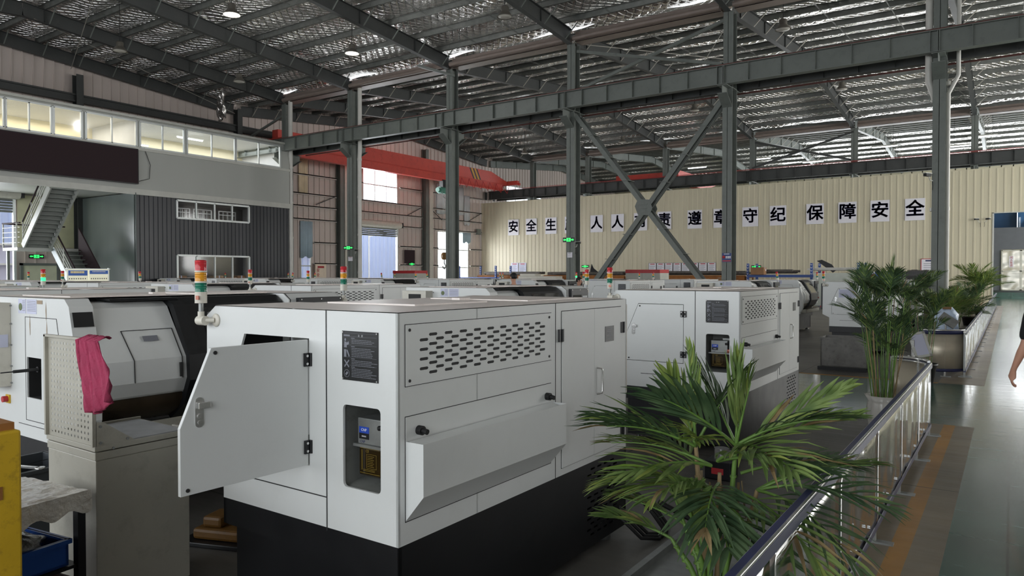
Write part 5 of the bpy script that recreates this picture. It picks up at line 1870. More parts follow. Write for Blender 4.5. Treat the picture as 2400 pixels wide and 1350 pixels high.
for k in range(5):
    for j in range(4):
        for ty in 'AB':
            if ty == 'A' and (k, j) in ((2, 0), (3, 0), (4, 0), (4, 1)): continue
            if ty == 'B' and (k, j) in ((2, 0), (3, 0), (4, 0), (4, 1)): continue
            if ty == 'A':
                skip = (() if j == 0 and k == 0 else HEAD_ONLY) + (() if (k + j) < 2 else ('chip_tray', 'small_nameplate'))
            else:
                skip = TAIL_ONLY + (BACK_ONLY if (k, j) != (0, 0) else ())
            if ty == 'A' and k == 0 and j == 0:
                o = A1
            else:
                o = copy_tree(A1, None, skip)
            machines[(ty, k, j)] = o
            if ty == 'A':
                o.location = (XA - 6.0 * k, YR[j], 0)
                lab = 'white lathe, vented back in view, %s, %s line from fence' % (YN[j], ORD[2 * k])
            else:
                o.location = (XB - 6.0 * k, YR[j] + 0.03 + L * 1.06, 0)
                o.rotation_euler = (0, 0, math.pi)
                lab = 'white lathe, sliding doors in view, %s, %s line from fence' % (YN[j], ORD[2 * k + 1])
            if (ty, k, j) != ('A', 0, 0):
                o.scale = (1, 1.06, 1)
            tag(o, lab, 'machine', 'lathes')
A1['label'] = 'large white lathe in the foreground with its tail door standing open'
machines[('A', 0, 1)]['label'] = 'white lathe partly behind the near palm, tail door closed, second along the fence'
machines[('A', 0, 2)]['label'] = 'white lathe behind the grey steel bin, a sheet taped on its tail door'
machines[('B', 0, 0)]['label'] = 'white lathe with a black window door behind the pegboard cabinet'
def part(o, nm):
    return [c for c in o.children if c.name.split('.')[0] == nm]
for key, o in machines.items():
    if o is A1: continue
    for d in part(o, 'tail_door'):
        d.rotation_euler = (0, 0, R(0.3))
m_stain(machines[('B', 0, 0)])
# taped sheets
def taped(o, x0, x1, z0, z1):
    b = MB(); b.box(x0, x1, -.006, -.003, z0, z1); q = b.build('taped_sheet', LILAC, o)
    h = MB()
    for k in range(9): h.box(x0 + .02, x1 - .02, -.0075, -.006, z1 - .03 - k * (z1 - z0 - .04) / 9, z1 - .026 - k * (z1 - z0 - .04) / 9)
    h.build('printed_lines', INK, q)
taped(machines[('A', 0, 2)], -1.02, -.68, 1.2, 1.38)
# some lamps lit, some towers tilted as in the photo
for key in (('B', 1, 0), ('B', 1, 2)):
    for tw in part(machines[key], 'light_tower'):
        for c in tw.children:
            if c.name.split('.')[0] == 'green_lens':
                c.data = c.data.copy(); c.data.materials[0] = LENS_G_ON
for key, a in ((('B', 2, 1), 7), (('A', 3, 3), -9), (('B', 0, 2), 8), (('B', 2, 2), 14), (('B', 4, 2), 6), (('A', 3, 2), 14)):
    if key in machines:
        for tw in part(machines[key], 'light_tower'):
            for c in tw.children:
                M = Matrix.Translation((-1.315, -.045, 1.47)) @ Matrix.Rotation(R(a), 4, 'Y') @ Matrix.Translation((1.315, .045, -1.47))
                c.matrix_local = M

# ================================================================ FOREGROUND LEFT
t = empty('tool_cabinet', (-3.87, 1.95, 0), 0, 'grey beige steel tool cabinet with a pegboard back standing in the lathe aisle', 'cabinet')
mb = MB()
mb.box(-.25, .25, -.24, .24, .08, .80)
mb.box(-.254, .254, -.244, .244, .80, .84)
mb.build('carcass', CABINET, t, bevel=.004)
mb = MB(); mb.box(-.256, .256, -.246, .246, .845, .87); mb.box(-.256, -.246, -.246, .246, .87, .885); mb.box(.1, .256, .23, .246, .87, .88)
mb.build('worktop_rim', CABINET, t, bevel=.002)
mb = MB(); mb.box(-.235, .235, -.2, .225, .868, .874); mb.build('worktop_mat', mat('scuffed_aluminium', (176, 178, 182), .35, .6, var=.2, scale=9), t)
hol = []
for i in range(13):
    for k in range(17):
        x, z = -.205 + .0345 * i, .89 + .0285 * k
        hol.append([(x, z), (x + .010, z), (x + .010, z + .012), (x, z + .012)])
mb = MB(); mb.poly(rect(-.25, .25, .87, 1.385), hol, (0, -.24, 0), (1, 0, 0), (0, 0, 1), .002)
mb.box(-.254, -.238, -.256, -.238, .87, 1.39); mb.box(.238, .254, -.256, -.238, .87, 1.39); mb.box(-.254, .254, -.256, -.238, 1.38, 1.392)
pb = mb.build('pegboard', CABINET, t)
mb = MB(); mb.poly([(-.24, .87), (-.05, .87), (-.2, .98), (-.24, .99)], [], (.254, 0, 0), (0, 1, 0), (0, 0, 1), .003)
br = mb.build('corner_bracket', CABINET, t)
mb = MB()
for q in ((-.22, .885), (-.09, .885), (-.22, .965), (-.16, .85)): mb.cyl((.254, q[0], q[1]), (.26, q[0], q[1]), .007, 10)
mb.build('bolt', STEEL, br)
for x in (-.22, .22):
    for y in (-.21, .21):
        mb = MB(); mb.cyl((x, y, 0), (x, y, .08), .018, 10); mb.cyl((x, y, 0), (x, y, .012), .03, 12); mb.build('foot', RUBBER, t)
# magenta cloth hung over the right top corner of the pegboard
def cloth():
    mb = MB(); mb.smooth = True
    n, m_ = 26, 30
    vs = []
    x0 = -3.87
    for j in range(m_ + 1):
        v = j / m_
        for i in range(n + 1):
            u = i / n
            wid = .20 * (0.80 + .55 * v - .60 * max(0, v - .60) ** 1.1 * 1.6)
            x = x0 + .225 + (u - .35) * wid * 1.12 + .15 * v
            fold = .016 * math.sin(u * 15 + v * 2.2) * (.35 + v) + .009 * math.sin(u * 31 + v * 5)
            if v < .12:
                y = 1.71 + .035 - .055 * (v / .12)
                z = 1.392 + .012 * math.sin(v / .12 * math.pi) + .003 * math.sin(u * 20)
            else:
                y = 1.688 - .014 - abs(fold) * 1.5
                z = 1.392 - (v - .12) * (.29 + .05 * math.sin(u * 3.0 + .6)) / .88
            vs.append((x + fold * .5, y, z))
    fs = [(j * (n + 1) + i, j * (n + 1) + i + 1, (j + 1) * (n + 1) + i + 1, (j + 1) * (n + 1) + i) for j in range(m_) for i in range(n)]
    mb.add(vs, fs)
    o = mb.build('work_cloth', CLOTH)
    md = o.modifiers.new('thickness', 'SOLIDIFY'); md.thickness = .004
    return tag(o, 'magenta work cloth hanging over the corner of the pegboard', 'cloth')
cloth()
# yellow machine corner at the left edge
t = empty('yellow_guard', (-3.14, 0.84, 0), 0, 'scuffed yellow steel guard box cut off at the left edge, wooden lid', 'guard')
mb = MB(); mb.box(-.5, .31, -.24, .25, .05, 1.16); mb.build('steel_box', YELLOW, t, bevel=.008)
mb = MB(); mb.box(-.48, .28, -.2, .24, 1.16, 1.185); mb.build('wooden_lid', TIMBER, t)
mb = MB(); mb.box(.3101, .313, .15, .19, .93, .975); mb.build('torn_slot', TIMBER, t)
for x in (-.45, .2):
    mb = MB(); mb.box(x - .03, x + .03, -.2, .2, 0, .05); mb.build('skid', BLACK, t)
# film-topped stand with bins
t = empty('workshop_stand', (-3.70, 1.345, 0), R(8), 'dark angle iron stand with a plastic film covered top beside the yellow guard', 'stand')
mb = MB(); mb.box(-.24, .24, -.25, .23, .66, .70); mb.build('top_frame', BLACK, t)
for x in (-.22, .22):
    for y in (-.23, .21):
        mb = MB(); mb.box(x - .018, x + .018, y - .018, y + .018, 0, .66); mb.build('leg', BLACK, t)
mb = MB(); mb.box(-.22, .22, -.23, .21, .10, .12); mb.box(-.22, .22, -.23, .21, .36, .375); mb.build('shelf', BLACK, t)
mb = MB(); mb.smooth = True
vs = []
rnd = random.Random(11)
for j in range(25):
    for i in range(25):
        vs.append((-.25 + .5 * i / 24, -.26 + .5 * j / 24, .703 + rnd.random() * .006 + .002 * math.sin(i * 1.3 + j * .4)))
mb.add(vs, [(j * 25 + i, j * 25 + i + 1, (j + 1) * 25 + i + 1, (j + 1) * 25 + i) for j in range(24) for i in range(24)])
for (axx, s) in (('x', .252), ('y', -.262)):
    vs = []
    for i in range(25):
        for k in range(4):
            w = -.25 + .5 * i / 24
            if axx == 'x': vs.append((s + .003 * math.sin(i * 2.2), w, .71 - .03 * k - .015 * math.sin(i * .9) * (k > 0)))
            else: vs.append((w, s + .003 * math.sin(i * 2.2), .71 - .03 * k - .008 * math.sin(i * .9) * (k > 0)))
    mb.add(vs, [(i * 4 + k, (i + 1) * 4 + k, (i + 1) * 4 + k + 1, i * 4 + k + 1) for i in range(24) for k in range(3)])
mb.build('film_cover', FILM, t)
def crate(name, x, y, z, sx, sy, sz, rz, m, label, cat='crate', wall=.012):
    t = empty(name, (x, y, z), rz, label, cat)
    mb = MB()
    mb.box(-sx / 2, sx / 2, -sy / 2, sy / 2, 0, wall)
    for s in (-1, 1):
        mb.box(s * sx / 2 - s * wall, s * sx / 2, -sy / 2, sy / 2, 0, sz)
        mb.box(-sx / 2, sx / 2, s * sy / 2 - s * wall, s * sy / 2, 0, sz)
    o = mb.build('bin_body', m, t)
    mb = MB()
    for s in (-1, 1):
        mb.box(s * sx / 2 - .006, s * sx / 2 + .012 * s, -sy / 2 - .01, sy / 2 + .01, sz - .02, sz)
        mb.box(-sx / 2 - .01, sx / 2 + .01, s * sy / 2 - .006, s * sy / 2 + .012 * s, sz - .02, sz)
    mb.build('rim', m, t)
    return t
crate('plastic_bin', -3.67, 1.335, .378, .36, .36, .12, R(8), BLUE_PL, 'blue plastic bin on the upper shelf of the film covered stand', 'bin')
crate('plastic_bin', -3.67, 1.335, .122, .36, .36, .2, R(8), mat('red_brown_plastic', (104, 44, 32), .5), 'red brown crate on the lower shelf of the film covered stand', 'bin')
mb = MB(); mb.smooth = True
vs = []
for j in range(13):
    for i in range(19):
        a = 2 * math.pi * i / 18
        q = math.sin(math.pi * j / 12)
        r_ = (.155 + .02 * math.sin(a * 5 + j)) * q
        vs.append((-3.67 + r_ * math.cos(a), 1.335 + r_ * math.sin(a), .49 - .05 * math.cos(math.pi * j / 12) + .01 * math.sin(a * 3)))
mb.add(vs, [(j * 19 + i, j * 19 + i + 1, (j + 1) * 19 + i + 1, (j + 1) * 19 + i) for j in range(12) for i in range(18)])
tag(mb.build('plastic_bundle', mat('grey_film', (112, 110, 106), .2, var=.3, scale=12, coat=.5, bump=1, bscale=25)), 'crumpled grey film bundle lying in the blue bin', 'wrapping')
crate('storage_tub', -4.72, 1.86, 0, .42, .36, .60, R(4), mat('grey_plastic', (64, 68, 72), .5), 'dark grey tub standing behind the film covered stand', 'tub')
t = empty('spanner', (-4.66, 1.78, .598), R(20), 'steel spanner resting across the rim of the dark grey tub', 'tool')
mb = MB(); mb.box(-.14, .14, -.012, .012, 0, .010); mb.lathe([(.001, 0), (.026, 0), (.026, .010), (.001, .010)], (.15, 0, 0), 12); mb.box(-.2, -.14, -.026, -.008, 0, .010); mb.box(-.2, -.14, .008, .026, 0, .010)
for q in (-1, 1): mb.box(-.005, .005, -.19, .19, -.002, 0)
mb.build('shaft', CHROME, t)
# things on the floor between the lathes
t = empty('power_tool_case', (-4.12, 2.75, 0.0), R(20), 'oily orange brown hand pump block in a low tray on the floor', 'tool')
mb = MB(); mb.box(-.17, .17, -.12, .12, .03, .10); mb.box(-.12, .02, -.09, .09, .10, .17); mb.build('pump_block', ORANGE, t, bevel=.02)
mb = MB(); mb.box(-.24, .24, -.17, .17, 0, .03); mb.build('drip_tray', BLACK, t, bevel=.006)
mb = MB(); mb.tube([(0.05, 0, .13), (.16, 0, .19), (.2, .02, .17)], .02, 8); mb.build('lever', ORANGE, t)
t = empty('chip_cart', (-3.95, 3.9, 0), 0, 'low black chip cart pushed under the tray between two lathes', 'cart')
mb = MB(); mb.box(-.3, .3, -.5, .5, .1, .42); mb.build('cart_body', BLACK, t, bevel=.01)
for x in (-.25, .25):
    for y in (-.42, .42):
        mb = MB(); mb.cyl((x - .015, y, .05), (x + .015, y, .05), .05, 14); mb.build('wheel', RUBBER, t)
# cables and floor plate by the far corner of the open lathe
t = empty('cable_loop', (-2.0, 4.2, 0), 0, 'black cables looping out from under the foreground lathe', 'cable')
for k in range(3):
    mb = MB(); mb.smooth = True
    mb.tube([(-.15, -.1 + .05 * k, .25), (0.0, -.06 + .05 * k, .14), (.10, -.02 + .05 * k, .04), (.17, .10 + .05 * k, .015), (.12, .28 + .04 * k, .02), (.02, .32 + .04 * k, .1), (-.12, .3, .24)], .012, 8)
    mb.build('cable', RUBBER, t)
mb = MB(); mb.smooth = True
mb.tube([(-1.9, 4.45, .2), (-1.6, 4.6, .03), (-1.35, 4.7, .015), (-1.2, 5.0, .015)], .018, 8)
tag(mb.build('power_cable', RUBBER), 'thick black power cable running to the floor channel by the palm', 'cable')
mb = MB(); mb.box(-1.72, -1.30, 3.2, 4.9, 0, .006); mb.box(-1.32, -1.28, 3.2, 4.9, 0, .05); mb.box(-1.74, -1.70, 3.2, 4.9, 0, .05); mb.box(-1.74, -1.28, 4.86, 4.9, 0, .05)
tag(mb.build('drip_tray', STEEL), 'flat steel drip tray with a rim lying beside the foreground lathe', 'tray')
t = empty('transformer', (-1.98, 5.95, 0), 0, 'small transformer with a silver cap and red base between the first two lathes', 'transformer')
mb = MB(); mb.box(-.11, .11, -.10, .10, .0, .16); mb.build('case', BLACK, t, bevel=.01)
mb = MB(); mb.cyl((0, 0, .16), (0, 0, .25), .06, 18); mb.build('silver_cap', CHROME, t)
mb = MB(); mb.box(-.05, .05, -.105, -.10, .05, .10); mb.build('red_cover', REDP, t)

# ================================================================ FENCES ALONG THE AISLE
def fence(x, y0, y1, n, label, H=.77):
    t = empty('barrier_fence', (x, y0, 0), 0, label, 'fence')
    Lf = y1 - y0
    for k in range(n):
        a, b = Lf * k / n, Lf * (k + 1) / n
        mb = MB(); mb.smooth = True
        nx, nz = 14, 8
        rnd = random.Random(int(y0 * 10) + k)
        ph = rnd.random() * 6
        vs = []
        for i in range(nx + 1):
            for j in range(nz + 1):
                u, v = i / nx, j / nz
                edge = math.sin(math.pi * u) * math.sin(math.pi * v)
                buck = .010 * math.sin(u * 9 + ph + v * 1.4) + .007 * math.sin(u * 17 + ph * 2 - v * 2)
                vs.append((.012 + edge * buck, a + (b - a) * u, .09 + (H - .13) * v))
        mb.add(vs, [(i * (nz + 1) + j, (i + 1) * (nz + 1) + j, (i + 1) * (nz + 1) + j + 1, i * (nz + 1) + j + 1) for i in range(nx) for j in range(nz)])
        o = mb.build('steel_panel', SHEET, t)
        md = o.modifiers.new('thickness', 'SOLIDIFY'); md.thickness = .002; md.offset = -1
    mb = MB(); mb.box(-.022, .022, 0, Lf, H - .04, H); mb.build('top_rail', CHROME, t, bevel=.003)
    mb = MB(); mb.box(.0225, .0245, 0, Lf, H - .055, H - .012); mb.box(-.018, .010, 0, Lf, H + .0005, H + .002); mb.build('top_tape', TAPE, t)
    mb = MB(); mb.box(.013, .020, 0, Lf, .085, .12); mb.box(-.02, .013, 0, Lf, .085, .105); mb.build('bottom_rail', TAPE, t)
    for k in range(n + 1):
        y = Lf * k / n
        y = min(max(y, .02), Lf - .02)
        mb = MB(); mb.box(-.018, .010, y - .018, y + .018, 0, H - .04); mb.build('post', STEEL, t)
        mb = MB(); mb.box(-.09, .11, y - .028, y + .028, 0, .012); mb.build('post_foot', STEEL, t)
    for k in range(n):
        mb = MB()
        y = Lf * (k + .5) / n
        for z in (.2, .21):
            mb.cyl((.014, y - .2, z), (.03, y - .2, z), .007, 8); mb.cyl((.014, y + .25, z), (.03, y + .25, z), .007, 8)
        mb.build('panel_bolt', CHROME, t)
    return t
fence(-.70, 1.35, 8.78, 6, 'shiny steel barrier fence with a purple taped rail beside the near palm')
fence(-.62, 14.05, 44.0, 24, 'long shiny steel barrier fence leading to the far end of the aisle')
def curved(cx, cy, r, a0, a1, label, back=False, H=.77):
    t = empty('curved_barrier', (cx, cy, 0), 0, label, 'fence')
    n = 18
    def arc(rr, z): return [(rr * math.cos(R(a0 + (a1 - a0) * i / n)), rr * math.sin(R(a0 + (a1 - a0) * i / n)), z) for i in range(n + 1)]
    def band(z0, z1, rr, m, nm, th=.004):
        mb = MB(); mb.smooth = True
        A, B = arc(rr, z0), arc(rr, z1)
        mb.add(A + B, [(i, i + 1, n + 1 + i + 1, n + 1 + i) for i in range(n)])
        o = mb.build(nm, m, t)
        md = o.modifiers.new('thickness', 'SOLIDIFY'); md.thickness = th
    band(.10, H - .03, r, mat('brushed_stainless', (206, 196, 176), .34, .45, var=.06, scale=2), 'curved_sheet')
    band(H - .065, H - .01, r + .012, TAPE, 'top_tape')
    band(.08, .13, r + .012, TAPE, 'bottom_tape')
    for q in (a0 + 1, a1 - 5):
        mb = MB(); pp = [(( r + .014) * math.cos(R(q + e)), (r + .014) * math.sin(R(q + e))) for e in (0, 5)]
        mb.add([(pp[0][0], pp[0][1], .09), (pp[1][0], pp[1][1], .09), (pp[1][0], pp[1][1], H - .02), (pp[0][0], pp[0][1], H - .02)], [(0, 1, 2, 3)]); mb.build('side_tape', TAPE, t)
    mb = MB(); mb.smooth = True; mb.tube(arc(r - .01, H), .016, 8); mb.tube(arc(r - .04, H - .03), .012, 8); mb.build('top_rail', CHROME, t)
    for a in (a0, (a0 + a1) / 2, a1):
        mb = MB(); mb.cyl((r * math.cos(R(a)) * .97, r * math.sin(R(a)) * .97, 0), (r * math.cos(R(a)) * .97, r * math.sin(R(a)) * .97, H), .016, 10); mb.build('post', CHROME, t)
        mb = MB(); p = (r * math.cos(R(a)), r * math.sin(R(a))); mb.box(p[0] - .06, p[0] + .09, p[1] - .03, p[1] + .03, 0, .012); mb.build('post_foot', STEEL, t)
    return t
curved(-1.12, 8.80, .42, 2, 88, 'curved steel end of the near fence with chrome rails')
curved(-1.10, 14.45, .52, -110, -24, 'curved stainless end panel framed in purple tape at the far fence')

# ================================================================ PALMS
def frond_mesh(length, nleaf, leaflen, droop, width, m_i, seed, open_=1.0, lw=.022, drop=.5):
    """areca frond lying along +x from the origin, curving down; leaflets in two ranks"""
    rnd = random.Random(seed)
    mb = MB()
    def rach(s):
        return Vector((length * (s - .10 * s * s * droop), 0, -length * droop * .55 * s ** 2.1))
    pts = [rach(i / 10) for i in range(11)]
    mb.cur = 1
    mb.tube(pts, .004, 5, False, [.0075 * (1 - .85 * i / 10) + .001 for i in range(11)])
    for i in range(nleaf):
        s = .22 + .78 * i / (nleaf - 1)
        p = rach(s)
        d = (rach(min(1, s + .03)) - rach(s - .03)).normalized()
        ll = leaflen * (math.sin(math.pi * (.18 + .72 * s)) ** .8) * (1 + rnd.uniform(-.12, .12))
        for sd in (-1, 1):
            ang = R(58 - 34 * s + rnd.uniform(-7, 7)) * open_
            side = Vector((0, sd, 0))
            upv = d.cross(side).normalized() * sd
            if upv.z < 0: upv = -upv
            dr = (d * math.cos(ang) + side * math.sin(ang) + upv * (.30 + rnd.uniform(-.1, .1)) * width).normalized()
            wv = dr.cross(upv).normalized()
            mid = []
            n = 4
            for k in range(n + 1):
                f = k / n
                mid.append(p + dr * ll * f + Vector((0, 0, -1)) * (drop * ll * f * f * (.55 + rnd.uniform(-.1, .15))))
            vs = []
            for k, q in enumerate(mid):
                f = k / n
                w = lw * (.35 + 2.2 * f if f < .3 else 1.0 if f < .6 else (1 - f) / .4 * .92 + .08) * .5
                vs += [q - wv * w + upv * w * .35, q, q + wv * w + upv * w * .35]
            fs = []
            for k in range(n):
                a = 3 * k
                fs += [(a, a + 1, a + 4, a + 3), (a + 1, a + 2, a + 5, a + 4)]
            mb.cur = 2 if rnd.random() < m_i[1] else 0
            if rnd.random() < m_i[2]: mb.cur = 3
            mb.add(vs, fs)
    return mb

def place_frond(mb, parent, base, tip_dir, roll, mats, name='frond'):
    o = mb.build(name, mats, parent)
    d = Vector(tip_dir).normalized()
    up = Vector((0, 0, 1))
    y = up.cross(d)
    if y.length < .05: y = Vector((0, 1, 0))
    y.normalize()
    z = d.cross(y)
    M = Matrix((d, y, z)).transposed().to_4x4() @ Matrix.Rotation(roll, 4, 'X')
    M.translation = Vector(base)
    o.matrix_local = M
    return o

def palm(name, loc, H, spread, nf, ncane, label, pot='white', seed=1, pr=.17, ph=.40, dark=True, ll=.30, lw=.02, special=(), lo_frac=.45, group=None, fine=False):
    rnd = random.Random(seed)
    t = empty(name, loc, 0, label, 'plant', group)
    mb = MB()
    if pot == 'white':
        mb.lathe([(.001, .0), (pr * .62, .0), (pr * .66, .02), (pr * .80, .10), (pr * .96, ph * .55), (pr * .88, ph * .82), (pr * .84, ph * .86), (pr * 1.05, ph), (pr * .98, ph * .985), (pr * .80, ph * .9), (.001, ph * .88)], (0, 0, 0), 48, 12, .035)
        mb.build('pot', POT_W, t)
    else:
        mb.lathe([(.001, .0), (pr * .7, .0), (pr * .95, ph * .9), (pr * 1.03, ph * .92), (pr * 1.03, ph), (pr * .95, ph), (pr * .9, ph * .88), (.001, ph * .87)], (0, 0, 0), 28)
        mb.build('pot', POT_K, t)
    mb = MB(); mb.lathe([(.001, ph * .91), (pr * .82, ph * .895)], (0, 0, 0), 20); mb.build('soil', SOIL, t)
    mats = [LEAF_D if dark else LEAF, STEMG, LEAF if dark else LEAF_Y, LEAF_DRY]
    heads = []
    for k in range(ncane):
        a = 2 * math.pi * k / ncane + rnd.random()
        r0 = pr * (.72 if fine else .45) * rnd.random() ** .5
        h = H * ((.40 if fine else .42) + (.36 if fine else .25) * rnd.random())
        lean = .03 + .09 * rnd.random()
        b = Vector((r0 * math.cos(a), r0 * math.sin(a), ph * .88))
        tp = Vector((b.x + lean * h * math.cos(a), b.y + lean * h * math.sin(a), h))
        mb = MB(); mb.smooth = True
        mb.tube([b, b.lerp(tp, .4) + Vector((0, 0, .02)), b.lerp(tp, .75), tp], .01, 7, True, [.0055, .005, .0045, .0035] if fine else [.008, .0075, .0065, .005])
        if k % 3 == 0:
            for q in (.3, .5, .7): mb.cyl(b.lerp(tp, q) - Vector((0, 0, .004)), b.lerp(tp, q) + Vector((0, 0, .004)), .0095, 7)
        mb.build('cane', STEMG if k % 4 else STEMB, t)
        heads.append(tp)
    pool = [frond_mesh(1, 18, ll / spread * 1.15, .55 + .3 * (q % 2), 1, (0, .25, .03), seed * 10 + q, .9, lw / spread * 1.2) for q in range(3)]
    metas = [None] * 3
    for k in range(nf):
        hd = heads[k % len(heads)]
        a = 2.399 * k + rnd.uniform(-.3, .3)
        el = R(rnd.uniform(40, 84) if fine else rnd.uniform(25, 84))
        d = Vector((math.cos(a) * math.cos(el), math.sin(a) * math.cos(el), math.sin(el)))
        ln = spread * rnd.uniform(.75, 1.1)
        ln = min(ln, max(.3 * spread, (H - hd.z) / max(.25, d.z * .8)))
        q = k % 3
        if metas[q] is None:
            o = place_frond(pool[q], t, hd, d, rnd.uniform(-.5, .5), mats)
            metas[q] = o
        else:
            o = metas[q].copy(); C.objects.link(o)
            dd = d.normalized(); y = Vector((0, 0, 1)).cross(dd).normalized(); z = dd.cross(y)
            M = Matrix((dd, y, z)).transposed().to_4x4() @ Matrix.Rotation(rnd.uniform(-.5, .5), 4, 'X')
            M.translation = hd
            o.parent = t
            o.matrix_local = M
        o.scale = (ln, ln, ln)
    return t

# the near palm: its fronds one by one, (base, tip, roll, leaflet length, width, material bias, droop)
PX, PY = -1.10, 3.22
t = empty('potted_palm', (PX, PY, 0), 0, 'large green potted palm in the foreground spreading over the fence', 'plant')
mb = MB(); mb.lathe([(.001, .0), (.13, .0), (.17, .22), (.19, .23), (.19, .25), (.17, .25), (.16, .22), (.001, .22)], (0, 0, 0), 30); mb.build('pot', POT_W, t)
mb = MB(); mb.lathe([(.001, .23), (.16, .225)], (0, 0, 0), 20); mb.build('soil', SOIL, t)
c1 = Vector((-.07, -.06, .92)); c2 = Vector((.10, -.02, .94)); c3 = Vector((.0, -.14, .78)); c4 = Vector((-.16, .04, .52)); c5 = Vector((.16, .1, .72))
rnd = random.Random(5)
for k, (hd, r0) in enumerate(((c1, .05), (c2, .06), (c3, .02), (c4, .09), (c5, .07), (Vector((-.2, -.02, .46)), .1), (Vector((.05, .12, .6)), .1), (Vector((-.06, -.12, .56)), .08), (Vector((.02, .0, .8)), .03), (Vector((-.14, .1, .7)), .08))):
    b = Vector((hd.x * .45, hd.y * .45, .3))
    mb = MB(); mb.smooth = True
    mb.tube([b, b.lerp(hd, .35) + Vector((.01, 0, 0)), b.lerp(hd, .7), hd], .012, 8, True, [.014, .013, .012, .009])
    for q in (.25, .42, .6, .78): mb.cyl(b.lerp(hd, q) - Vector((0, 0, .004)), b.lerp(hd, q) + Vector((0, 0, .004)), .0155, 8)
    mb.build('cane', STEMG if k % 4 else STEMB, t)
# dry sheaths hanging round the canes
for k in range(9):
    a = k * .8
    p = Vector((.12 * math.cos(a), .10 * math.sin(a), .78 - .03 * (k % 3)))
    mb = MB(); mb.bar(p, p + Vector((.02 * math.cos(a * 3), .03 * math.sin(a * 2), -.16 - .1 * (k % 2))), .012, .002)
    mb.build('dry_sheath', LEAF_DRY, t)
FR = [
 # base, direction, length, leaflet length, leaflet width, open, droop, bias(yellow, dry), roll, material set
 (c1, (-.05, -.05, 1.0), .44, .17, .024, .42, .04, (.35, .02), .2, 0),
 (c1, (.30, .20, .80), .42, .19, .024, .45, .3, (.1, .03), -.5, 2),
 (c2, (.04, .0, 1.0), .36, .24, .030, .30, .05, (.2, .0), .9, 0),
 (c2, (.22, -.10, 1.0), .30, .22, .026, .36, .05, (.1, .0), .4, 0),
 (c2, (.86, .32, .60), .52, .20, .030, .50, .10, (.2, .06), .6, 0),
 (c2, (.90, .15, .42), .50, .20, .028, .55, .20, (.2, .05), .4, 0),
 (c5, (.95, -.05, .42), .52, .27, .024, .85, .70, (.1, .03), .2, 2),
 (c5, (.90, -.45, .12), .52, .27, .024, .95, .80, (.1, .05), .0, 2),
 (c3, (.40, -.70, .02), .44, .30, .030, 1.0, .55, (.05, .02), .1, 2),
 (c3, (.85, -.60, -.15), .58, .26, .026, .8, .75, (.1, .06), .2, 2),
 (c1, (-.95, -.12, .38), .54, .16, .026, .60, .45, (.4, .08), -.2, 1),
 (c1, (-.85, -.30, .50), .46, .26, .028, .8, .45, (.1, .02), .5, 2),
 (c1, (-.62, -.50, .42), .44, .32, .030, .80, .45, (.05, .02), .4, 2),
 (c3, (-.85, -.45, .30), .42, .28, .024, .8, .60, (.6, .04), .1, 1),
 (c3, (-.95, -.20, .05), .38, .24, .022, .8, .5, (.4, .06), .0, 0),
 (c1, (-.35, .10, .95), .34, .22, .026, .6, .25, (.6, .02), -.3, 1),
 (c2, (-.45, .20, .80), .40, .28, .032, .5, .15, (.0, .0), .5, 2),
 (c2, (-.55, -.45, .62), .42, .32, .032, .7, .35, (.0, .02), .7, 2),
 (c1, (.30, -.65, .45), .36, .24, .024, .8, .5, (.6, .03), -.3, 1),
 (c2, (.55, -.65, .30), .44, .26, .024, .9, .6, (.3, .03), .3, 0),
 (c5, (.75, .25, .50), .50, .24, .024, .85, .45, (.2, .03), -.1, 0),
 (c5, (.60, .55, .45), .50, .26, .024, .9, .55, (.1, .03), .1, 2),
 (c3, (-.30, -.80, .30), .34, .26, .024, .9, .6, (.3, .03), .2, 0),
 (c2, (.60, .05, .45), .46, .26, .024, .9, .5, (.1, .02), -.2, 2),
 (c4, (-.75, -.35, .50), .34, .18, .036, .6, .35, (.1, .02), .1, 0),
 (c4, (-.35, -.10, 1.0), .30, .18, .040, .45, .1, (.1, .0), .3, 0),
 (Vector((.0, -.05, .84)), (-.80, -.35, .45), .46, .26, .024, .8, .5, (.4, .03), .2, 0),
 (Vector((.0, -.05, .84)), (-.55, -.70, .25), .40, .28, .026, .9, .5, (.3, .03), -.2, 0),
 (Vector((.02, -.03, .86)), (.55, -.60, .50), .42, .26, .026, .8, .5, (.2, .03), .3, 0),
 (Vector((.02, -.03, .86)), (.85, -.20, .35), .50, .26, .024, .8, .5, (.2, .03), .1, 2),
 (Vector((.10, .05, .80)), (.75, .50, .30), .52, .26, .024, .8, .5, (.1, .03), .1, 2),
 (Vector((-.08, .05, .80)), (-.75, .40, .45), .42, .26, .024, .8, .5, (.2, .03), .1, 2),
 (Vector((.05, -.10, .78)), (.15, -.90, .15), .40, .28, .026, .9, .6, (.1, .03), .1, 2),
 (Vector((.12, -.04, .74)), (.80, -.55, .05), .50, .26, .024, .8, .7, (.1, .05), .1, 0),
 (Vector((-.10, .0, .74)), (-.90, -.25, .25), .40, .24, .024, .8, .6, (.5, .05), .1, 1),
 (Vector((-.06, -.12, .56)), (.10, -.40, .75), .32, .20, .032, .7, .3, (.2, .02), -.2, 0),
 (Vector((-.2, -.02, .46)), (-.80, -.20, .38), .34, .18, .034, .6, .4, (.2, .04), .0, 0),
 (Vector((-.06, -.12, .56)), (.55, -.50, .42), .36, .20, .028, .8, .4, (.1, .02), .1, 0),
]
MS = [[LEAF, STEMG, LEAF_Y, LEAF_DRY], [LEAF_Y, STEMG, LEAF, LEAF_DRY], [LEAF_D, STEMG, LEAF, LEAF_DRY]]
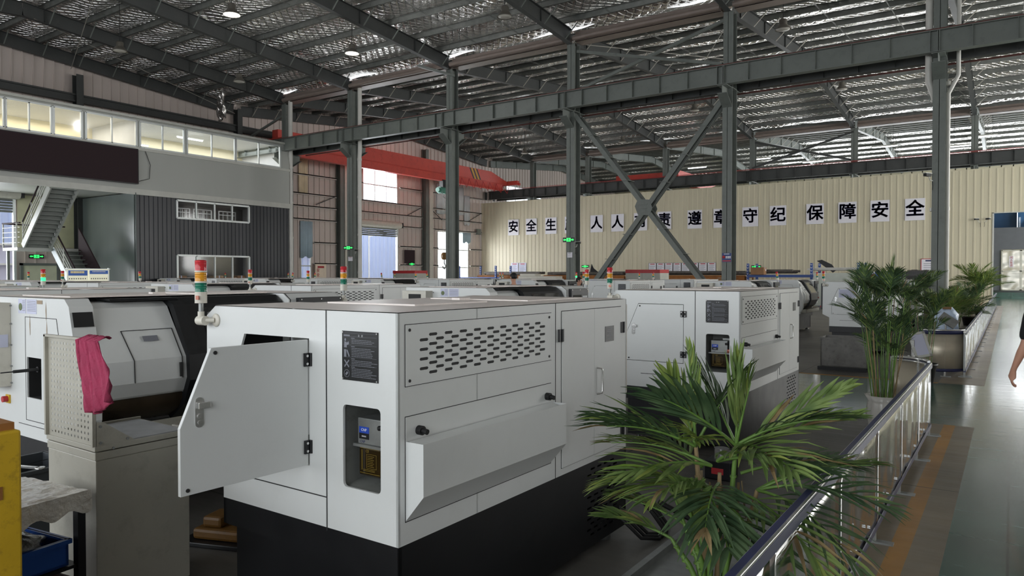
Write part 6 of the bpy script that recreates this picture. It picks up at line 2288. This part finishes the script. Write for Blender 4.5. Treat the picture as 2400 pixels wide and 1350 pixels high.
for k, (b, d, ln, ll, lw, op, dr, bias, roll, ms) in enumerate(FR):
    f = frond_mesh(ln, 10, ll, dr, .8, (0, bias[0] * .6, bias[1]), 100 + k, op, lw * .92, .2 + .45 * dr)
    place_frond(f, t, b, d, roll, MS[ms])

palm('potted_palm', (-1.08, 8.35, 0), 2.0, .34, 54, 30, 'tall dark green palm in a white fluted pot behind the end of the near fence', 'white', 21, .17, .45, True, .17, .010, fine=True)
spear = frond_mesh(.34, 9, .20, .1, .6, (0, .6, 0), 77, .45, .022, .05)
tp = bpy.data.objects.get('potted_palm.001')
place_frond(spear, tp, (.06, -.03, 1.50), (.05, 0, 1), .3, [LEAF, STEMG, LEAF_Y, LEAF_DRY])
palm('potted_palm', (-1.12, 12.9, 0), 1.85, .42, 26, 14, 'palm in a dark pot in front of the steel column by the fence', 'dark', 22, .2, .32, True, .2, .014, fine=True)
palm('potted_palm', (-1.25, 18.9, 0), 1.35, .7, 26, 10, 'low leafy palm just past the steel column, nearest behind the wrapped stand', 'dark', 23, .2, .3, False, .3, .018)
palm('potted_palm', (-1.2, 21.9, 0), 1.30, .75, 26, 10, 'low dark palm between the steel column and the black benches', 'dark', 24, .22, .3, True, .3, .02)
palm('potted_palm', (-1.15, 28.5, 0), 1.35, .8, 26, 10, 'low spreading palm in front of the tall far palm', 'dark', 25, .22, .3, True, .3, .02)
palm('potted_palm', (-1.05, 36.0, 0), 2.05, .95, 34, 10, 'tall bushy palm near the far end of the fence', 'dark', 26, .25, .35, False, .4, .026)

# ================================================================ THINGS BY THE FENCE
crate('steel_bin', -2.44, 14.1, .06, .76, .62, .52, R(4), CONCBIN, 'weathered grey steel bin standing alone past the green cross aisle', 'bin', .02)
mb = MB(); mb.box(-2.85, -2.05, 13.78, 14.42, 0, .06); tag(mb.build('low_pallet', BLACK), 'low black pallet under the weathered steel bin', 'pallet')
t = empty('tilted_frame_stand', (-1.03, 10.55, 0), R(20), 'white framed notice on a chrome post behind the curved fence end', 'stand')
mb = MB(); mb.lathe([(.001, 0), (.16, 0), (.16, .02), (.02, .04), (.001, .04)], (0, 0, 0), 20); mb.build('base', BLACK, t)
mb = MB(); mb.smooth = True; mb.cyl((0, 0, .03), (0, 0, .86), .018, 12); mb.cyl((-.05, 0, .03), (-.05, 0, .66), .012, 12); mb.build('post', CHROME, t)
mb = MB()
M = Matrix.Translation((.08, 0, .80)) @ Matrix.Rotation(R(-12), 4, 'Y') @ Matrix.Rotation(R(-25), 4, 'X')
for (a, b, c, d) in ((-.1, .1, -.17, -.14), (-.1, .1, .14, .17), (-.1, -.07, -.17, .17), (.07, .1, -.17, .17)): mb.box(a, b, -.01, .01, c, d, M)
mb.build('frame', TRIMW, t)
mb = MB(); mb.box(-.08, .08, 0, .004, -.15, .15, M); mb.build('notice', LILAC, t)
t = empty('wrapped_stand', (-.98, 15.6, 0), 0, 'sign stand bagged in blue and white plastic behind the curved panel', 'stand')
mb = MB(); mb.smooth = True
vs = []
for j in range(15):
    for i in range(21):
        a = 2 * math.pi * i / 20
        v = j / 14
        r_ = (.20 + .03 * math.sin(a * 4 + v * 6) + .015 * math.sin(a * 9)) * (1 if v < .85 else 1 - (v - .85) * 4)
        vs.append((r_ * math.cos(a) * 1.0, r_ * math.sin(a) * .7, .1 + .98 * v + .02 * math.sin(a * 5)))
mb.add(vs, [(j * 21 + i, j * 21 + i + 1, (j + 1) * 21 + i + 1, (j + 1) * 21 + i) for j in range(14) for i in range(20)])
mb.build('plastic_bag', FILM_B, t)
mb = MB(); mb.box(-.12, .18, -.01, .01, -.1, .1, Matrix.Translation((.02, -.24, .88)) @ Matrix.Rotation(R(35), 4, 'Y') @ Matrix.Rotation(R(-40), 4, 'X')); mb.build('metal_plate', STEEL, t)
mb = MB(); mb.cyl((0, -.2, 0), (0, -.2, .85), .015, 10); mb.lathe([(.001, 0), (.2, 0), (.2, .02), (.001, .02)], (0, 0, 0), 18); mb.build('post', CHROME, t)
mb = MB(); mb.box(-.06, .08, -.1, .06, 1.06, 1.10); mb.build('orange_strip', ORANGE, t)
def bench(x, y, z, w, d, h, label, rz=0):
    t = empty('black_bench', (x, y, z), rz, label, 'bench')
    mb = MB(); mb.box(-w / 2, w / 2, -d / 2, d / 2, h - .05, h); mb.build('bench_top', BENCH_K, t)
    for sx in (-1, 1):
        for sy in (-1, 1):
            mb = MB(); mb.box(sx * (w / 2 - .04) - .02, sx * (w / 2 - .04) + .02, sy * (d / 2 - .04) - .02, sy * (d / 2 - .04) + .02, 0, h - .05); mb.build('leg', BENCH_K, t)
    return t
bench(-3.1, 34.5, 0, 2.4, 1.1, 1.15, 'long black steel bench nearest the fence, under the stacked one')
bench(-3.4, 34.5, 1.15, 1.6, 0.9, .55, 'black bench stacked on the long one')
t = empty('grey_locker', (-3.5, 36.5, 0), 0, 'dark grey sheet cabinet behind the black benches', 'cabinet')
mb = MB(); mb.box(-.5, .7, -.4, .4, 0, 1.85); mb.build('carcass', BENCH_K, t); mb = MB(); mb.box(-.2, -.19, -.41, -.4, .1, 1.85); mb.build('door_gap', DARK, t)
for k in range(5):
    mb = MB(); mb.tube([(-2.7 + .12 * k, 33.9, 0), (-2.6 + .13 * k, 33.95, 1.5)], .015, 6)
    tag(mb.build('steel_rod', STEEL), 'upright bright rod leaning on the black benches', 'rod', 'rods by the benches')

# ================================================================ STOCK RACKS NEAR THE SLOGAN WALL
def rack_post(x, y, label, h=2.3):
    t = empty('rack_upright', (x, y, 0), 0, label, 'rack')
    mb = MB(); mb.box(-.06, .06, -.05, .05, 0, h); mb.build('post', BLUE_RACK, t)
    mb = MB()
    for k in range(int(h / .16)):
        z = .1 + k * .16
        mb.add([(-.045, -.052, z + .05), (0, -.052, z), (.045, -.052, z + .05), (.045, -.052, z + .08), (0, -.052, z + .03), (-.045, -.052, z + .08)], [(0, 1, 4, 5), (1, 2, 3, 4)])
    mb.build('punched_slots', PAPER, t)
for k, (x, y) in enumerate(((-32.2, 40), (-31.2, 41.2), (-29.0, 40), (-28.6, 41.2), (-11.9, 40.0), (-11.75, 41.2), (-8.6, 40.0), (-8.45, 41.2), (-6.35, 40.0), (-6.2, 41.2), (-2.95, 38.0), (-2.8, 39.2))):
    rack_post(x, y, 'blue rack upright with white slots, %s counted from the west' % ORD[k])
for (x0, x1, y, z, l) in ((-32.2, -28.6, 40, 1.45, 'blue rack beam at the west end'), (-11.9, -8.5, 39.9, 1.62, 'blue rack beam right of the blue notice column'), (-6.3, -2.9, 39.9, 1.4, 'blue rack beam behind the third lathe')):
    mb = MB(); mb.box(x0, x1, y, y + .08, z - .07, z + .07); tag(mb.build('rack_beam', BLUE_RACK), l, 'beam')
rnd = random.Random(9)
def stock(x0, x1, y, z, n, m, label, group, rr=.05, ln=None):
    for k in range(n):
        mb = MB()
        yy = y + rnd.uniform(0, 1.2)
        zz = z + rnd.uniform(0, .16)
        a = x0 + rnd.uniform(0, .6)
        b = x1 - rnd.uniform(0, .6)
        if k % 3: mb.box(a, b, yy - rr, yy + rr, zz - rr * .6, zz + rr * .6)
        else: mb.tube([(a, yy, zz), (b, yy, zz + rnd.uniform(-.03, .05))], rr * .8, 8)
        tag(mb.build('bar_stock', m), label, 'bar', group)
for (x0, x1) in ((-31, -26), (-25.5, -19.6), (-19.4, -12.2)):
    t = empty('stock_rack', ((x0 + x1) / 2, 41.3, 0), 0, 'long low rack of brown stock in front of the slogan wall, %s' % ('west part' if x0 == -31 else 'middle part' if x0 == -25.5 else 'east part'), 'rack')
    w = (x1 - x0) / 2
    mb = MB(); mb.box(-w, w, -.7, .7, .3, .38); mb.box(-w, w, -.7, .7, 1.5, 1.60); mb.build('shelf', TIMBER, t)
    for k in range(4):
        for s in (-.68, .68):
            mb = MB(); mb.box(-w + 2 * w * k / 3 - .04, -w + 2 * w * k / 3 + .04, s - .04, s + .04, 0, 1.6); mb.build('post', TIMBER, t)
    mb = MB(); mb.box(-w, w, -.72, -.69, 1.30, 1.66); mb.build('side_board', mat('orange_brown_board', (150, 92, 32), .6, var=.2), t)
    stock(x0, x1, 40.8, 1.70, 11, DULL, 'dull steel bar lying on the brown stock rack', 'bars on the brown racks', .09)
stock(-9.0, -6.0, 40.3, 1.88, 9, PIPE, 'white tube stacked on top of the blue racks', 'white tubes on the racks', .045)
stock(-11.8, -9.3, 40.3, 1.80, 4, DULL, 'grey bar bundle on the blue rack by the cardboard box', 'grey bars on the blue rack', .08)
stock(-4.2, -3.0, 38.4, 1.75, 4, DULL, 'short dark bar on the rack behind the fence column', 'short bars', .05)
carton(-11.3, 39.9, 1.69, .7, .5, .4, 'brown cardboard box with labels on the blue rack beside the notice column')
carton(-12.9, 39.0, 1.05, .55, .5, .5, 'small brown carton just left of the notice column')
crate('plastic_crate', -5.0, 39.9, 1.47, 1.1, .6, .40, 0, BLUE_PL, 'blue plastic crate on the rack above the third lathe', 'crate')
mb = MB(); mb.box(-6.1, -5.6, 40, 40.6, 1.42, 1.72); tag(mb.build('timber_block', TIMBER), 'brown timber stack left of the blue plastic crate', 'timber')
mb = MB(); mb.poly([(0, 0), (.8, -.62), (.95, -.5), (.75, -.2), (.25, .06)], [], (-8.45, 40.5, 2.42), (1, 0, 0), (0, 0, 1), .04)
tag(mb.build('scrap_sheet', BLACK), 'black torn sheet sticking up from the white tubes', 'sheet')
t = empty('white_container', (-7.3, 39.3, 0), 0, 'pale green white container box under the white tubes', 'container')
mb = MB(); mb.box(-1, 1, -.3, .3, .1, 1.78); mb.build('shell', mat('pale_green_white', (196, 202, 192), .5), t, bevel=.03)
t = empty('machine_shell', (-25.0, 39.6, 0), 0, 'pale cream machine housing standing before the brown racks', 'housing')
mb = MB(); mb.box(-1.6, 1.3, -.4, .4, 0, 1.6); mb.box(-1.5, -.3, -.35, .35, 1.6, 1.75); mb.build('shell', BEIGE, t, bevel=.03)
t = empty('machine_shell', (-31.2, 43.5, 0), 0, 'pale bundle with a rounded pale blue cover near the west window', 'bundle')
mb = MB(); mb.smooth = True; mb.ball((0, 0, 1.6), .55, 16, 8, .6); mb.build('cover', BLUE_CURT, t); mb = MB(); mb.box(-.8, 2.2, -.3, .3, 0, 1.6); mb.build('crate_body', DULL, t)
mb = MB(); mb.poly([(0, 0), (.16, .72), (.3, .45), (.9, .0)], [], (-22.3, 41, 1.66), (1, 0, 0), (0, 0, 1), .03)
tag(mb.build('scrap_sheet', BLACK), 'black offcut sheet standing left of the foot of the X brace', 'sheet')

def switch_cabinet(x, y, w, label):
    t = empty('switch_cabinet', (x, y, 0), 0, label, 'cabinet')
    mb = MB(); mb.box(-w / 2, w / 2, 0, .9, 0, 1.76); mb.build('carcass', mat('switchgear_grey', (178, 178, 168), .5), t)
    mb = MB(); mb.box(-w / 2, w / 2, -.02, .9, 1.76, 1.90); mb.build('red_header', REDP, t)
    for k in range(2):
        mb = MB(); mb.box(-w / 2 + w / 2 * k + .02, -w / 2 + w / 2 * (k + 1) - .02, -.015, 0, .1, 1.72)
        d = mb.build('door', mat('switchgear_grey', (178, 178, 168), .5), t)
        for q in range(3):
            cx = -w / 2 + w / 2 * k + w / 2 * (q + 1) / 4
            h = MB(); h.box(cx - .07, cx + .07, -.03, -.015, 1.36, 1.5); mt = h.build('meter', BLACK, d)
            h = MB(); h.box(cx - .055, cx + .055, -.034, -.03, 1.375, 1.485); h.build('dial', PAPER, mt)
switch_cabinet(-25.3, 27, 1.55, 'grey switch cabinet with a red header and meters before the roller gate')
switch_cabinet(-12.25, 27, 1.5, 'grey switch cabinet with a red header beneath the X brace')
t = empty('hand_trolley', (-29.0, 31.5, 0), 0, 'dark trolley loaded with long stock in front of the roller gate', 'trolley')
mb = MB(); mb.box(-1.6, 2.2, -.4, .4, 1.25, 1.35); mb.build('load', DULL, t)
mb = MB()
for x in (-1.3, 1.8): mb.box(x - .04, x + .04, -.35, .35, .2, 1.25)
mb.build('frame', BLACK, t)
for x in (-1.3, 1.8):
    mb = MB(); mb.cyl((x, -.4, .15), (x, -.34, .15), .15, 16); mb.cyl((x, .34, .15), (x, .4, .15), .15, 16); mb.build('wheel', RUBBER, t)

# lit notice board in the cross aisle
t = empty('notice_board', (-29.0, 13.5, 0), R(90), 'bright two part notice board with blue headers before the staircase', 'notice board')
for s in (-.74, .74):
    mb = MB(); mb.box(s - .02, s + .02, -.02, .02, 0, 1.95); mb.build('post', ALU, t)
for k in range(2):
    x0, x1 = -.78 + .78 * k, .78 * k
    mb = MB(); mb.box(x0 + .01, x1 - .01, -.015, .015, .85, 1.90); b_ = mb.build('board_panel', mat('lightbox_cream', (244, 242, 214), .5, emit=.35), t)
    mb = MB(); mb.box(x0 + .04, x1 - .04, -.019, -.015, 1.72 if k else 1.66, 1.86); mb.build('blue_header', mat('header_blue', (66, 108, 190), .5, emit=.1), b_)
    mb = MB()
    for q in range(9): mb.box(x0 + .14 + .055 * q, x0 + .18 + .055 * q, -.022, -.019, 1.79 - (.04 if not k else 0), 1.83)
    mb.build('header_marks', mat('header_yellow', (240, 220, 150), .5, emit=.2) if not k else PAPER, b_)
    mb = MB()
    for q in range(8): mb.box(x0 + .08 + .08 * q, x0 + .12 + .08 * q, -.019, -.015, 1.52, 1.57)
    mb.build('printed_marks', INK, b_)
mb = MB(); mb.box(-.8, .8, -.03, .03, 1.90, 1.93); mb.box(-.8, .8, -.03, .03, .82, .85); mb.build('frame', ALU, t)

# ================================================================ PEOPLE
def skin_mesh(name, nodes, edges, m, parent, levels=2, root=0):
    me = bpy.data.meshes.new(name)
    me.from_pydata([n[0] for n in nodes], edges, [])
    me.materials.append(m)
    o = bpy.data.objects.new(name, me)
    C.objects.link(o)
    if parent: o.parent = parent
    o.modifiers.new('skin', 'SKIN').use_smooth_shade = True
    for i, n in enumerate(nodes):
        r = n[1] if isinstance(n[1], tuple) else (n[1], n[1])
        me.skin_vertices[0].data[i].radius = r
        me.skin_vertices[0].data[i].use_root = (i == root)
    s = o.modifiers.new('smooth', 'SUBSURF')
    s.levels = levels
    s.render_levels = levels
    # freeze the result so that the figure is one continuous surface
    bpy.context.view_layer.update()
    dg = bpy.context.evaluated_depsgraph_get()
    me2 = bpy.data.meshes.new_from_object(o.evaluated_get(dg))
    me2.name = name
    o.modifiers.clear()
    o.data = me2
    for p in me2.polygons: p.use_smooth = True
    if not me2.materials: me2.materials.append(m)
    return o

def person(loc, rz, label, armL, armR, legL, legR, shirt, trouser, head_turn=0.0, s=1.0, hair_len=0):
    """armX: (elbow, wrist, hand direction); legX: (knee, ankle, toe) offsets in metres, facing +Y"""
    t = empty('person', loc, rz, label, 'person')
    t.scale = (s, s, s)
    N_, E_ = [], []
    def add(p, r, par=None):
        N_.append((p, r)); i = len(N_) - 1
        if par is not None: E_.append((par, i))
        return i
    pel = add((0, 0, .93), (.13, .10))
    bel = add((0, 0, 1.05), (.125, .09), pel)
    che = add((0, .005, 1.24), (.14, .10), bel)
    upc = add((0, 0, 1.38), (.12, .08), che)
    nek = add((0, -.01, 1.46), .052, upc)
    nk2 = add((0, .0, 1.51), .05, nek)
    h1 = add((0, .012, 1.56), (.062, .072), nk2)
    h2 = add((0, .01, 1.63), (.074, .088), h1)
    h3 = add((0, .005, 1.685), (.060, .072), h2)
    hands = []
    for sd, arm in ((-1, armL), (1, armR)):
        sh = add((sd * .17, 0, 1.40), .055, upc)
        so = add((sd * .195, 0, 1.35), .052, sh)
        el = add(arm[0], .040, so)
        fm = add(tuple(Vector(arm[0]).lerp(Vector(arm[1]), .35)), .042, el)
        wr = add(arm[1], (.027, .024), fm)
        d = Vector(arm[2]).normalized()
        w = Vector(arm[1])
        pa = add(tuple(w + d * .045), (.020, .038), wr)
        pb = add(tuple(w + d * .085), (.016, .040), pa)
        hands.append((sd, w, d, pb, pa))
    # fingers: their own chains from the palm
    for sd, w, d, pb, pa in hands:
        palm_n = Vector((-sd, 0, 0)); palm_n = (palm_n - d * palm_n.dot(d)).normalized()     # palm faces the thigh
        fwd = d.cross(palm_n).normalized()
        if fwd.y < 0: fwd = -fwd
        for q, (off, ln, cu) in enumerate(((.030, .072, .25), (.010, .080, .35), (-.011, .074, .45), (-.031, .058, .55))):
            base = w + d * .098 + fwd * off
            a = add(tuple(base), .0095, pb)
            p = base
            dd = d.copy()
            for seg, fl in ((.45, cu), (.30, cu * 1.4), (.25, cu)):
                dd = (dd + palm_n * fl).normalized()
                p = p + dd * ln * seg
                a = add(tuple(p), .0085 if seg > .3 else .0072, a)
        tb = w + d * .035 + fwd * .032
        a = add(tuple(tb), .0115, pa)
        dd = (d * .75 + fwd * .6 + palm_n * .25).normalized()
        p = tb + dd * .035; a = add(tuple(p), .0105, a)
        dd = (d + fwd * .1 + palm_n * .3).normalized()
        p = p + dd * .028; a = add(tuple(p), .009, a)
    for sd, leg in ((-1, legL), (1, legR)):
        hp = add((sd * .085, 0, .88), .085, pel)
        kn = add(leg[0], .055, hp)
        cf = add(tuple(Vector(leg[0]).lerp(Vector(leg[1]), .35)), .052, kn)
        an = add(leg[1], .034, cf)
        add(leg[2], (.03, .025), an)
    skin_mesh('body', N_, E_, SKIN, t, 2)
    # clothes a little outside the body
    S = [((0, 0, .90), (.145, .115)), ((0, 0, 1.05), (.14, .105)), ((0, .005, 1.24), (.155, .115)), ((0, 0, 1.385), (.13, .092)), ((0, -.005, 1.445), (.066, .062))]
    SE = [(0, 1), (1, 2), (2, 3), (3, 4)]
    for sd, arm in ((-1, armL), (1, armR)):
        i = len(S)
        S += [((sd * .175, 0, 1.40), .068), ((sd * .205, 0, 1.34), .068), (tuple(Vector((sd * .20, 0, 1.35)).lerp(Vector(arm[0]), .55)), .066), (tuple(Vector((sd * .20, 0, 1.35)).lerp(Vector(arm[0]), .95)), .068)]
        SE += [(3, i), (i, i + 1), (i + 1, i + 2), (i + 2, i + 3)]
    skin_mesh('shirt', S, SE, shirt, t, 2)
    T = [((0, 0, .94), (.145, .115)), ((0, 0, .88), (.13, .11))]
    TE = [(0, 1)]
    for sd, leg in ((-1, legL), (1, legR)):
        i = len(T)
        T += [((sd * .09, 0, .82), .098), (leg[0], .075), (tuple(Vector(leg[0]).lerp(Vector(leg[1]), .5)), .072), (tuple(Vector(leg[1]) + Vector((0, 0, .03))), .068)]
        TE += [(1, i), (i, i + 1), (i + 1, i + 2), (i + 2, i + 3)]
    skin_mesh('trousers', T, TE, trouser, t, 2)
    for leg in (legL, legR):
        a, b = Vector(leg[1]), Vector(leg[2])
        mb = MB(); mb.smooth = True
        d = (b - a); d.z = 0; d.normalize()
        z = .045
        c = Vector((a.x, a.y, min(a.z, b.z + .05)))
        mb.tube([Vector((a.x, a.y, b.z + .01)) - d * .06, Vector((a.x, a.y, b.z + .012)), Vector((a.x, a.y, b.z + .004)) + d * .1, Vector((a.x, a.y, b.z - .004)) + d * .18], .04, 12, True, [.032, .046, .044, .026])
        mb.build('shoe', SHOE, t)
    # head details
    h = bpy.data.objects.new('head', None); bpy.data.objects.remove(h)
    M = Matrix.Rotation(head_turn, 4, 'Z')
    mb = MB(); mb.smooth = True
    vs = []
    n, m_ = 20, 12
    for j in range(m_ + 1):
        th = math.pi * j / m_
        for i in range(n):
            a = 2 * math.pi * i / n
            r_ = .087 if math.sin(a) < .35 else .082
            x, y, z = r_ * math.sin(th) * math.cos(a), 1.16 * r_ * math.sin(th) * math.sin(a), .098 * math.cos(th)
            z = max(z, -.005 + (.052 if math.sin(a) > .35 else -.055 - hair_len))
            vs.append(M @ Vector((x, y, z)) + Vector((0, .0, 1.655)))
    mb.add(vs, [(j * n + i, j * n + (i + 1) % n, (j + 1) * n + (i + 1) % n, (j + 1) * n + i) for j in range(m_) for i in range(n)])
    mb.build('hair', HAIR, t)
    for nm, parts, m in (('eye', ((-.03, .088, 1.635), (.03, .088, 1.635)), DARK), ('ear', ((-.078, .0, 1.625), (.078, .0, 1.625)), SKIN)):
        for p in parts:
            mb = MB(); mb.smooth = True
            q = M @ Vector((p[0], p[1], 0))
            mb.ball((q.x, q.y, p[2]), .010 if nm == 'eye' else .022, 10, 6, 1.3)
            mb.build(nm, m, t)
    mb = MB(); mb.smooth = True
    q0, q1 = M @ Vector((0, .085, 0)), M @ Vector((0, .108, 0))
    mb.tube([(q0.x, q0.y, 1.64), (q1.x, q1.y, 1.605), (q0.x, q0.y, 1.597)], .01, 8, True, [.006, .011, .008]); mb.build('nose', SKIN, t)
    mb = MB(); q0, q1 = M @ Vector((-.022, .089, 0)), M @ Vector((.022, .089, 0)); mb.tube([(q0.x, q0.y, 1.575), (q1.x, q1.y, 1.575)], .005, 6); mb.build('mouth', mat('lips', (150, 90, 84), .5), t)
    return t

person((.36, 8.2, 0), R(4), 'person in a black T-shirt walking in the aisle, bare arm hanging', ((-.25, -.02, 1.06), (-.335, .02, .81), (-.12, .10, -1)), ((.25, -.08, 1.08), (.28, -.12, .84), (0, -.1, -1)),
       ((-.13, .10, .48), (-.16, -.10, .10), (-.16, .02, .035)), ((.09, -.02, .48), (.09, .16, .08), (.09, .28, .03)), SHIRT, TROUSER)
person((-10.25, 14.9, 0), R(60), 'worker with black hair standing between the lathes in the cross aisle', ((-.24, .06, 1.08), (-.2, .22, .95), (0, 1, -.1)), ((.24, .06, 1.08), (.2, .22, .95), (0, 1, -.1)),
       ((-.10, .02, .48), (-.10, 0, .08), (-.10, .12, .03)), ((.10, .02, .48), (.10, 0, .08), (.10, .12, .03)), WORKWEAR, TROUSER, .2, 1.0)
person((-10.35, 18.4, 0), R(-70), 'worker in black bending at the control panel of a lathe past the cross aisle', ((-.28, .12, 1.15), (-.22, .34, 1.2), (0, 1, .1)), ((.28, .12, 1.15), (.22, .34, 1.2), (0, 1, .1)),
       ((-.10, .04, .48), (-.10, 0, .08), (-.10, .12, .03)), ((.10, .04, .48), (.10, 0, .08), (.10, .12, .03)), SHIRT, TROUSER, 0, .93)
bpy.context.view_layer.update()
